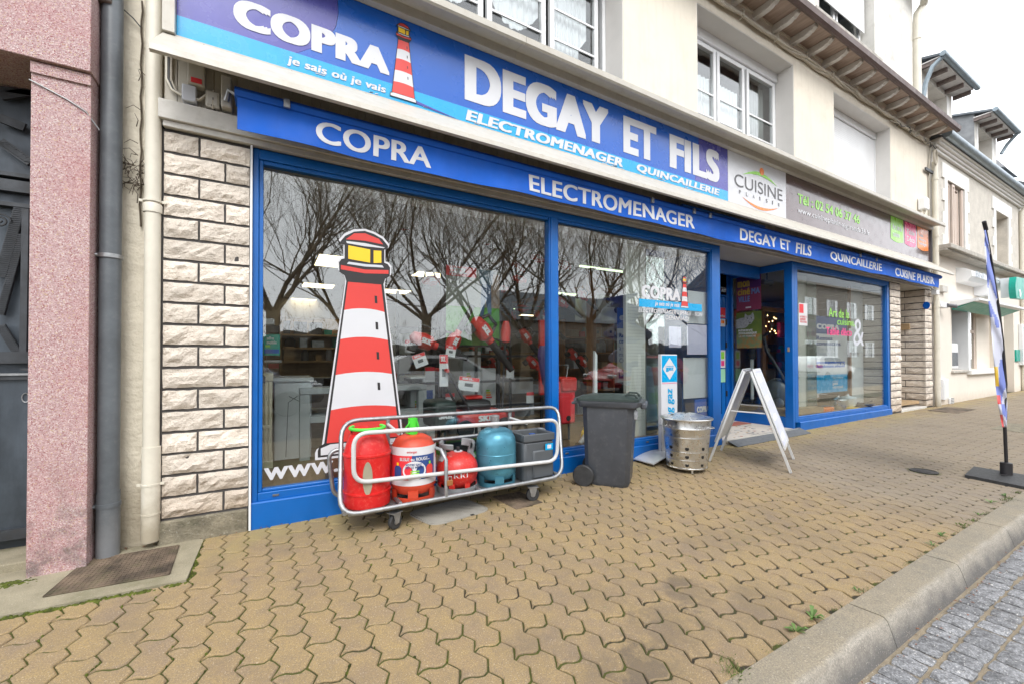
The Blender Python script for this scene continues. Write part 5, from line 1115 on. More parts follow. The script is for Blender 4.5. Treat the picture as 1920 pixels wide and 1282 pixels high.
t_ = thing('white_stand', 'thin tall white panel edge rising behind the wheelie bin', 'panel', (3.1, .2, .2)); x0, x1, z0, z1 = pxbox(1113, 657, 1120, 730, .25); MB().prism([(x0, .25, IF), (x1, .25, IF), (x1+.0, .25, z1-.05), (x0+.02, .25, z1+.0)], (0, .03, 0)).build('panel', 'appl', t_, smooth=False)
# entrance posters and things behind the glazed return
def on_return(px0, py0, px1, py1, X=7.094):
    a, b = atx(px0, (py0+py1)/2, X), atx(px1, (py0+py1)/2, X); z1_, z0_ = atx((px0+px1)/2, py0, X).z, atx((px0+px1)/2, py1, X).z; return a.y, b.y, z0_, z1_
def side_notice(name, label, box, k, hdr, lines, cat='poster'):
    ya, yb, z0, z1 = on_return(*box); w_ = ya-yb
    mt = Matrix.Translation((7.094, ya, 0)) @ Matrix.Rotation(rad(-90), 4, 'Z')
    return notice(name, label, 0, w_, z0, z1, 0, k, lines, cat, hdr, mtx=mt)
K['cine1'] = mat('plum_print', (.09, .025, .12), .4, var=.1); K['cine2'] = mat('rose_print', (.26, .05, .10), .4, var=.1); K['zoogreen'] = mat('meadow_print', (.13, .17, .03), .4, var=.6, vscale=7, col2=(.06, .11, .03)); K['zooor'] = mat('foliage_print', (.34, .13, .03), .4, var=.5, vscale=14, col2=(.07, .22, .12)); K['fur'] = mat('pale_fur_print', (.40, .42, .43), .6, var=.3, vscale=40)
K['ptitle'] = mat('mustard_print', (.55, .36, .05), .4, var=.05); K['ptitle2'] = mat('steel_blue_print', (.16, .26, .52), .4, var=.05)
side_notice('cinema_poster', 'plum and rose cinema poster on the glazed side of the entrance', (1381, 515, 1427, 582), 'cine2', ((0, .62, 1, 1, 'cine1'), (.38, .06, .6, .1, 'label')), (('mon', .05, .66, .55, .83, 'ptitle', .03), ('ciné', .05, .44, .57, .63, 'ptitle', .03), ('MA', .62, .44, .96, .60, 'ptitle2', .03), ('VILLE', .08, .24, .56, .40, 'ptitle2', .03)))
zp = side_notice('wolf_poster', 'nature reserve poster with a pale wolf below the cinema poster', (1381, 585, 1428, 652), 'zooor', ((0, .38, 1, 1, 'zoogreen'),), (('RÉSERVE', .08, .46, .66, .53, 'label', .03), ('ZOOLOGIQUE', .08, .37, .82, .44, 'label', .03), ('LA HT-TOUCHE', .1, .30, .78, .35, 'label', .01)))
ya, yb, z0, z1 = on_return(1381, 585, 1428, 652); mt = Matrix.Translation((7.094, ya, 0)) @ Matrix.Rotation(rad(-90), 4, 'Z'); w_ = ya-yb; h_ = z1-z0
wolf = [(0, .55), (0, .80), (.15, .84), (.34, .85), (.36, .97), (.45, .90), (.58, .90), (.68, .98), (.72, .88), (.73, .78), (.66, .72), (.60, .66), (.52, .66), (.46, .60), (.34, .55)]
MB().face([(u*w_, z0+v*h_) for u, v in wolf], -.006, .001).build('wolf_print', 'fur', zp, smooth=False, mtx=mt)
for u, v in ((.47, .82), (.62, .82), (.56, .70)): MB().face([(u*w_+.012*math.cos(a*1.05), z0+v*h_+.010*math.sin(a*1.05)) for a in range(6)], -.0075, .001).build('wolf_print_dot', 'black', zp, smooth=False, mtx=mt)
# notices on the entrance door zone
for i, (a, b, c, d, k, hd, ln, lab) in enumerate(((1348, 512, 1362, 552, 'redprint', (), (('LOCAL', .1, .3, .9, .36, 'label', .02), ('AY', .3, .12, .95, .28, 'label', .05)), 'red rounded shop sticker high on the entrance door'), (1350, 577, 1360, 596, 'redprint', (), (('edhoc', .05, .1, .95, .3, 'label', .02),), 'small red card on the entrance door'), (1350, 598, 1360, 612, 'label', ((.2, .4, .8, .8, 'orprint'),), (), 'white card with an orange mark on the door'), (1350, 656, 1360, 689, 'label', ((.2, .5, .8, .9, 'lime'), (.2, .1, .8, .4, 'pink')), (), 'white and green sticker sheet on the door'), (1350, 691, 1360, 716, 'mint', (), (), 'plain mint green sheet low on the door'))):
    if k == 'mint' and k not in K: K[k] = mat('mint_paper', (.30, .62, .42), .7, var=.03)
    x0, x1, z0, z1 = pxbox(a, b, c, d, EYB-.0); notice('door_notice', lab, x0, x1, z0, z1, EYB+.002, k, ln, 'notice', hd)
vc = thing('canister_vacuum', 'grey canister vacuum cleaner standing on a wooden base behind the entrance glass', 'vacuum cleaner', (8, .6, .3))
p = atx(1458, 765, 7.75); MB().lathe([(.05, 0), (.17, .02), (.19, .12), (.18, .3), (.14, .42), (.06, .48), (.001, .49)], 0, 0, 0, n=24).build('body', 'greybottle', vc, mtx=Matrix.Translation((7.75, p.y, .33)) @ Matrix.Diagonal((1, 1.2, 1, 1))); MB().tube([(7.75, p.y-.2, .62), (7.62, p.y-.1, .95), (7.6, p.y+.1, 1.3), (7.6, p.y+.15, 1.55), (7.6, p.y+.05, 1.62)], .03, 10).build('hose', 'black', vc); MB().lathe([(.05, -.02), (.09, 0), (.05, .02)], 7.56, p.y-.12, .40, n=18, axis='x').build('wheel', 'galv', vc)
sv = thing('upright_vacuum', 'slim white upright vacuum cleaner behind the wolf poster', 'vacuum cleaner', (7.8, 1.2, .3)); p = atx(1410, 700, 7.7); MB().tube([(7.7, p.y, .4), (7.7, p.y, 1.25)], .03, 10).build('tube', 'appl', sv); MB().box(7.55, p.y-.1, .33, 7.8, p.y+.2, .42).build('floor_head', 'black', sv, bev=.02); MB().lathe([(.04, 0), (.07, .03), (.07, .18), (.03, .22)], 7.7, p.y, 1.15, n=14).build('motor', 'black', sv)
B('vacuum_base', 'lightwood', ib, 7.2, .12, .24, 8.3, 1.5, .33)
t_ = thing('wooden_cabinet', 'warm wooden wall panelling lit by fairy lights inside the entrance', 'panelling', (9, 3, .2)); p = at(1432, 600, 2.2); B('post', 'wood', t_, p.x-.05, 2.2, .14, p.x+.08, 2.3, 2.3); B('panel', 'wood', t_, p.x+.3, 3.4, .14, p.x+2.3, 3.45, 2.5); B('cornice', 'wood', t_, p.x-.05, 2.2, 2.3, p.x+1.6, 2.3, 2.4)
rf_ = random.Random(4); fl = thing('fairy_light_tree', 'small wire tree with warm fairy lights inside the entrance', 'ornament', (8.8, 2.6, .9)); pc = at(1446, 610, 2.5)
for k in range(14):
    q_ = pc+Vector((rf_.uniform(-.28, .28), 0, rf_.uniform(-.25, .28))); MB().tube([pc+Vector((0, 0, -.35)), (pc+q_)/2+Vector((.03, 0, 0)), q_], .004, 4).build('wire_branch', 'wood', fl); MB().lathe([(.001, -.012), (.012, 0), (.001, .012)], q_.x, q_.y, q_.z, n=6).build('bulb', 'fairy', fl)
t_ = thing('projector', 'small black projector hanging over the cinema poster', 'projector', (7.5, .5, 2.3)); p = atx(1438, 530, 7.4); MB().lathe([(.04, -.14), (.045, .1), (.05, .12)], 7.4, p.y, p.z, n=14, axis='x').build('body', 'darkgrey', t_); MB().tube([(7.4, p.y, p.z), (7.4, p.y, 2.75)], .012, 6).build('mount', 'black', t_)
t_ = thing('pink_candle', 'tall pink candle box on the dark shelf inside the entrance', 'candle', (9, 2.4, 1.2)); x0, x1, z0, z1 = pxbox(1464, 605, 1472, 633, 2.4); B('candle', 'pink', t_, x0, 2.4, z0, x1, 2.5, z1, bev=.01)
# right window display
x0, x1, z0, z1 = pxbox(1497, 507, 1513, 777, .30); p2 = thing('white_side_panel', 'pale perforated panel at the left of the right display window', 'panel', (7.5, .3, .2)); B('board', 'greige', p2, x0, .30, IF+.02, x1, .34, 2.59)
x0, x1, z0, z1 = pxbox(1513, 505, 1531, 775, .28); g3 = thing('glass_strip', 'greenish glass strip beside the pale panel in the right window', 'glass panel', (7.9, .3, .2)); B('sheet', 'gdiv', g3, x0, .28, IF+.02, x1, .287, 2.5)
x0, x1, z0, z1 = pxbox(1530, 592, 1588, 737, .32); notice('shop_banner', 'tall blue and white roll-up banner in the right display window', x0, x1, z0, z1, .32, 'label', (('COPRA', .02, .83, .74, .90, 'label', .05), ('Restez\nconnectés', .0, .62, .78, .74, 'navy', .03), ('à votre\nmagasin\nCOPRA', .0, .43, .7, .60, 'greyprint', .02), ('www.copra.fr', .03, .345, .9, .395, 'label', .03), ('Service\nréel', .5, .13, .85, .21, 'label', .0), ('pas\nvirtuel', .5, .045, .85, .125, 'label', .04)), hdr=((0, .77, 1, 1, 'navy'), (0, .33, .92, .41, 'signblue'), (0, .0, 1, .235, 'cyan')), cat='banner')
x0, x1, z0, z1 = pxbox(1592, 616, 1617, 660, .36); notice('white_square_panel', 'plain white square panel behind the ampersand in the right window', x0, x1, z0, z1, .36, 'label', cat='panel')
pbk = thing('pegboard', 'large pale pegboard on the right side of the right display window', 'pegboard', (10.5, 1.2, .2)); x0 = at(1596, 700, .42).x; B('board', 'pvc', pbk, x0, .42, IF, 10.66, .45, 2.6); B('edge_strip', 'wood', pbk, x0-.05, .41, IF, x0-.001, .45, 2.6)
stone_face(pr, [[(0, .5), (.512, 1.2)], [(0, .75), (.762, 1.2)]], .08, 18, .1445, lambda a, z: Matrix.Translation((10.698, 1.25-a, z)) @ Matrix.Rotation(rad(-90), 4, 'Z'), 550., 5, 3, .02)
for i, (px, py, k, nm, lab, prof_) in enumerate(((1548, 770, 'orprint', 'roasting_dish', 'orange rectangular oven dish at the front of the right window', None), (1548, 758, 'bluesteel', 'blue_dish', 'blue dish leaning behind the orange oven dish', None), (1572, 755, 'galvnew', 'steel_pot', 'steel pot with lid in the middle of the right window', 1), (1610, 757, 'darkgrey', 'frying_pan', 'dark wide frying pan at the right of the display', 2), (1535, 748, 'black', 'black_griddle', 'black griddle at the left of the kitchenware', None), (1590, 747, 'appl', 'white_mixer_bowl', 'white mixing bowl behind the steel pot', 1), (1604, 764, 'yellow', 'wooden_spoons', 'yellow utensils lying in front of the frying pan', None))):
    Y = (.20, .26, .24, .22, .28, .30, .16)[i]; p = at(px, py, Y); t_ = thing(nm, lab, 'kitchenware', (p.x, Y, IF+.02))
    if prof_ == 1: MB().lathe([(.001, 0), (.09, 0), (.13, .06), (.135, .18), (.12, .2), (.02, .23), (.015, .26), (.001, .26)], p.x, Y, IF+.021, n=22).build('vessel', k, t_)
    elif prof_ == 2: MB().lathe([(.001, 0), (.16, 0), (.25, .07), (.245, .07), (.155, .01), (.001, .008)], p.x, Y, IF+.021, n=26).build('pan', k, t_); MB().tube([(p.x+.2, Y, IF+.08), (p.x+.45, Y-.05, IF+.12)], .015, 8).build('handle', 'black', t_)
    else: MB().box(p.x-.22, Y-.05, IF+.021, p.x+.22, Y+.12, IF+.10 if i != 6 else IF+.035).build('dish', k, t_, bev=.02)

# ================================================================== LEFT NEIGHBOUR: cream strip, pipes, pink aggregate gateway
nb = thing('beige_wall_strip', 'narrow beige roughly rendered wall strip between the two downpipes', 'wall', (-.8, .1, 0))
B('wall', 'render2', nb, -.99, .05, -.1, -.632, .4, 8, bev=0); B('upper_return', 'render2', nb, -.632, .055, 2.9, -.60, .4, 8)
B('dark_gap', 'mortar', nb, -.640, .02, 0, -.629, .2, 2.9)
gpz = thing('grey_downpipe', 'grey downpipe with two bolted collars beside the pink pilaster', 'downpipe', (-.88, -.03, 0))
pxg = at(206, 600, -.03).x; rg = .052
MB().tube([(pxg, -.03, 8), (pxg, -.03, 1.05), (pxg, -.03, .02)], rg, 24).build('pipe', 'greypipe', gpz); MB().lathe([(rg+.004, -.4), (rg+.004, .0)], pxg, -.03, .37, n=24, cap=False).build('pipe_sleeve', 'greypipe', gpz)
for py in (479, 948):
    z = at(206, py, -.08).z; m = MB(); m.lathe([(rg+.001, -.014), (rg+.008, -.012), (rg+.008, .012), (rg+.001, .014)], pxg, -.03, z, n=24, cap=False); m.tube([(pxg-rg, -.05, z), (pxg-rg-.035, -.07, z)], .012, 8); m.tube([(pxg-rg-.03, -.085, z), (pxg-rg-.03, -.05, z)], .014, 8); m.build('pipe_clamp', 'galv' if py < 500 else 'greypipe', gpz)
B('joint_fitting', 'rafter', gpz, pxg-.08, -.1, at(206, 8, -.08).z, pxg+.01, -.03, at(206, -60, -.08).z, bev=.01)
wpz = thing('cream_downpipe', 'cream painted downpipe left of the stone pillar', 'downpipe', (-.68, -.02, 0))
pxw = at(285, 600, -.02).x; rw = .042
MB().tube([(pxw, -.02, 8), (pxw, -.02, .5)], rw, 24).build('pipe', 'whitepipe', wpz); MB().tube([(pxw+.002, -.02, .62), (pxw, -.02, .02)], rw+.006, 24).build('lower_pipe', 'whitepipe', wpz); MB().lathe([(rw+.006, -.05), (rw+.007, .0), (rw, .012)], pxw, -.02, at(285, 385, -.06).z+.01, n=24, cap=False).build('pipe_socket', 'whitepipe', wpz)
for py in (375, 909, 965):
    z = at(285, py, -.06).z; m = MB(); m.lathe([(rw+.002, -.007), (rw+.009, -.006), (rw+.009, .006), (rw+.002, .007)], pxw, -.02, z, n=24, cap=False)
    if py < 950: m.box(pxw+rw+.004, -.035, z-.008, pxw+rw+.028, -.028, z+.008).box(pxw-rw-.028, -.02, z-.008, pxw-rw-.004, -.013, z+.008)
    m.build('pipe_clamp', 'whitepipe', wpz)
# dead creeper on the beige wall
cw = thing('dead_creeper', 'dry creeper stems clinging to the beige wall beside the cream downpipe', 'creeper', (-.75, .04, 2.3)); rv = random.Random(31)
xs_ = at(264, 300, .04).x
MB().tube([(xs_+.004*math.sin(i*1.9), .035, 3.5-i*.07) for i in range(22)], .005, 5).build('stem', 'drystem', cw)
for i in range(54):
    z = rv.choice([2.38, 2.42, 2.3, rv.uniform(1.75, 3.4)]) ; x = xs_+rv.uniform(-.03, .01) if z not in (2.38, 2.42, 2.3) else xs_+rv.uniform(-.09, .03); a = rv.uniform(0, 6.28); l_ = rv.uniform(.03, .10)
    MB().tube([(x, .03, z), (x+l_*.5*math.cos(a), .02-rv.uniform(0, .03), z+l_*.5*math.sin(a)), (x+l_*math.cos(a+.4), .02-rv.uniform(0, .02), z+l_*math.sin(a+.5))], [.003, .0022, .0012], 4).build('twig', 'drystem', cw)
MB().tube([at(228, 15, .03), at(250, 35, .02), at(264, 52, .03)], .004, 5).build('stem', 'cabledark', cw)
# pink gateway
pk = thing('pink_gateway', 'pink washed-aggregate pilaster and lintel framing the iron gate', 'gateway', (-1.1, 0, 0))
PY = -.15; px0, px1 = -1.170, -.925
B('pilaster', 'pinkagg', pk, px0, PY, -.08, px1, .32, 2.835, bev=.003); B('lintel', 'pinkagg', pk, -6, PY-.035, 2.845, px1+.008, .35, 8, bev=.004)
B('capital_band', 'pinkagg', pk, px0, PY-.012, 2.775, px1+.002, .31, 2.838, bev=.002)
m = MB().box(-6, .30, 2.84, px0, .34, 3.3); m.build('lintel_return', 'pinkagg', pk, smooth=False)
MB().tube([(px0-.004, PY-.01, 2.73), (px0+.06, PY-.006, 2.705), (px0+.15, PY-.006, 2.665), (px1-.02, PY-.004, 2.62), (px1+.03, PY+.03, 2.54)], .004, 6).build('wire', 'galv', pk)
B('doorstep', 'concrete', pk, -6, -.02, -.12, px0, .34, .025, bev=.01)
# iron gate
ig = thing('iron_gate', 'dark forged iron gate with diagonal twisted bars over a steel lower panel', 'gate', (-1.6, .3, 0))
gy = .22
def gp(px, py, y=gy): p = at(px, py, y); return (p.x, p.z)
B('back_sheet', 'ironsheet', ig, -3.2, gy+.05, .0, -1.15, gy+.07, 2.84); 
m = MB().use('iron'); zr = at(30, 690, gy).z
for z, h_, y_ in ((at(30, 705, gy).z, .02, .02), (at(30, 670, gy).z, .035, .03), (at(30, 1000, gy).z, .03, .03), (at(30, 350, gy).z, .035, .03), (at(30, 330, gy).z, .012, .04), (at(30, 385, gy).z, .012, .03)): m.box(-3.2, gy-y_+.02, z-h_, -1.16, gy+.05, z+h_)
m.build('cross_rail', None, ig, smooth=False)
B('lower_panel', 'ironsheet', ig, -3.2, gy+.02, at(30, 1000, gy).z, -1.18, gy+.05, at(30, 710, gy).z); B('weather_strip', 'galv', ig, -3.2, gy-.01, at(30, 703, gy).z, -1.165, gy+.0, at(30, 699, gy).z)
def gbar(a, b, w, k='iron', y=gy, nm='diagonal_bar', tw=False):
    A, C_ = Vector((gp(*a)[0], 0, gp(*a)[1])), Vector((gp(*b)[0], 0, gp(*b)[1])); d = (C_-A); L2 = d.length; d.normalize(); nn = Vector((-d.z, 0, d.x))*w/2
    m = MB(); m.prism([A-nn+Vector((0, y, 0)), A+nn+Vector((0, y, 0)), C_+nn+Vector((0, y, 0)), C_-nn+Vector((0, y, 0))], (0, .02, 0))
    if tw:
        n_ = int(L2/.012)
        for i in range(n_): c = A+d*(i+.5)*L2/n_; m.box(c.x-w*.48, y-.006, c.z-.003, c.x+w*.48, y+.002, c.z+.003)
    return m.build(nm, k, ig, smooth=False)
gbar((38, 386), (0, 520), .05, tw=True); gbar((48, 386), (43, 670), .03, nm='upright_bar', y=gy-.005); gbar((41, 440), (0, 590), .035, 'iron', tw=True); gbar((0, 610), (36, 668), .04, tw=True)
gbar((0, 265), (57, 305), .05, tw=True); gbar((0, 222), (47, 240), .05, y=gy-.01, nm='spear_point'); gbar((0, 180), (57, 172), .045); gbar((0, 166), (57, 175), .03); gbar((0, 342), (57, 350), .04, 'ironsheet')
MB().tube([(gp(2, 415)[0]+.045*math.cos(a*.55)*(1-a/26), gy-.01, gp(2, 415)[1]+.045*math.sin(a*.55)*(1-a/26)) for a in range(24)], .006, 6).build('scroll', 'iron', ig)
MB().tube([(gp(46, 745)[0]+.016*math.cos(a*.5), gy+.012, gp(46, 745)[1]+.028*math.sin(a*.5)) for a in range(13)], .003, 5).build('keyhole_ring', 'galv', ig)
B('tie_plate', 'iron', ig, gp(40, 695)[0], gy-.012, at(40, 694, gy).z, gp(57, 695)[0], gy-.002, at(40, 690, gy).z)
# concrete apron with steel chequer plate
ap = thing('concrete_apron', 'worn concrete apron with a green moss edge in front of the gateway', 'slab', (-1, -.3, -.03))
m = MB().use('concrete'); P_ = [(-3.0, -.62), (-1.118, -.548), (-.403, -.585), (-.385, -.04), (-.62, .04), (-1.5, .04), (-3, .04)]
m.slab([(x, y) for x, y in P_], 0, 0.0); m.v = [(x, y, gz(x, y)+(.0065 if i >= 7 else -.05)) for i, (x, y, z) in enumerate(m.v)]; m.build('slab', None, ap, smooth=False)
cp = thing('chequer_plate', 'rusty steel plate with a raised grid set in the concrete apron', 'plate', (-.75, -.27, -.02))
m = MB().use('cover'); Q = [(-1.007, -.442), (-.492, -.484), (-.509, -.085), (-.955, -.06)]
m.slab(Q, 0, 0); m.v = [(x, y, gz(x, y)+(.0115 if i >= 4 else -.0)) for i, (x, y, z) in enumerate(m.v)]; m.build('plate', None, cp, smooth=False)
m = MB().use('cover'); 
def bil(u, v): 
    a = Vector(Q[0])*(1-u)+Vector(Q[1])*u; b = Vector(Q[3])*(1-u)+Vector(Q[2])*u; return a*(1-v)+b*v
for i in range(23):
    a, b = bil(i/22, .01), bil(i/22, .99); m.tube([(a.x, a.y, gz(a.x, a.y)+.012), (b.x, b.y, gz(b.x, b.y)+.012)], .0024, 4, cap=False)
for i in range(16):
    a, b = bil(.01, i/15), bil(.99, i/15); m.tube([(a.x, a.y, gz(a.x, a.y)+.012), (b.x, b.y, gz(b.x, b.y)+.012)], .0024, 4, cap=False)
tag(m.build('raised_grid', None, cp, smooth=False), kind='stuff')

# ================================================================== PAVEMENT COVERS
def flat_poly(t_, nm, pts, k, h=.006, low=-.002):
    n = len(pts); m = MB(); m.v = [(x, y, gz(x, y)+low) for x, y in pts]+[(x, y, gz(x, y)+h) for x, y in pts]; m.f = [tuple(range(n, 2*n))]+[(i, (i+1) % n, n+(i+1) % n, n+i) for i in range(n)]; m.mi = [0]*len(m.f)
    return m.build(nm, k, t_, smooth=False)
def rounded(c, r=.25, n=5):
    out = []
    for i in range(4):
        p, a, b = Vector(c[i]), Vector(c[i-1]), Vector(c[(i+1) % 4])
        for j in range(n+1):
            t = j/n; q1 = p+(a-p)*r*(1-t); q2 = p+(b-p)*r*t; out.append(tuple(p+(a-p)*r*(1-t)**2+(b-p)*r*t**2))
    return out
mc = thing('meter_cover', 'pale grey plastic meter cover with rounded corners under the bottle trolley', 'cover', (1.2, -.4, -.02))
R4 = [(1.015, -.585), (.905, -.245), (1.425, -.175), (1.535, -.515)]
flat_poly(mc, 'rim', rounded(R4), 'plasticplate', .006); c_ = sum((Vector(p) for p in R4), Vector((0, 0)))/4; R5 = [tuple(c_+(Vector(p)-c_)*.93) for p in R4]; flat_poly(mc, 'lid', rounded(R5), 'plasticplate', .009, .0065)
m = MB(); rm = random.Random(9)
for i in range(34):
    u = i/34; a = Vector(R5[0])*(1-u)+Vector(R5[3])*u; b = Vector(R5[1])*(1-u)+Vector(R5[2])*u
    pts = [a+(b-a)*t+Vector((.006*math.sin(t*17+i), 0)) for t in (.08, .22, .36, .5, .64, .78, .92)]; m.tube([(p.x, p.y, gz(p.x, p.y)+.0088) for p in pts], .0022, 4, cap=False)
tag(m.build('moulded_relief', 'plasticplate', mc, smooth=False), kind='stuff')
B('key_hole', 'black', mc, 1.33, -.548, gz(1.3, -.54)+.009, 1.36, -.53, gz(1.3, -.54)+.0105)
g_ = thing('drain_grating', 'rusty square iron cover beside the castor of the bottle trolley', 'cover', (1.8, -.45, -.02)); Q2 = [(1.70, -.60), (1.66, -.26), (1.93, -.27), (1.97, -.575)]; flat_poly(g_, 'cover', Q2, 'cover', .005)
m = MB()
for i in range(16):
    u = (i+.5)/16; a = Vector(Q2[0])*(1-u)+Vector(Q2[3])*u; b = Vector(Q2[1])*(1-u)+Vector(Q2[2])*u
    for j in range(9): p = a+(b-a)*(j+.5)/9; s_ = 1 if (i+j) % 2 else -1; m.tube([(p.x-.006, p.y-.006*s_, gz(p.x, p.y)+.006), (p.x+.006, p.y+.006*s_, gz(p.x, p.y)+.006)], .002, 4)
tag(m.build('tread_pattern', 'cover', g_, smooth=False), kind='stuff')
e_ = thing('round_cover', 'small round cast-iron valve cover in the paving before the flag', 'cover', (6.1, -1.79, -.04)); c_ = (gr(1707, 880)+gr(1758, 887))/2
MB().lathe([(.115, -.004), (.115, .006), (.105, .009), (.10, .005), (.06, .005), (.058, .009), (.001, .009)], c_.x, c_.y, gz(c_.x, c_.y)+.004, n=28).build('lid', 'castiron', e_); RC = (c_.x, c_.y)
for nm, lab, px, py, s_, k in (('pale_slab', 'pale concrete slab patch in the far paving right of the flag', 1912, 802, .55, 'roughconc'), ('dark_patch', 'dark rectangular cover in the paving at the bank wall', 1785, 768, .6, 'cover')):
    p = gr(px, py); t_ = thing(nm, lab, 'cover', tuple(p)); flat_poly(t_, 'slab', [(p.x-s_, p.y-.22), (p.x+s_, p.y-.22), (p.x+s_, p.y+.22), (p.x-s_, p.y+.22)], k, .005)

# ================================================================== BANK BUILDING AND BEYOND
BX0, BX1 = 13.03, 20.75
bk = thing('bank_building', 'white rendered bank with dormers and an oval sign beyond the shop', 'building', (17, 0, 0))
ops = [(14.28, 18.55, .86, 2.52), (18.75, 19.80, .08, 2.70)]
ZC = 3.62
wall_with_openings(BX0, BX1, -.1, ZC, 0, .35, ops).build('lower_wall', 'bank', bk, smooth=False)
uo = [(14.03, 15.28, 3.80, 5.42), (18.0, 19.30, 3.80, 5.38)]
wall_with_openings(BX0, BX1, ZC, 6.05, 0, .35, uo).build('upper_wall', 'roughcast', bk, smooth=False)
B('back_volume', 'bank', bk, BX0+.01, .9, -.1, BX1-.01, 8, 6.0)
m = MB().use('ledge').box(BX0-.0, -.32, 3.60, BX1, -.001, 3.70).box(BX0, -.26, 3.56, BX1, -.002, 3.597); m.build('ledge', None, bk, bev=.01)
# openings: recessed glazing, cash machine surround, door
B('window_sill', 'quoin', bk, 15.36, -.09, .74, 18.3, .32, .855, bev=.01); B('left_sill', 'ledge', bk, 14.2, -.05, .80, 15.35, .3, .855, bev=.01)
m = MB().use('pvc').box(14.28, .02, .86, 14.36, .12, 2.52).box(15.34, -.04, .86, 15.50, .30, 2.53).box(14.36, .05, 2.45, 15.34, .12, 2.52); m.build('surround', None, bk, bev=.006)
B('side_glazing', 'glass2', bk, 14.36, .30, .9, 15.34, .306, 2.45); B('dark_blind', 'darkgrey', bk, 14.36, .32, 1.45, 15.34, .33, 2.45)
am = MB().use('pvc').box(14.40, .05, .90, 14.95, .33, 1.52); am.build('cash_machine', None, bk, bev=.02); B('cash_screen', 'greypipe', bk, 14.46, .044, .97, 14.9, .049, 1.30)
m = MB().use('shutter').box(15.52, .28, .86, 15.60, .34, 2.50).box(17.25, .28, .86, 17.33, .34, 2.50).box(15.60, .28, 2.42, 17.25, .34, 2.50).box(15.60, .28, 1.85, 17.25, .34, 1.93); m.build('window_frame', None, bk, bev=.004)
B('window_blind', 'greige', bk, 15.6, .33, .86, 17.25, .34, 2.42); B('pane', 'glass2', bk, 15.6, .30, .86, 17.25, .306, 1.85); B('pane', 'glass2', bk, 15.6, .30, 1.93, 17.25, .306, 2.42)
B('infill_wall', 'bank', bk, 17.33, .25, .86, 18.55, .33, 2.52); B('door_leaf', 'greige', bk, 18.78, .28, .1, 19.78, .33, 2.68); B('door_base', 'shutter', bk, 18.78, .275, .1, 19.78, .2795, .85)
def shut(x0, x1, z0, z1, y=.02):
    m = MB().use('shutter').box(x0, y, z0, x0+.05, y+.04, z1).box(x1-.05, y, z0, x1, y+.04, z1).box(x0+.05, y, z1-.06, x1-.05, y+.04, z1).box(x0+.05, y, z0, x1-.05, y+.04, z0+.06)
    n_ = int((z1-z0-.12)/.045)
    for i in range(n_): m.box(x0+.05, y+.01, z0+.062+i*.045, x1-.05, y+.03, z0+.062+i*.045+.036)
    return m.build('shutter', None, bk, smooth=False)
for a, b, c, d in uo:
    m = MB().use('quoin'); m.box(a-.34, -.03, d, b+.34, .01, d+.36)
    for i in range(6): e2 = .20 if i % 2 else .34; z0 = c+(d-c)*i/6; z1 = c+(d-c)*(i+1)/6-.002; m.box(a-e2, -.03, z0, a-.001, .01, z1).box(b+.001, -.03, z0, b+e2, .01, z1)
    m.build('quoin_surround', None, bk, smooth=False); B('back_wall', 'bank', bk, a, .34, c, b, .36, d)
shut(14.03, 14.35, 3.80, 5.40); shut(14.42, 14.60, 3.80, 5.40, -.01); shut(14.75, 15.10, 3.80, 5.40, .05); shut(15.14, 15.26, 3.8, 5.4, .0)
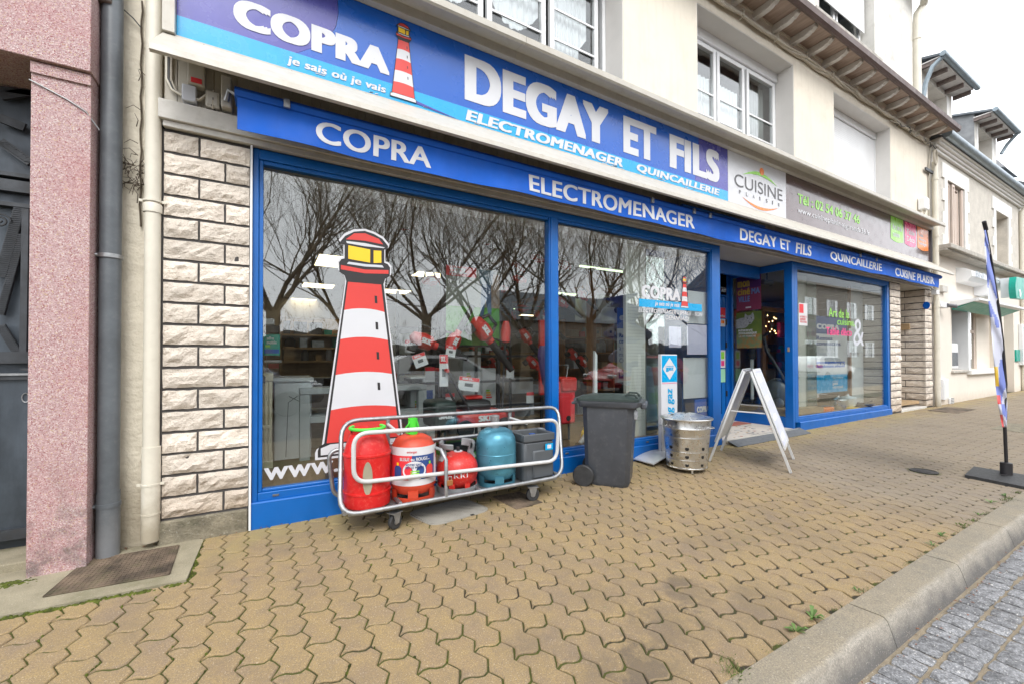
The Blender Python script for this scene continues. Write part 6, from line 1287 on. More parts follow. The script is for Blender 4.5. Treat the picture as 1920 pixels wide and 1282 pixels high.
# moulded cornice and gutter
m = MB().use('quoin'); 
for y, z0, z1 in ((-.06, 5.90, 5.96), (-.10, 5.963, 6.02), (-.15, 6.023, 6.08), (-.19, 6.083, 6.13)): m.box(BX0+.02, y, z0, BX1, -.001, z1)
m.build('cornice', None, bk, bev=.012); MB().lathe([(.09, 0), (.09, BX1-BX0-.1)], 0, 0, 0, n=12, axis='x').build('gutter', 'zinc', bk, mtx=Matrix.Translation((BX0+.1, -.25, 6.20)))
MB().prism([(BX0, -.2, 6.15), (BX0, 4, 9.0), (BX0, 8, 6.15)], (BX1-BX0, 0, 0)).build('roof', 'slate', bk, smooth=False)
def dormer(nm, label, cornerpx, rightpx, wleft, wright, otop, obot, eaveL, eaveR, Y, zbot=6.0):
    t_ = thing(nm, label, 'dormer', (at(wleft, 300, Y).x, Y, 6.5)); x0, x1 = at(wleft, 300, Y).x, at(wright, 300, Y).x; ztop = at(wleft, otop-25, Y).z
    ox0, ox1 = at(cornerpx, 300, Y).x, at(rightpx, 300, Y).x; zo = at(cornerpx, otop, Y).z
    wall_with_openings(x0, x1, zbot, ztop, Y, Y+.35, [(ox0, ox1, zbot+.2, zo)]).build('front_wall', 'dormer', t_, smooth=False)
    m = MB().use('dormerdark').prism([(x0-.004, Y+.002, zbot), (x0-.004, Y+3, zbot+2), (x0-.004, Y+3, ztop+.5), (x0-.004, Y+.002, ztop)], (.15, 0, 0)); m.build('cheek', None, t_, smooth=False)
    m = MB().use('dormer').prism([(x1-.15, Y+.35, zbot), (x1-.15, Y+3, zbot+2), (x1-.15, Y+3, ztop+.5), (x1-.15, Y+.35, ztop)], (.149, 0, 0)); m.build('cheek', None, t_, smooth=False)
    B('recess_back', 'bank', t_, ox0, Y+.36, zbot, ox1, Y+.40, zo)
    m = MB().use('quoin').box(ox0-.14, Y-.012, zbot, ox0-.001, Y+.05, zo+.02).box(ox1+.001, Y-.012, zbot, ox1+.14, Y+.05, zo+.02); m.build('window_surround', None, t_, smooth=False)
    ey = Y-.42; ex0, ex1, ez = x0-.12, x1+.15, at(eaveL[0], eaveL[1], ey).z
    m = MB().use('slate').prism([(ex0, ey, ez), (ex0, Y+3, ez+1.0), (ex0, Y+3, ez+1.06), (ex0, ey, ez+.06)], (ex1-ex0, 0, 0)); m.build('roof', None, t_, smooth=False)
    B('soffit', 'corbel', t_, ex0+.02, ey+.02, ez-.03, ex1-.02, Y, ez-.002)
    for i in range(5): xx = ex0+.03+(ex1-ex0-.12)*i/4; B('rafter', 'rafter', t_, xx, ey+.06, ez-.13, xx+.08, Y+.0, ez-.031)
    MB().lathe([(.065, 0), (.065, ex1-ex0+.1)], 0, 0, 0, n=10, axis='x').build('gutter', 'zinc', t_, mtx=Matrix.Translation((ex0-.03, ey-.05, ez+.01)))
    return t_, x0, x1, ez, ey
d1, x0, x1, ez, ey = dormer('dormer', 'rendered dormer with a deep recess just beyond the shop roof', 1740, 1776, 1727, 1786, 152, 400, (1765, 105), (1818, 165), .6, 6.3)
MB().tube([(x0-.05, ey-.03, ez-.02), (x0-.12, ey+.15, ez-.2), (x0-.15, .45, ez-.55), (x0-.15, .55, ez-1.2)], .05, 10).build('gutter_outlet', 'zinc', d1)
d2, x0, x1, ez, ey = dormer('dormer', 'second dormer further along with a grey streaked side wall', 1834, 1860, 1828, 1868, 238, 420, (1857, 202), (1902, 240), .6, 6.3)
MB().tube([(x1+.1, ey-.03, ez-.05), (x1+.15, ey+.2, ez-.3), (x1+.05, .5, ez-.6)], .05, 10).build('gutter_outlet', 'zinc', d2)
sd = thing('slate_dormer', 'small dark slate-hung dormer on the far roof', 'dormer', (24, 1, 7)); x0, x1 = at(1868, 330, .8).x, at(1888, 330, .8).x; za, zb_ = at(1868, 340, .8).z, at(1868, 296, .8).z
B('body', 'darkgrey', sd, x0, .8, 6.0, x1, 2.5, za+.8); 
m = MB().use('slate'); 
for i in range(6): m.prism([(x0-.15, .55+i*.2, zb_+i*.10-.5), (x0-.15, .80+i*.2, zb_+i*.10-.4), (x0-.15, .80+i*.2, zb_+i*.10-.37), (x0-.15, .55+i*.2, zb_+i*.10-.47)], (x1-x0+.3, 0, 0))
m.build('slate_roof', None, sd, smooth=False); B('window_frame', 'greige', sd, x0+.1, .78, za-.7, x0+.5, .799, za+.4)
bdp = thing('bank_downpipe', 'cream downpipe at the far corner of the bank', 'downpipe', (20.6, 0, 0)); MB().tube([(20.75, -.22, 6.1), (20.62, -.06, 5.75), (20.6, -.06, 5.4), (20.6, -.06, .12)], .06, 12).build('pipe', 'whitepipe', bdp)
mp_ = thing('shop_corner_downpipe', 'cream downpipe with a blue-grey conduit at the right corner of the shop', 'downpipe', (13.0, -.05, 0)); MB().tube([(13.03, -.07, 5.6), (13.03, -.07, .06)], .052, 14).build('pipe', 'whitepipe', mp_); MB().tube([(13.18, -.05, 2.6), (13.18, -.05, .07)], .035, 10).build('conduit', 'flagcloth', mp_)
for z in (.5, 1.4, 2.3, 3.9, 5.2): MB().lathe([(.054, -.02), (.062, -.02), (.062, .02), (.054, .02)], 13.03, -.07, z, n=14, cap=False).build('pipe_clamp', 'whitepipe', mp_)
mb2 = thing('meter_box', 'small grey electrical box with cables on the corner downpipe', 'box', (12.9, -.1, 4.8)); p = at(1737, 383, -.12); MB().box(p.x-.12, -.14, p.z-.12, p.x+.12, -.01, p.z+.14).build('housing', 'pvc', mb2, bev=.02); MB().tube([(p.x-.05, -.08, p.z-.12), (p.x, -.09, p.z-.22), (p.x+.06, -.08, p.z-.12)], .012, 6).build('cable', 'cable', mb2)
B('bracket', 'iron', mp_, 12.55, -.06, at(1735, 318, -.03).z-.03, 13.0, -.03, at(1735, 318, -.03).z+.03)
# bank sign
bs = thing('bank_sign', 'white bulging bank sign with grey lettering above the cash machine', 'sign', (17, -.15, 3.1))
xa, xb = at(1814, 520, -.2).x, at(1881, 535, -.2).x; zt = at(1825, 503, -.2).z; zb_ = at(1825, 531, -.2).z
pr_ = [(0, zt), (-.14, zt-.03), (-.27, (zt+zb_)/2+.06), (-.28, (zt+zb_)/2-.06), (-.2, zb_+.02), (0, zb_)]
MB().prism([(xa, y, z) for y, z in pr_], (xb-xa, 0, 0)).build('casing', 'pvc', bs, smooth=False)
K['bankgrey'] = mat('bank_lettering', (.36, .42, .48), .5, var=.05)
text('BNP PARIBAS', xa+.25, (zt+zb_)/2-.07, xb-.3, (zt+zb_)/2+.09, -.287, 'bankgrey', bs, bold=.0)
gs = thing('green_projecting_sign', 'white and green curved projecting sign at the right edge of the picture', 'sign', (20, -.4, 3)); K['bankgreen'] = mat('bank_green', (.0, .33, .25), .35, var=.08)
MB().prism([(at(1903, 545, -.55).x, -.58+.5*math.sin(a)*0+.06*math.cos(a*2), at(1903, 520, -.55).z-.52*i/6) for i, a in enumerate([0, .3, .6, .9, 1.2, 1.5, 1.8])]+[(at(1903, 545, -.55).x, -.30, at(1903, 520, -.55).z-.52), (at(1903, 545, -.55).x, -.30, at(1903, 520, -.55).z)], (.12, 0, 0)).build('casing', 'pvc', gs, smooth=False)
xg_ = at(1903, 545, -.6).x; zg = at(1905, 520, -.6).z; zg0 = at(1905, 560, -.6).z
MB().prism([(xg_+.05+.10*math.sin(math.pi*i/8)*-1, -.62, zg0+(zg-zg0)*i/8) for i in range(9)]+[(xg_+.9+.12*math.sin(math.pi*(8-i)/8)*-1, -.62, zg0+(zg-zg0)*(8-i)/8+.03) for i in range(9)], (0, .12, 0)).build('green_face', 'bankgreen', gs, smooth=False)
B('bracket', 'pvc', gs, xg_-.6, -.25, zg0+.1, xg_-.1, -.001, zg-.05, bev=.01)
bn_ = thing('bank_awning', 'white folding awning with a green underside over the cash machine', 'awning', (15.5, -.5, 2.7))
xa, xb = 14.2, 18.3; zt = at(1785, 568, -.02).z
MB().prism([(xa, -.0, zt+.04), (xa, -.42, zt+.06), (xa, -.42, zt-.0), (xa, -.0, zt-.13)], (xb-xa, 0, 0)).build('cloth', 'pvc', bn_, smooth=False); MB().prism([(xa+.05, -.02, zt-.135), (xa+.05, -.38, zt-.015), (xa+.05, -.38, zt-.02), (xa+.05, -.02, zt-.17)], (xb-xa-.1, 0, 0)).build('underside', 'bankgreen', bn_, smooth=False)
MB().tube([(xa, -.45, zt+.03), (xb, -.45, zt+.03)], .04, 10).build('front_bar', 'pvc', bn_)
for nm, lab, a, b, c, d, Y, k in (('security_camera', 'white security camera on the bank wall beside the shop corner', 1762, 566, 1776, 576, -.12, 'pvc'), ('wall_box', 'small cream wall box under the shop hood end', 1766, 535, 1775, 547, -.06, 'beam'), ('meter_cabinet', 'white meter cabinet low on the bank wall', 1768, 710, 1777, 749, -.05, 'pvc'), ('air_vent', 'small louvred white air vent at the foot of the bank wall', 1780, 746, 1787, 757, -.02, 'pvc'), ('green_notice', 'small green and white notice beside the bank door', 1904, 655, 1911, 677, -.02, 'bankgreen')):
    x0, x1, z0, z1 = pxbox(a, b, c, d, Y); t_ = thing(nm, lab, 'box', (x0, Y, z0)); B('housing', k, t_, x0, Y-.02, z0, x1, -.003, z1, bev=.01)
    if nm == 'security_camera': MB().tube([(x1-.1, Y-.02, (z0+z1)/2), (x1+.15, Y-.1, (z0+z1)/2-.02)], .045, 10).build('lens', 'darkgrey', t_)
    if nm == 'air_vent':
        for i in range(4): B('louvre', 'darkgrey', t_, x0+.02, Y-.024, z0+.02+i*.035, x1-.02, Y-.0205, z0+.035+i*.035)
    if nm == 'meter_cabinet': B('door', 'quoin', t_, x0+.03, Y-.026, z0+.03, x1-.03, Y-.021, z1-.03, bev=.003)
x0, x1, z0, z1 = pxbox(1915, 608, 1925, 684, -.06); t_ = thing('display_case', 'glazed notice case with a green header at the right edge', 'notice case', (x0, -.06, z0)); B('case', 'pvc', t_, x0, -.1, z0, x1+.6, -.003, z1, bev=.01); B('header', 'bankgreen', t_, x0+.08, -.104, z1-.22, x1+.5, -.101, z1-.08)
# next houses
nh = thing('far_house', 'pale house with a slate roof beyond the bank', 'building', (25, 0, 0)); wall_with_openings(BX1+.01, 32, -.1, 6.6, .0, .4, [(21.6, 22.7, .9, 2.5), (24.5, 25.6, .9, 2.5), (21.6, 22.7, 3.9, 5.4), (24.5, 25.6, 3.9, 5.4)]).build('wall', 'dormer', nh, smooth=False); B('back_volume', 'dormer', nh, BX1+.02, .6, -.1, 32, 8, 6.55); MB().prism([(BX1, -.3, 6.6), (BX1, 4, 9.6), (BX1, 8, 6.6)], (11.3, 0, 0)).build('roof', 'slate', nh, smooth=False)
fh = thing('street_end_house', 'distant cream house closing the street', 'building', (48, 0, 0)); B('wall', 'bank', fh, 34, -1, 0, 60, 6, 6); MB().prism([(34, -1.3, 6), (34, 2.5, 9), (34, 6.3, 6)], (26, 0, 0)).build('roof', 'slate', fh, smooth=False)

# ================================================================== BOTTLE TROLLEY AND BOTTLES
tr = thing('bottle_trolley', 'galvanised tube trolley with a white barred gate, holding gas bottles', 'trolley', (1.3, -.33, 0))
TX0, TX1 = .40, 2.20; fz = .135
def rnd_path(pts, r, n=5):
    out = []
    P = [Vector(p) for p in pts]; N = len(P)
    for i in range(N):
        p, a, b = P[i], P[i-1], P[(i+1) % N]; da = (a-p).normalized()*r; db = (b-p).normalized()*r
        for j in range(n+1): t = j/n; out.append(p+da*(1-t)**2+db*t**2)
    return out
a1, a2 = at(655, 965, -.52), at(1048, 893, -.52)
bk0, bk1 = at(640, 787, -.14), at(1038, 770, -.14)
big_loop = rnd_path([(a1.x-.06, -.52, .135), (a2.x+.04, -.52, .145), (at(1046, 790, -.15).x, -.16, .705), (at(640, 800, -.15).x, -.16, .715)], .13)
MB().tube(big_loop, .0165, 12, closed=True).build('main_loop', 'galv', tr)
fl0, fl1 = a1.x-.03, a2.x+.02
MB().tube([(fl0, -.52, .15), (fl0+.02, -.14, .15)], .0155, 10).build('base_rail', 'galv', tr); MB().tube([(fl1, -.52, .15), (fl1+.02, -.14, .15)], .0155, 10).build('base_rail', 'galv', tr)
MB().tube(rnd_path([(fl0-.02, -.13, .15), (fl1+.08, -.13, .15), (fl1+.12, -.13, .50), (fl0-.06, -.13, .50)], .08), .0155, 10, closed=True).build('rear_frame', 'galv', tr)
for x in (.80, 1.42): MB().tube([(x, -.51, .15), (x, -.14, .15)], .014, 8).build('base_rail', 'galv', tr)
mt_ = MB().box(fl0+.03, -.50, .118, fl1-.03, -.15, .126); mt_.build('base_plate', 'galv', tr, smooth=False)
wt0, wt1, wb0, wb1 = at(663, 815, -.50), at(1047, 788, -.50), at(663, 905, -.50), at(1044, 863, -.50)
MB().tube(rnd_path([(wb0.x, -.50, wb0.z-.0), (wb1.x, -.50, wb1.z), (wt1.x, -.50, wt1.z+.01), (wt0.x, -.50, wt0.z+.01)], .10, 6), .0155, 12, closed=True).build('gate', 'whitetube', tr)
for px0, py0, px1, py1 in ((728, 795, 748, 812), (957, 783, 988, 793)): a, b = at(px0, py0, -.17), at(px1, py1, -.49); MB().tube([(a.x, -.17, a.z), (b.x, -.49, b.z)], .012, 10).build('gate_arm', 'whitetube', tr); MB().tube([(a.x, -.16, a.z+.05), (a.x, -.15, a.z-.3)], .016, 10).build('upright', 'galv', tr)
mx0 = at(836, 900, -.52).x; MB().tube([(mx0-.06, -.40, .50), (mx0-.02, -.47, .49), (mx0, -.525, .42), (mx0, -.525, .15)], .014, 10).build('locking_post', 'galv', tr)
pd_ = thing('padlock', 'small brass padlock hanging from the white gate bar', 'padlock', (mx0+.03, -.54, .3)); pz = at(840, 900, -.53).z; MB().box(mx0+.0, -.55, pz-.035, mx0+.045, -.532, pz+.005).build('body', 'wood', pd_, bev=.003); MB().tube([(mx0+.01, -.541, pz), (mx0+.01, -.541, pz+.03), (mx0+.035, -.541, pz+.03), (mx0+.035, -.541, pz)], .004, 6).build('shackle', 'galvnew', pd_)
for (px, py, yy) in ((735, 992, -.488), (995, 941, -.50), (707, 960, -.17), (958, 925, -.17)):
    p = at(px, py, yy); g0 = gz(p.x, yy); t2 = MB(); t2.lathe([(.018, -.016), (.050, -.016), (.055, -.008), (.055, .008), (.050, .016), (.018, .016)], 0, 0, 0, n=24, axis='y')
    a_ = .5 if px == 735 else -.35; M_ = Matrix.Translation((p.x+.02, yy, g0+.056)) @ Matrix.Rotation(a_, 4, 'Z'); c = t2.build('castor', 'rubber', tr, mtx=M_)
    hub = MB().lathe([(.001, -.02), (.02, -.019), (.022, .0), (.02, .019), (.001, .02)], 0, 0, 0, n=14, axis='y').build('hub', 'galv', c, mtx=M_); fk = MB().use('galv')
    for s_ in (-1, 1): fk.prism([(-.015, s_*.024, -.01), (.015, s_*.024, -.01), (.035, s_*.024, .062), (-.035, s_*.024, .062)], (0, .003*s_, 0))
    fk.box(-.045, -.035, .0625, .045, .035, .068); fk.build('fork', None, c, smooth=False, mtx=M_)
BY = -.33; BZ = .127
def shp(prof, x, k, nm, par, n=40): return MB().lathe(prof, x, BY, BZ, n=n).build(nm, k, par)
rb = thing('red_composite_bottle', 'tall red plastic gas bottle with a bright green top ring, first in the trolley', 'gas bottle', (.61, BY, BZ)); R = .166; xb_ = .607
shp([(.001, .0), (R-.02, .0), (R-.006, .012), (R-.004, .10), (R+.0, .103), (R-.0, .115), (R-.006, .118), (R-.004, .36), (R+.001, .365), (R+.001, .378), (R-.006, .384), (R-.008, .40), (R-.03, .47), (R-.045, .51), (R-.055, .515), (.02, .52)], xb_, 'redplastic', 'body', rb)
for a0, a1 in ((rad(-160), rad(35)), (rad(75), rad(165))):
    MB().lathe([(.098, .50), (.108, .50), (.115, .53), (.119, .548), (.108, .55), (.098, .50)], xb_, BY, BZ, n=24, cap=False, a0=a0, a1=a1).build('collar', 'redplastic', rb)
MB().tube([(xb_+.118*math.cos(rad(-225+i*9)), BY+.118*math.sin(rad(-225+i*9)), BZ+.553) for i in range(29)], .012, 8).build('top_ring', 'green', rb)
wn = [(xb_-.0, 0)]; vang = rad(-100)
m = MB(); 
for i in range(25):
    a = 2*math.pi*i/24; th = vang+.20*math.cos(a); zz = .225+.115*math.sin(a); m.v.append((xb_+(R-.002)*math.cos(th), BY+(R-.002)*math.sin(th), BZ+zz))
m.v.append((xb_+(R+.0)*math.cos(vang), BY+(R+.0)*math.sin(vang), BZ+.225)); m.f = [(i, i+1, 25) for i in range(24)]; m.mi = [0]*24; m.build('level_window', mat('frosted_window', (.40, .36, .26), .5, var=.2), rb)
def steel_bottle(par, x, R, H, k, collar=True, foot=True, neck=.0, slots=6):
    shp([(.001, .045), (R-.03, .055), (R-.002, .10), (R, .13), (R, H-.13), (R-.008, H-.08), (R-.035, H-.03), (R-.08, H-.005), (.03, H), (.001, H)], x, k, 'body', par)
    m = MB().use(k)
    m.lathe([(R-.016, .0), (R-.008, .0), (R-.004, .035), (R-.012, .035), (R-.016, .0)], x, BY, BZ, n=40, cap=False)
    m.build('foot_ring', None, par)
    for i in range(slots):
        a0 = 2*math.pi*i/slots; MB().lathe([(R-.012, .036), (R-.005, .036), (R-.004, .085), (R-.012, .085), (R-.012, .036)], x, BY, BZ, n=6, cap=False, a0=a0, a1=a0+.45).build('foot_strut', k, par)
ob = thing('orange_bottle', 'orange-red steel gas bottle with a printed advertising sleeve and green valve cap', 'gas bottle', (.946, BY, BZ)); xo = .946; Ro = .168; steel_bottle(ob, xo, Ro, .475, 'orange')
def wrap(par, x, R, a0, a1, z0, z1, k, nm, eps=.0015): return MB().lathe([(R+eps, z0), (R+eps, z1)], x, BY, BZ, n=24, cap=False, a0=a0, a1=a1).build(nm, k, par)
C0 = rad(-105); wrap(ob, xo, Ro, C0-rad(95), C0+rad(95), .125, .405, 'label', 'sleeve', .001); wrap(ob, xo, Ro, C0-rad(92), C0-rad(5), .17, .345, 'redprint', 'red_field', .0022); wrap(ob, xo, Ro, C0-rad(5), C0+rad(60), .17, .345, 'navy', 'navy_field', .0022); wrap(ob, xo, Ro, C0+rad(72), C0+rad(92), .30, .37, 'redprint', 'side_field', .0022)
def wtext(s_, par, x, R, a0, a1, z0, z1, k, bold=0, eps=.0034):
    o = text(s_, 0, z0, 1, z1, 0, k, par, bold=bold)
    for v in o.data.vertices: a = a0+(a1-a0)*v.co.x; v.co = (x+(R+eps)*math.cos(a), BY+(R+eps)*math.sin(a), BZ+v.co.z)
    return o
def wpoly(pts, par, x, R, k, nm, eps):
    m = MB(); m.v = [(x+(R+eps)*math.cos(C0+a), BY+(R+eps)*math.sin(C0+a), BZ+z) for a, z in pts]
    c = (sum(p[0] for p in pts)/len(pts), sum(p[1] for p in pts)/len(pts)); m.v.append((x+(R+eps)*math.cos(C0+c[0]), BY+(R+eps)*math.sin(C0+c[0]), BZ+c[1])); n = len(pts)
    m.f = [(i, (i+1) % n, n) for i in range(n)]; m.mi = [0]*n; return m.build(nm, k, par)
wtext('antargaz', ob, xo, Ro, C0-.3, C0+.12, .36, .378, 'redprint', .01); wtext('BLEUE ou ROUGE...', ob, xo, Ro, C0-.62, C0+.72, .308, .332, 'label', .03)
wpoly([(.02+.50*math.cos(a*.2618), .235+.07*math.sin(a*.2618)) for a in range(24)], ob, xo, Ro, 'label', 'oval', .0045)
wtext('VOTRE GAZ\nEST LE MÊME !', ob, xo, Ro, C0-.36, C0+.42, .252, .288, 'navy', .02, .006)
for z in (.212, .228): wpoly([(-.14, z), (.22, z), (.22, z+.009), (-.14, z+.009)], ob, xo, Ro, 'lime', 'equals_bar', .006)
for a, k, kt in ((-.72, 'navy', 'yellow'), (.72, 'redflat', 'lime')): wpoly([(a-.18, .175), (a+.18, .175), (a+.18, .255), (a+.1, .272), (a-.1, .272), (a-.18, .255)], ob, xo, Ro, k, 'printed_bottle', .006); wpoly([(a-.05, .274), (a+.05, .274), (a+.05, .295), (a-.05, .295)], ob, xo, Ro, kt, 'printed_cap', .006)
MB().lathe([(.034, .0), (.036, .12), (.031, .12), (.030, .06), (.001, .06)], xo-.005, BY, BZ+.475, n=20).build('valve_cap', 'green', ob); MB().tube([(xo-.03, BY-.02, BZ+.57), (xo-.065, BY-.02, BZ+.53), (xo-.06, BY-.02, BZ+.49), (xo-.03, BY-.02, BZ+.48)], .005, 6).build('cap_handle', 'green', ob); MB().tube([(xo+.02, BY-.03, BZ+.575), (xo+.03, BY-.04, BZ+.53), (xo+.012, BY-.04, BZ+.48)], .005, 6).build('cap_handle', 'green', ob)
sr = thing('small_red_bottle', 'small round red gas bottle with a grey handled collar in the middle of the trolley', 'gas bottle', (1.305, BY, BZ)); xs2 = 1.305; Rs = .166
shp([(.001, .03), (Rs-.05, .04), (Rs-.012, .08), (Rs, .13), (Rs, .19), (Rs-.012, .23), (Rs-.05, .275), (.05, .30), (.001, .30)], xs2, 'redsteel', 'body', sr); MB().lathe([(Rs-.02, 0), (Rs-.004, .0), (Rs-.002, .045), (Rs-.014, .045), (Rs-.02, 0)], xs2, BY, BZ, n=36, cap=False).build('foot_ring', 'greysteel', sr)
for i in range(8): a0 = .785*i; MB().lathe([(Rs-.014, .046), (Rs-.008, .046), (Rs-.006, .08), (Rs-.014, .08)], xs2, BY, BZ, n=4, cap=False, a0=a0, a1=a0+.3).build('foot_strut', 'redsteel', sr)
for a0, a1 in ((rad(130), rad(235)), (rad(-55), rad(50))):
    MB().lathe([(.115, .33), (.13, .335), (.142, .345), (.146, .375), (.14, .385), (.125, .38), (.115, .33)], xs2, BY, BZ, n=16, cap=False, a0=a0, a1=a1).build('collar', 'greysteel', sr)
    am_ = (a0+a1)/2; MB().tube([(xs2+.135*math.cos(am_), BY+.135*math.sin(am_), BZ+.35), (xs2+.115*math.cos(am_), BY+.115*math.sin(am_), BZ+.29), (xs2+.13*math.cos(am_), BY+.13*math.sin(am_), BZ+.24)], [.022, .028, .034], 10).build('handle_foot', 'greysteel', sr)
MB().lathe([(.035, .0), (.036, .006), (.001, .007)], xs2+.01, BY, BZ+.30, n=20).build('valve_disc', 'label', sr); MB().lathe([(.014, 0), (.014, .03), (.008, .034), (.001, .034)], xs2+.01, BY, BZ+.307, n=12).build('valve', 'black', sr)
C1 = rad(-106); wtext('kki', sr, xs2, Rs-.003, C1-.25, C1+.42, .13, .18, 'label', -.0, .003)
bb_ = thing('blue_bottle', 'metallic blue steel gas bottle, fourth in the trolley', 'gas bottle', (1.66, BY, BZ)); xbl = 1.66; steel_bottle(bb_, xbl, .170, .465, 'bluesteel')
MB().lathe([(.1701, .255), (.1725, .258), (.1701, .262)], xbl, BY, BZ, n=40, cap=False).build('weld_seam', 'bluesteel', bb_)
MB().lathe([(.036, 0), (.040, .10), (.034, .105), (.034, .05), (.001, .05)], xbl-.01, BY, BZ+.465, n=20).build('valve_guard', 'galv', bb_); MB().tube([(xbl-.045, BY-.02, BZ+.47), (xbl-.02, BY-.04, BZ+.53), (xbl-.01, BY-.04, BZ+.545)], .005, 6).build('guard_clip', 'galv', bb_)
MB().face([(0, -.018), (.018, 0), (0, .018), (-.018, 0)], -.0, .001).build('hazard_label', 'redprint', bb_, smooth=False, mtx=Matrix.Translation((xbl+.0, BY-.143, BZ+.40)) @ Matrix.Rotation(rad(-26), 4, 'X'))
gb_ = thing('grey_square_bottle', 'dark grey square plastic gas bottle with a recessed carrying top at the trolley end', 'gas bottle', (2.02, BY, BZ)); g0x, g1x = 1.855, 2.175
MB().prism([(g0x+.02, BY-.13, BZ), (g1x-.02, BY-.13, BZ), (g1x, BY-.11, BZ), (g1x, BY+.13, BZ), (g0x, BY+.13, BZ), (g0x, BY-.11, BZ)], (0, 0, .33)).build('body', 'greybottle', gb_, bev=.03)
MB().box(g0x+.09, BY-.148, BZ+.02, g1x-.02, BY-.12, BZ+.26).build('front_bulge', 'greybottle', gb_, bev=.02)
m = MB().use('greybottle').box(g0x, BY-.14, BZ+.335, g1x, BY-.11, BZ+.40).box(g0x, BY+.11, BZ+.335, g1x, BY+.14, BZ+.40).box(g0x, BY-.11, BZ+.335, g0x+.03, BY+.11, BZ+.40).box(g1x-.03, BY-.11, BZ+.335, g1x, BY+.11, BZ+.40); m.build('carrying_frame', None, gb_, bev=.008)
B('valve_block', 'lightwood', gb_, g0x+.1, BY-.08, BZ+.331, g1x-.08, BY+.08, BZ+.36, bev=.01); B('valve_tap', 'signblue', gb_, g0x+.12, BY-.06, BZ+.361, g0x+.17, BY-.02, BZ+.39, bev=.004); B('brand_label', 'cyan', gb_, g1x-.11, BY-.151, BZ+.255, g1x-.03, BY-.1485, BZ+.31); B('brand_mark', 'label', gb_, g1x-.09, BY-.1525, BZ+.268, g1x-.05, BY-.1515, BZ+.30)

# ================================================================== WHEELIE BIN
wb = thing('wheelie_bin', 'dark grey wheelie bin with a green lid in front of the blue mullion', 'wheelie bin', (2.9, -.5, 0))
c0 = gr(1175, 918); c0 = Vector((c0.x, c0.y, 0)); rear = gr(1106, 909); d_ = Vector((rear.x-c0.x, rear.y-c0.y, 0)).normalized()
ux = -d_; uy = Vector((-ux.y, ux.x, 0)); g0 = gz(c0.x, c0.y)
c0.x += .03
Mb = Matrix(((ux.x, uy.x, 0, c0.x), (ux.y, uy.y, 0, c0.y), (0, 0, 1, g0), (0, 0, 0, 1)))   # local: x=forward (0 at front), y=into the depth
def loft(m, rings):
    b = len(m.v); n = len(rings[0])
    for r in rings: m.v += [tuple(p) for p in r]
    for i in range(len(rings)-1):
        for k in range(n): k2 = (k+1) % n; m.f.append((b+i*n+k, b+i*n+k2, b+(i+1)*n+k2, b+(i+1)*n+k)); m.mi.append(m.cur)
    m.f.append(tuple(b+k for k in reversed(range(n)))); m.mi.append(m.cur); m.f.append(tuple(b+(len(rings)-1)*n+k for k in range(n))); m.mi.append(m.cur); return m
def rect_ring(x0, x1, y0, y1, z, r=.03): return [(x0+r, y0, z), (x1-r, y0, z), (x1, y0+r, z), (x1, y1-r, z), (x1-r, y1, z), (x0+r, y1, z), (x0, y1-r, z), (x0, y0+r, z)]
TOPZ = .82; BL = .40; BW = .36
m = loft(MB(), [rect_ring(-BL+.05, -.02, 0.02, BW-.02, .0, .04), rect_ring(-BL-.005, 0.0, 0, BW, .04, .04), rect_ring(-BL-.03, .045, -.03, BW+.03, TOPZ-.06, .05)]); m.build('body', 'binbody', wb, mtx=Mb)
m = loft(MB(), [rect_ring(-BL-.05, .065, -.045, BW+.045, TOPZ-.075, .03), rect_ring(-BL-.06, .10, -.055, BW+.055, TOPZ-.06, .03), rect_ring(-BL-.06, .12, -.055, BW+.055, TOPZ-.02, .03)]); m.build('rim', 'binbody', wb, mtx=Mb)
B('front_lip', 'binbody', wb, .10, .03, TOPZ-.085, .15, BW-.03, TOPZ-.03, bev=.012, mtx=Mb)
m = loft(MB(), [rect_ring(-BL-.09, .09, -.04, BW+.04, TOPZ-.018, .03), rect_ring(-BL-.09, .09, -.04, BW+.04, TOPZ+.004, .03), rect_ring(-BL+.0, .03, .01, BW-.01, TOPZ+.028, .05)]); m.build('lid', 'binlid', wb, mtx=Mb)
m = loft(MB(), [rect_ring(-BL+.1, -.02, .05, BW-.05, TOPZ+.027, .04), rect_ring(-BL+.12, -.05, .07, BW-.07, TOPZ+.036, .04)]); m.build('lid_panel', 'binlid', wb, mtx=Mb)
for yy in (.04, BW-.06): MB().tube([(-.05, yy, TOPZ+.02), (-.02, yy, TOPZ+.045), (.05, yy, TOPZ+.042), (.08, yy, TOPZ+.012)], .010, 6).build('lid_handle', 'binlid', wb, mtx=Mb)
MB().tube([(-BL-.09, -.02, TOPZ-.01), (-BL-.09, BW+.02, TOPZ-.01)], .018, 10).build('hinge', 'binbody', wb, mtx=Mb); MB().tube([(-BL-.04, .0, TOPZ-.03), (-BL-.12, .0, TOPZ-.045), (-BL-.12, BW, TOPZ-.045), (-BL-.04, BW, TOPZ-.03)], .014, 8).build('push_handle', 'binbody', wb, mtx=Mb)
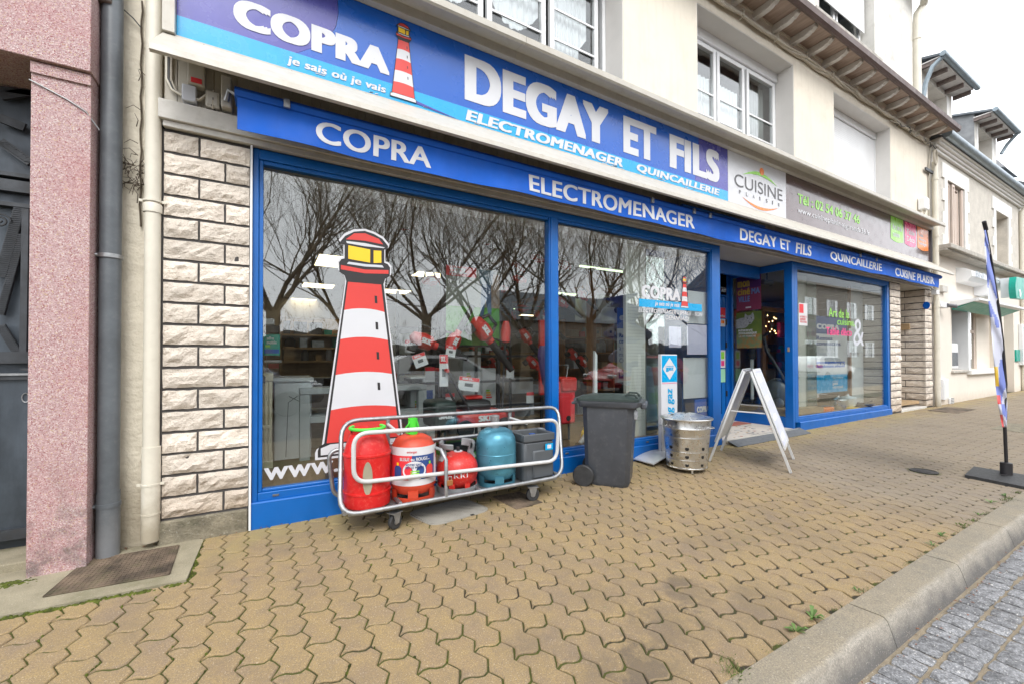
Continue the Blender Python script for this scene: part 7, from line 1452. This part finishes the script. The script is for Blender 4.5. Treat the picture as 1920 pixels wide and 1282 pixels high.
for yy in (-.045, BW+.045):
    Mw = Mb @ Matrix.Translation((-BL-.01, yy, .10)); w = MB().lathe([(.07, -.024), (.092, -.024), (.100, -.016), (.100, .016), (.092, .024), (.07, .024)], 0, 0, 0, n=32, axis='y').build('wheel', 'rubber', wb, mtx=Mw)
    MB().lathe([(.001, -.012), (.02, -.02), (.025, -.010), (.055, -.008), (.060, -.020), (.071, -.020), (.071, .02), (.001, .02)], 0, 0, 0, n=32, axis='y').build('rim', 'black', w, mtx=Mw); m = MB()
    for i in range(8): a = i*.7854; m.box(-.004, -.016, .022, .004, -.009, .058); m.v[-8:] = [(x*math.cos(a)+z*math.sin(a), y, -x*math.sin(a)+z*math.cos(a)) for x, y, z in m.v[-8:]]
    tag(m.build('spokes', 'rubber', w, smooth=False, mtx=Mw), kind='stuff')
B('axle', 'black', wb, -BL-.02, -.03, .09, -BL+.0, BW+.03, .11, mtx=Mb)
pbg = thing('plastic_bag', 'clear plastic bag end hanging out under the bin rim', 'bag', (3, -.6, .7)); K['poly'] = mat('clear_film', (.35, .37, .40), .15, var=.3, vscale=20, spec=.8)
MB().lathe([(.001, .0), (.018, .01), (.024, .05), (.022, .08), (.012, .10), (.001, .105)], 0, 0, 0, n=10).build('film', 'poly', pbg, mtx=Mb @ Matrix.Translation((.055, .05, TOPZ-.19)))

# ================================================================== GALVANISED INCINERATOR BIN
gi = thing('incinerator_bin', 'shiny galvanised incinerator bin with round air holes and a domed lid', 'incinerator', (3.85, -.55, 0))
cc = gr(1293, 884); ic = Vector((cc.x+.07, cc.y+.09, 0)); ig0 = gz(ic.x, ic.y)
K['hole'] = mat('dark_hole', (.012, .012, .012), .9)
r0, r1, zb0, zt0 = .20, .245, .035, .545
pr2 = [(r0-.02, zb0), (r0, zb0), (r0+.004, zb0+.012)]
for f in (.24, .27, .52, .55): pass
def rr_(z): return r0+(r1-r0)*(z-zb0)/(zt0-zb0)
prof = [(r0-.03, zb0), (r0+.004, zb0), (r0+.006, zb0+.012), (rr_(.06), .05)]
for z in (.128, .212, .36): prof += [(rr_(z-.012), z-.012), (rr_(z-.006), z-.006), (rr_(z-.003)+.0012, z-.003), (rr_(z+.003)+.0012, z+.003), (rr_(z+.006), z+.006), (rr_(z+.012), z+.012)]
prof += [(rr_(.44), .44), (rr_(.46)+.004, .455), (rr_(.47), .465), (r1, zt0), (r1+.006, zt0+.004), (r1-.004, zt0+.006)]
MB().lathe(prof, ic.x, ic.y, ig0, n=64, cap=False).build('drum', 'galvnew', gi); MB().lathe([(.001, zb0+.002), (r0-.02, zb0)], ic.x, ic.y, ig0, n=40, cap=False).build('base', 'galvnew', gi)
MB().lathe([(r1+.016, zt0-.006), (r1+.020, zt0+.006), (r1+.012, zt0+.014), (r1-.02, zt0+.018), (.17, zt0+.034), (.165, zt0+.032), (.11, zt0+.050), (.105, zt0+.047), (.03, zt0+.062), (.001, zt0+.063)], ic.x, ic.y, ig0, n=64, cap=False).build('lid', 'galvnew', gi)
MB().lathe([(.001, .0), (.022, .0), (.02, .006), (.001, .007)], ic.x, ic.y, ig0+zt0+.064, n=16).build('lid_hole_cap', 'hole', gi)
for a in (.9, 2.6): MB().lathe([(.001, .0), (.022, .0), (.001, .001)], ic.x+.15*math.cos(a), ic.y+.15*math.sin(a), ig0+zt0+.0405, n=14).build('lid_hole', 'hole', gi, mtx=None)
va = math.atan2(CAM.y-ic.y, CAM.x-ic.x)
for row, z in enumerate((.085, .145+.0, .205)):
    z = (.085, .17, .255)[row]
    for i in range(8):
        a = va+.02+i*2*math.pi/8; R_2 = rr_(z)+.0012; m = MB(); m.v = [(ic.x+R_2*math.cos(a+.092*math.cos(t*.5236)), ic.y+R_2*math.sin(a+.092*math.cos(t*.5236)), ig0+z+.0195*math.sin(t*.5236)) for t in range(12)]; m.f = [tuple(range(12))]; m.mi = [0]; m.build('air_hole', 'hole', gi, smooth=False)
for i in range(3): a = va+.3+i*2.094; MB().tube([(ic.x+(r0-.02)*math.cos(a), ic.y+(r0-.02)*math.sin(a), ig0+zb0+.01), (ic.x+(r0-.02)*math.cos(a), ic.y+(r0-.02)*math.sin(a), ig0+.0)], .012, 8).build('leg', 'galvnew', gi)
for a in (va+1.35, va-1.5): pts = [(ic.x+(r1+.03*math.sin(math.pi*t/8))*math.cos(a-.28+.07*t), ic.y+(r1+.03*math.sin(math.pi*t/8))*math.sin(a-.28+.07*t), ig0+.462) for t in range(9)]; MB().tube(pts, .005, 6).build('side_handle', 'galvnew', gi); 
for a in (va+.75, va-.75): pts = [(ic.x+(r1+.012)*math.cos(a-.25+.0625*t), ic.y+(r1+.012)*math.sin(a-.25+.0625*t), ig0+.484-.014*math.sin(math.pi*t/8)) for t in range(9)]; MB().tube(pts, .004, 6).build('lid_clip', 'galvnew', gi)

# ================================================================== CAMPING GAZ STAND
cg = thing('gas_advert_stand', 'tall white advertising stand with blue vertical lettering on a curved grey foot', 'advertising stand', (4, -.15, 0))
yS = -.13; xa = at(1240, 700, yS).x; xb2 = at(1270, 700, yS).x; zt = at(1241, 664, yS).z; g0 = gz(4, -.1)
mt2 = None
B('column', 'signwhite', cg, xa, yS, g0+.07, xb2, yS+.05, zt, bev=.006)
w_ = xb2-xa; hq = w_*1.16
B('blue_square', 'cyan', cg, xa+.008, yS-.002, zt-hq, xb2-.008, yS-.0005, zt-.012); xm = (xa+xb2)/2; zm = zt-hq/2-.006
MB().face([(xm, zm-hq*.40), (xm+w_*.42, zm), (xm, zm+hq*.40), (xm-w_*.42, zm)], yS-.0035, .001).build('white_diamond', 'signwhite', cg, smooth=False)
text('CAMPING', xm-w_*.25, zm+.022, xm+w_*.25, zm+.034, yS-.005, 'cyan', cg, bold=.02); text('gaz', xm-w_*.24, zm-.035, xm+w_*.24, zm+.015, yS-.005, 'cyan', cg, bold=.04)
B('pink_line', 'pink', cg, xa+.01, yS-.002, zt-hq-.018, xb2-.01, yS-.0005, zt-hq-.013)
text('camping gaz', xa+w_*.28, g0+.14, xa+w_*.80, zt-hq-.075, yS-.003, 'cyan', cg, bold=.018, shear=.15, vertical=True)
m = MB().use('galvnew'); xf0, xf1 = at(1199, 868, -.12).x, xb2+.12; n = 14; y0f, y1f = -.32, .0-.03
for i in range(n+1): u = i/n; z = g0-.008+.0+.10*math.sin(math.pi*(u*.9+.1))**.8; x = xf0+(xf1-xf0)*u; m.v += [(x, y0f, z), (x, y1f, z), (x, y1f, z-.012), (x, y0f, z-.012)]
for i in range(n):
    for k_ in range(4): a = i*4; m.f.append((a+k_, a+4+k_, a+4+(k_+1) % 4, a+(k_+1) % 4)); m.mi.append(0)
m.f += [(0, 1, 2, 3), (n*4+3, n*4+2, n*4+1, n*4)]; m.mi += [0, 0]; m.build('curved_foot', 'alu', cg)

# ================================================================== A-BOARD
ab = thing('pavement_sign', 'aluminium A-shaped pavement sign standing open before the entrance', 'pavement sign', (4.85, -.65, 0))
fA, fB, fC, fD = Vector((4.72, -1.134, 0)), Vector((5.33, -.86, 0)), Vector((4.37, -.44, 0)), Vector((4.96, -.19, 0))
for v in (fA, fB, fC, fD): v.z = gz(v.x, v.y)+.001
apn = (fA+fC)/2; apf = (fB+fD)/2; AZ = 1.03
wdir = (fB-fA).normalized()
def aframe(p0, p1, side):
    t0, t1 = apn.copy(), apf.copy(); t0.z = t1.z = AZ; off = (p0-apn); off.z = 0; off.normalize(); t0 += off*.03; t1 += off*.03
    w = (p1-p0).normalized(); up = (t0-p0).normalized(); nn = w.cross(up); m = MB()
    def bar(a, b, ww, th, wd):
        d = (b-a).normalized(); s_ = wd*ww/2; tt = d.cross(wd).normalized()*th/2; m.add([a-s_-tt, a+s_-tt, a+s_+tt, a-s_+tt, b-s_-tt, b+s_-tt, b+s_+tt, b-s_+tt], [(0, 3, 2, 1), (4, 5, 6, 7), (0, 1, 5, 4), (1, 2, 6, 5), (2, 3, 7, 6), (3, 0, 4, 7)])
    bar(p0, t0, .035, .025, w); bar(p1, t1, .035, .025, w); o1 = m.build('leg_frame', 'alu', ab, smooth=True, bev=.003)
    m = MB(); q0, q1 = p0+(t0-p0)*.22, p1+(t1-p1)*.22
    nn2 = nn if nn.dot(off) > 0 else -nn
    a, b, c, d = q0+w*.02+nn2*.018, q1-w*.02+nn2*.018, t1-w*.02+nn2*.018, t0+w*.02+nn2*.018; up_ = (d-a).normalized()
    m.prism([a, b, c, d], nn2*.008); m.build('poster_sheet', 'flagcloth', ab, smooth=False)
    m = MB(); e = nn2*.012
    for p, q in ((a, b), (b, c), (c, d), (d, a)):
        dd = (q-p).normalized(); wd = dd.cross(nn2).normalized(); 
        s_ = wd*.017; m.add([p-s_, p+s_, p+s_+e, p-s_+e, q-s_, q+s_, q+s_+e, q-s_+e], [(0, 3, 2, 1), (4, 5, 6, 7), (0, 1, 5, 4), (1, 2, 6, 5), (2, 3, 7, 6), (3, 0, 4, 7)])
    m.build('snap_frame', 'alu', ab, smooth=True, bev=.002)
    m = MB(); m.prism([q0+w*.02, q1-w*.02, t1-w*.02, t0+w*.02], nn2*.006); m.build('backing_sheet', 'alu', ab, smooth=False)
    for k in range(7):   # faint printed blocks on the faded sheet
        u0, v0 = .12+.1*(k % 2), .08+.125*k; P0 = a+(b-a)*u0+(d-a)*v0+nn2*.009; P1 = a+(b-a)*(u0+.5)+(d-a)*v0+nn2*.009; m2 = MB(); m2.prism([P0, P1, P1+up_*.06, P0+up_*.06], nn2*.001); m2.build('printed_block', 'greyprint' if k % 2 else 'net', ab, smooth=False)
    return t0, t1
tA = aframe(fA, fB, 1); tC = aframe(fC, fD, -1)
MB().box(-.02, -.03, 0, .03, .03, .02); m = MB(); m.tube([apn+Vector((0, 0, AZ+.002)), apf+Vector((0, 0, AZ+.002))], .018, 8); m.build('hinge', 'darkgrey', ab)
for s_ in (.0, 1.):
    a = fA.lerp(fB, s_); c = fC.lerp(fD, s_); ta = apn.lerp(apf, s_)+Vector((0, 0, AZ)); p, q_ = a.lerp(ta, .58), c.lerp(ta, .58); MB().tube([p, q_], .008, 6).build('spreader_bar', 'alu', ab)

# ================================================================== FLAG
ff = thing('feather_flag', 'narrow curved feather flag in faded blue and white on a flat black base', 'flag', (6.9, -2.2, 0)); fb = gr(1887, 893); fy = fb.y
m = MB(); bp = [gr(1809, 894), gr(1826, 878), gr(1990, 905), gr(1985, 930)]; bp = [(p.x, p.y) for p in bp]; flat_poly(ff, 'base_plate', bp, 'rubber', .028, -.004)
MB().lathe([(.045, 0), (.045, .12), (.03, .125), (.001, .125)], fb.x, fb.y, gz(fb.x, fb.y)+.025, n=20).build('socket', 'black', ff)
m = MB(); m.box(fb.x-.12, fb.y-.015, gz(fb.x, fb.y)+.029, fb.x+.16, fb.y+.015, gz(fb.x, fb.y)+.033); m.build('slot', 'black', ff)
pole_px = [(1887, 870), (1884, 800), (1882, 780), (1886, 720), (1880, 640), (1873, 580), (1864, 520), (1855, 465), (1849, 432), (1845, 416)]
pole = [at(a, b, fy) for a, b in pole_px]
MB().tube(pole[:3], .014, 10).build('lower_pole', 'black', ff); MB().tube(pole[2:], [.014, .012, .011, .010, .009, .008, .007, .010], 8).build('pole', 'black', ff); MB().tube(pole[-2:], .016, 8).build('tip_sleeve', 'black', ff)
left_px = [(1880, 800), (1872, 760), (1867, 720), (1861, 640), (1855, 580), (1851, 520), (1847, 465), (1846, 432)]; right_px = [(1888, 800), (1889, 760), (1886, 720), (1880, 640), (1873, 580), (1864, 520), (1855, 465), (1849, 432)]
SUB = 12
def lerp_list(L2, t): i = min(int(t), len(L2)-2); f = t-i; return (L2[i][0]*(1-f)+L2[i+1][0]*f, L2[i][1]*(1-f)+L2[i+1][1]*f)
m = MB().use('flagcloth').use('flagblue').use('redprint').use('yellow').use('flagcloth'); n = 7*SUB; NU = 12
for j in range(n+1):
    l_, r_ = lerp_list(left_px, j/SUB), lerp_list(right_px, j/SUB)
    for i in range(NU+1): u = i/NU; p = at(l_[0]+(r_[0]-l_[0])*u, l_[1]+(r_[1]-l_[1])*u, fy-.10*(1-u)+.03*math.sin(u*4+j*.35)); m.v.append(tuple(p))
for j in range(n):
    for i in range(NU):
        a = j*(NU+1)+i; m.f.append((a, a+1, a+NU+2, a+NU+1)); u = i/NU; t = j/SUB
        k = 0
        if noise.noise(Vector((u*1.7+.3*math.sin(t*3), t*1.3, 3.3))) > .06 or (t > 6.0 and u < .9): k = 1
        if t < 1.5 and i < 4: k = 2 if (t < .55 or t > 1.0) else 0
        if 1.9 < t < 2.35 and i < 4: k = 3
        m.mi.append(k)
o = m.build('cloth', None, ff); sol = o.modifiers.new('thickness', 'SOLIDIFY'); sol.thickness = .002

# ================================================================== WEEDS, MOSS, LITTER
rw_ = random.Random(77)
def weed(label, x, y, n_, s_, nm='weed'):
    s_ *= .72
    t_ = thing(nm, label, 'weed', (x, y, gz(x, y))); m = MB().use('leaf')
    for i in range(n_):
        a = rw_.uniform(0, 6.28); l_ = s_*rw_.uniform(.6, 1.2); h = l_*rw_.uniform(.35, .8); w = l_*.16; dx, dy = math.cos(a), math.sin(a); z = gz(x, y)-.002; px_, py2 = -dy, dx
        pts = [(0, .02, 0), (.35, .6, .55), (.7, 1., .9), (1., 0, .8)]; b = len(m.v)
        for t, ww, hh in pts: cx, cy = x+dx*l_*t, y+dy*l_*t; m.v += [(cx-px_*w*ww, cy-py2*w*ww, z+h*hh), (cx, cy, z+h*hh-.12*w), (cx+px_*w*ww, cy+py2*w*ww, z+h*hh)]
        for q in range(3):
            for k_ in range(2): m.f.append((b+q*3+k_, b+q*3+k_+1, b+q*3+3+k_+1, b+q*3+3+k_)); m.mi.append(0)
    tag(m.build('leaves', None, t_), kind='stuff'); return t_
for px, py, n_, s_, lab in ((1523, 1158, 13, .075, 'leafy weed at the kerb, nearest the camera'), (1492, 1183, 12, .06, 'second leafy weed just left of the nearest one at the kerb'), (1763, 1004, 9, .055, 'leafy weed at the kerb below the flag base'), (1748, 1022, 8, .05, 'small sprig beside the leafy weed below the flag base'), (1858, 942, 9, .055, 'pale green weed at the kerb near the flag base'), (1885, 930, 9, .055, 'weed clump at the kerb right under the flag base'), (1835, 965, 8, .05, 'low weed at the kerb left of the flag base clumps'), (1608, 1108, 7, .04, 'tiny weed at the second kerb joint')):
    p = gr(px, py); weed(lab, p.x, max(p.y, -2.46), n_, s_)
gm = MB().use('grass')
def tuft(x, y, n_, s_, sp=.03):
    for i in range(n_):
        a = rw_.uniform(0, 6.28); bx, by = x+rw_.gauss(0, sp), y+rw_.gauss(0, sp*.6); l_ = s_*rw_.uniform(.5, 1.2); ln = rw_.uniform(.2, .8)*l_; b = len(gm.v); z = gz(bx, by)-.004; w = .0018
        gm.v += [(bx-w, by, z), (bx+w, by, z), (bx+math.cos(a)*ln*.5, by+math.sin(a)*ln*.5, z+l_*.6), (bx+math.cos(a)*ln, by+math.sin(a)*ln, z+l_*.75)]; gm.f += [(b, b+1, b+2), (b+1, b+3, b+2)]; gm.mi += [0, 0]
for px, py in ((1380, 1262), (1400, 1275), (1365, 1240), (1905, 938), (1912, 925), (1920, 915), (1897, 940), (1820, 975), (1805, 985)): p = gr(px, py); tuft(p.x, max(p.y, -2.46), 34, .03)
for i in range(26): a = i*.24; tuft(RC[0]+.125*math.cos(a), RC[1]+.125*math.sin(a), 10, .015, .012)
for i in range(160): x = rw_.uniform(1.2, 7); y = rw_.choice([-2.46, -2.465, rw_.uniform(-2.4, -.3)]); tuft(x, y, rw_.randint(3, 9), .014, .012)
for i in range(120): x = rw_.uniform(5, 13); tuft(x, rw_.uniform(-2.4, -.02), 4, .012, .01)
tag(gm.build('joint_grass', None, None, smooth=False), 'short green grass tufts in the paving joints and along the kerb', kind='stuff')
mm = MB().use('moss')
def moss(x, y, r, h):
    b = len(mm.v); z = gz(x, y)-.007; k = 7
    mm.v.append((x, y, z+h))
    for rr2, hh in ((.6, .75), (1., 0)):
        for i in range(k): a = 6.283*i/k+rw_.uniform(-.2, .2); q = r*rr2*rw_.uniform(.75, 1.2); mm.v.append((x+q*math.cos(a), y+q*math.sin(a), z+h*hh))
    for i in range(k): j = (i+1) % k; mm.f += [(b, b+1+i, b+1+j), (b+1+i, b+1+k+i, b+1+k+j, b+1+j)]; mm.mi += [0, 0]
for i in range(420):
    t = rw_.random(); x = -2.2+(2.2-.40)*t; y = (-.60 if x < -1.118 else -.558-.04*(x+1.118)/.7)-.012+rw_.gauss(0, .008); moss(x, y, rw_.uniform(.006, .016), rw_.uniform(.008, .016))
for i in range(90): moss(-.392+rw_.gauss(0, .005), rw_.uniform(-.58, -.05), rw_.uniform(.004, .009), .010)
for i in range(160): moss(rw_.gauss(-1.22, .05), rw_.gauss(-.19, .018), rw_.uniform(.01, .02), rw_.uniform(.01, .02))
for ci in range(-14, 30):       # moss in the zigzag joints, thinning out to the right
    for k in range(46):
        y = rw_.uniform(-2.2, -.05); cx = .066+(ci+.5)*PW-.024*(y+.85)+zig(y-.043+PL/2)
        if rw_.random() < max(.04, .45-.10*(cx+1)) and noise.noise(Vector((cx*1.5, y*2.2, 4))) > -.05: moss(cx, y, rw_.uniform(.0035, .0075), rw_.uniform(.0085, .0125))
tag(mm.build('moss', None, None), 'green moss cushions along the concrete apron and in the paving joints', kind='stuff')
lm = MB().use('litter')
for i in range(150):
    k = rw_.random()
    if k < .55: x = rw_.uniform(.9, 5); y = -2.69+rw_.gauss(0, .025); z = RZ(x)+.003
    else: x = rw_.uniform(-1., .1); y = (.02 if x > -.63 else .03)-abs(rw_.gauss(0, .03)); z = gz(x, y)+.008
    a = rw_.uniform(0, 6.28); s_ = rw_.uniform(.005, .014); lm.add([(x, y, z), (x+s_*math.cos(a), y+s_*math.sin(a), z+.004), (x+s_*1.6*math.cos(a+.4), y+s_*1.6*math.sin(a+.4), z+.001), (x+s_*math.cos(a+.9), y+s_*math.sin(a+.9), z+.003)], [(0, 1, 2, 3)])
tag(lm.build('leaf_litter', None, None, smooth=False), 'scattered dry leaf scraps along the gutter and wall foot', kind='stuff')

# ================================================================== ACROSS THE STREET (seen as reflections in the windows)
def bare_tree(seed, H=2.9, spread=1.0):
    rt = random.Random(seed); tm, cmb = MB().use('tree'), MB().use('tree')
    trunk = [Vector((0, 0, -.1)), Vector((.03, .02, H*.5)), Vector((.05, 0, H))]; tm.tube(trunk, [.24, .19, .21], 10)
    def grow(p, d, L3, r, lev):
        pts = [p]; rs_ = [r]; dd = d.copy(); n_ = 4 if lev < 3 else 3
        for i in range(n_): dd = (dd+Vector((rt.gauss(0, .16), rt.gauss(0, .16), rt.gauss(.05, .10)))).normalized(); pts.append(pts[-1]+dd*L3/n_); rs_.append(r*(1-.6*(i+1)/n_))
        cmb.tube(pts, rs_, 6 if lev == 0 else (4 if lev < 3 else 3), cap=False)
        if lev >= 3: return
        for k in range((8, 5, 5)[lev]):
            t = rt.uniform(.25, 1.); i = min(int(t*n_), n_-1); f = t*n_-i; q = pts[i].lerp(pts[i+1], f); ax = Vector((rt.gauss(0, 1), rt.gauss(0, 1), rt.gauss(.25, .6))).normalized(); nd = (dd*.8+ax*.62*spread+Vector((0, 0, .22))).normalized()
            if nd.z < .05: nd.z = abs(nd.z)+.15; nd.normalize()
            grow(q, nd, L3*rt.uniform(.5, .8), max(rs_[i]*.42, .0045), lev+1)
    for k in range(7): a = k*.9+rt.uniform(-.3, .3); up_ = rt.uniform(.5, 1.1); grow(trunk[-1]+Vector((0, 0, -rt.uniform(0, .3))), Vector((math.cos(a)*spread, math.sin(a)*spread, up_*1.25)).normalized(), rt.uniform(3.6, 5.6), .075, 0)
    return tm.build('trunk', None, me_only=True), cmb.build('crown', None, me_only=True)
TM = [bare_tree(1), bare_tree(2, 2.6, .85), bare_tree(5, 3.2, 1.1)]
tl = ['bare pollarded tree reflected at the left edge of the first window', 'bare tree reflected above the lighthouse sticker', 'bare forked tree reflected right of the lighthouse sticker', 'leaning bare tree reflected over the garden poster', 'bare tree reflected beside the blue mullion', 'bare tree reflected above the water heaters', 'bare tree reflected over the shop name sticker', 'bare tree far along the street across the road', 'bare tree across the road behind the camera']
for i, (x, y, r, s_) in enumerate(((.0, -11.5, .3, 1.0), (2.6, -14.5, 2, 1.0), (5.3, -12.5, 1.2, .95), (7.3, -12.0, 4, .95), (9.7, -12.2, .6, 1.), (13.6, -12.4, 2.5, 1.0), (17., -12.0, 3.4, 1.), (23, -12.5, .3, 1.), (-5, -12, 1.1, 1.))):
    t_ = thing('bare_tree', tl[i], 'tree', (x, y, RZ(8)), 'bare trees across the street'); t_.rotation_euler = (0, 0, r); t_.scale = (s_, s_, s_); a, b = TM[i % 3]
    for me in (a, b): o = bpy.data.objects.new(me.name, me); COL.objects.link(o); o.parent = t_
K['hedge'] = mat('bare_thicket', (.10, .08, .055), .8, var=.4, vscale=2, rnd=.4)
hd = MB(); rh = random.Random(2)
hz = lambda x: 2.2+.7*noise.noise(Vector((x*.25, 0, 0)))+.5*noise.noise(Vector((x*1.1, 3, 0)))
nx_ = 160
for i in range(nx_+1):
    x = -18+66*i/nx_; h = hz(x)
    for (yy, zf_) in ((-16.9, -.25), (-16.8, .5), (-17.0, .85), (-17.5, 1.0), (-18.2, .8), (-18.4, -.25)): hd.v.append((x+.2*noise.noise(Vector((x, yy*3, zf_*5))), yy+.35*noise.noise(Vector((x*1.3, yy, zf_*4))), h*zf_+.25*noise.noise(Vector((x*2.1, yy*2, zf_)))))
for i in range(nx_):
    for k in range(5): a = i*6+k; hd.f.append((a, a+6, a+7, a+1)); hd.mi.append(0)
hd.use('hedge')
for i in range(26000):
    x = rh.uniform(-17, 47); h = hz(x); z = h*min(1.9, abs(rh.gauss(0, .65))); y = -16.6+rh.gauss(0, .35)-max(0, z-h*.8)*.5; a = rh.gauss(1.57, .7); s_ = rh.uniform(.12, .40); w = .012
    hd.add([(x, y, z), (x+w*2, y, z), (x+s_*math.cos(a), y+rh.uniform(-.2, .2), z+s_*math.sin(a))], [(0, 1, 2)])
tag(hd.build('shrubbery', 'hedge', None, smooth=False), 'dark bare thicket along the far side of the street', kind='stuff')
def car(label, x, y, body, face=1, L5=4.1, H=1.46, suv=0):
    t_ = thing('parked_car', label, 'car', (x, y, RZ(8))); g0 = RZ(8)-.03; hw = .86
    st = [(-L5/2, .45, .62, .70, .62), (-L5/2+.08, .30, .95, 1.0, .80), (-L5/2+.35, .28, 1.0, 1.32, .70), (-L5/2+.7, .27, .99, H, .64), (-.2, .26, .97, H, .66), (.35, .26, .95, H-.05, .64), (.95, .27, .93, 1.06, .74), (1.15, .27, .90, .93, .84), (L5/2-.35, .28, .80, .83, .80), (L5/2-.08, .30, .62, .66, .74), (L5/2, .40, .50, .52, .60)]
    rings = []
    for (sx, zb, zl, zr, wr) in st: w = hw if abs(sx) < L5/2-.3 else hw*.93; rings.append([(sx, -w*.92, zb), (sx, -w, zb+.15), (sx, -w, (zb+zl)/2), (sx, -w*.95, zl), (sx, -wr, zr), (sx, wr, zr), (sx, w*.95, zl), (sx, w, (zb+zl)/2), (sx, w, zb+.15), (sx, w*.92, zb)])
    if face < 0: rings = [[(-a, b, c) for a, b, c in reversed(r)] for r in rings]
    M_ = Matrix.Translation((x, y, g0)); m = loft(MB().use(body), rings); bm_ = m.build('body', None, t_, mtx=M_)
    K.setdefault('carglass', mat('car_glass', (.02, .022, .025), .08, var=.02, spec=.8))
    fs2 = face
    for s_ in (-1, 1):
        for xs3 in (((-L5/2+.55, -L5/2+.9, -.30), (1.02, H-.10, H-.07)), ((-.22, -.22, .38, .88), (0,))):
            pass
        wn1 = [(-L5/2+.62, 1.03), (-.28, 1.01), (-.28, H-.08), (-L5/2+.85, H-.10)]; wn2 = [(-.20, 1.01), (.86, .99), (.36, H-.12), (-.20, H-.08)]
        for wn in (wn1, wn2):
            def yy(z): return s_*(hw*.95+( .66-hw*.95)*((z-.97)/(H-.97))+.012)
            v = [(px_*fs2, yy(z), z) for px_, z in wn]; v2 = [(a, b-s_*.02, c) for a, b, c in v]; m = MB(); m.add(v+v2, [(0, 1, 2, 3), (7, 6, 5, 4), (0, 4, 5, 1), (1, 5, 6, 2), (2, 6, 7, 3), (3, 7, 4, 0)]); m.build('window', 'carglass', t_, smooth=False, mtx=M_)
        for wx in (-L5/2+.78, L5/2-.82):
            Mw = M_ @ Matrix.Translation((wx*fs2, s_*(hw-.08), .31)); w = MB().lathe([(.2, -.1), (.29, -.1), (.315, -.06), (.315, .06), (.29, .1), (.2, .1)], 0, 0, 0, n=24, axis='y').build('wheel', 'rubber', t_, mtx=Mw); MB().lathe([(.001, -.07), (.06, -.09), (.08, -.07), (.19, -.085), (.2, -.06), (.2, .06), (.19, .085), (.001, .07)], 0, 0, 0, n=10, axis='y').build('rim', 'galv', w, mtx=Mw)
        B('headlight', 'glass2' if False else 'galvnew', t_, (L5/2-.30)*fs2, s_*.55, .62, (L5/2-.045)*fs2, s_*.83, .76, bev=.03, mtx=M_); B('tail_light', 'redplastic', t_, (-L5/2+.03)*fs2, s_*.60, .78, (-L5/2+.32)*fs2, s_*.835, .98, bev=.02, mtx=M_)
    return t_
K['carsilver'] = mat('silver_car_paint', (.34, .37, .41), .25, .5, var=.03, coat=.8); K['carwhite'] = mat('white_car_paint', (.70, .71, .72), .25, var=.02, coat=.8); K['carred'] = mat('red_car_paint', (.42, .012, .02), .25, var=.03, coat=.8)
car('silver hatchback reflected low at the left of the first window', -.9, -8.6, 'carsilver', 1); car('white hatchback reflected behind the garden tools', 4.7, -8.7, 'carwhite', 1); car('red car reflected behind the grey wheelie bin', 12.8, -8.6, 'carred', -1, 4.3); car('white car reflected in the kitchenware window', 28.3, -8.8, 'carwhite', 1, 4.3)
car('dark silver car parked on the far side of the street, behind the camera', -7.5, -8.7, 'carsilver', 1)
K['opp'] = mat('opposite_render', (.26, .235, .205), .9, var=.06)
oh = thing('opposite_house', 'grey house with white shutters reflected in the right display window', 'building', (60, -22, 0))
def obox(nm, k, *a): return B(nm, k, oh, *a)
obox('wall', 'opp', 44, -30, -1, 86, -20.3, 9.4); MB().prism([(43.6, -19.9, 9.4), (43.6, -25, 13), (43.6, -30.4, 9.4)], (42.8, 0, 0)).build('roof', 'slate', oh, smooth=False); obox('eaves', 'opp', 43.6, -20.3, 9.2, 86.4, -19.7, 9.39)
for fz_ in (1.2, 5.9):
    for i in range(8):
        x = 47+i*4.9; w_o = B('window', 'glass2', oh, x-.6, -20.28, fz_, x+.6, -20.22, fz_+1.9)
        for s_ in (-1, 1): B('shutter', 'pvc', oh, x+s_*.65, -20.28, fz_, x+s_*1.25, -20.20, fz_+1.9)
        m = MB().use('pvc'); 
        for j in range(4): m.box(x-.6, -20.21, fz_+.02+j*.6, x+.6, -20.18, fz_+.08+j*.6)
        m.box(x-.6, -20.21, fz_, x-.53, -20.17, fz_+1.9).box(x+.53, -20.21, fz_, x+.6, -20.17, fz_+1.9).box(x-.035, -20.21, fz_, x+.035, -20.17, fz_+1.9); m.build('window_bars', None, oh, smooth=False)
obox('garage_door', 'pvc', 60, -20.29, -.2, 63, -20.2, 2.6) if False else None
h2 = thing('opposite_cottage', 'dark low house behind the trees across the street', 'building', (10, -26, 0)); B('wall', 'opp', h2, 18, -34, -1, 32, -27, 4.4); MB().prism([(17.6, -26.6, 4.4), (17.6, -30.5, 7.4), (17.6, -34.4, 4.4)], (14.8, 0, 0)).build('roof', 'slate', h2, smooth=False)

# tell look-alike goods on one shelf apart by their order on it
seen = {}
for o in list(S.objects):
    if o.get('group', '').startswith('goods on'): seen.setdefault(o['label'], []).append(o)
for lab, os_ in seen.items():
    if len(os_) > 1:
        os_.sort(key=lambda o: o.location.x)
        for i, o in enumerate(os_): o['label'] = lab+(', toward its left end' if i == 0 else (', toward its right end' if i == len(os_)-1 else ', at its middle'))
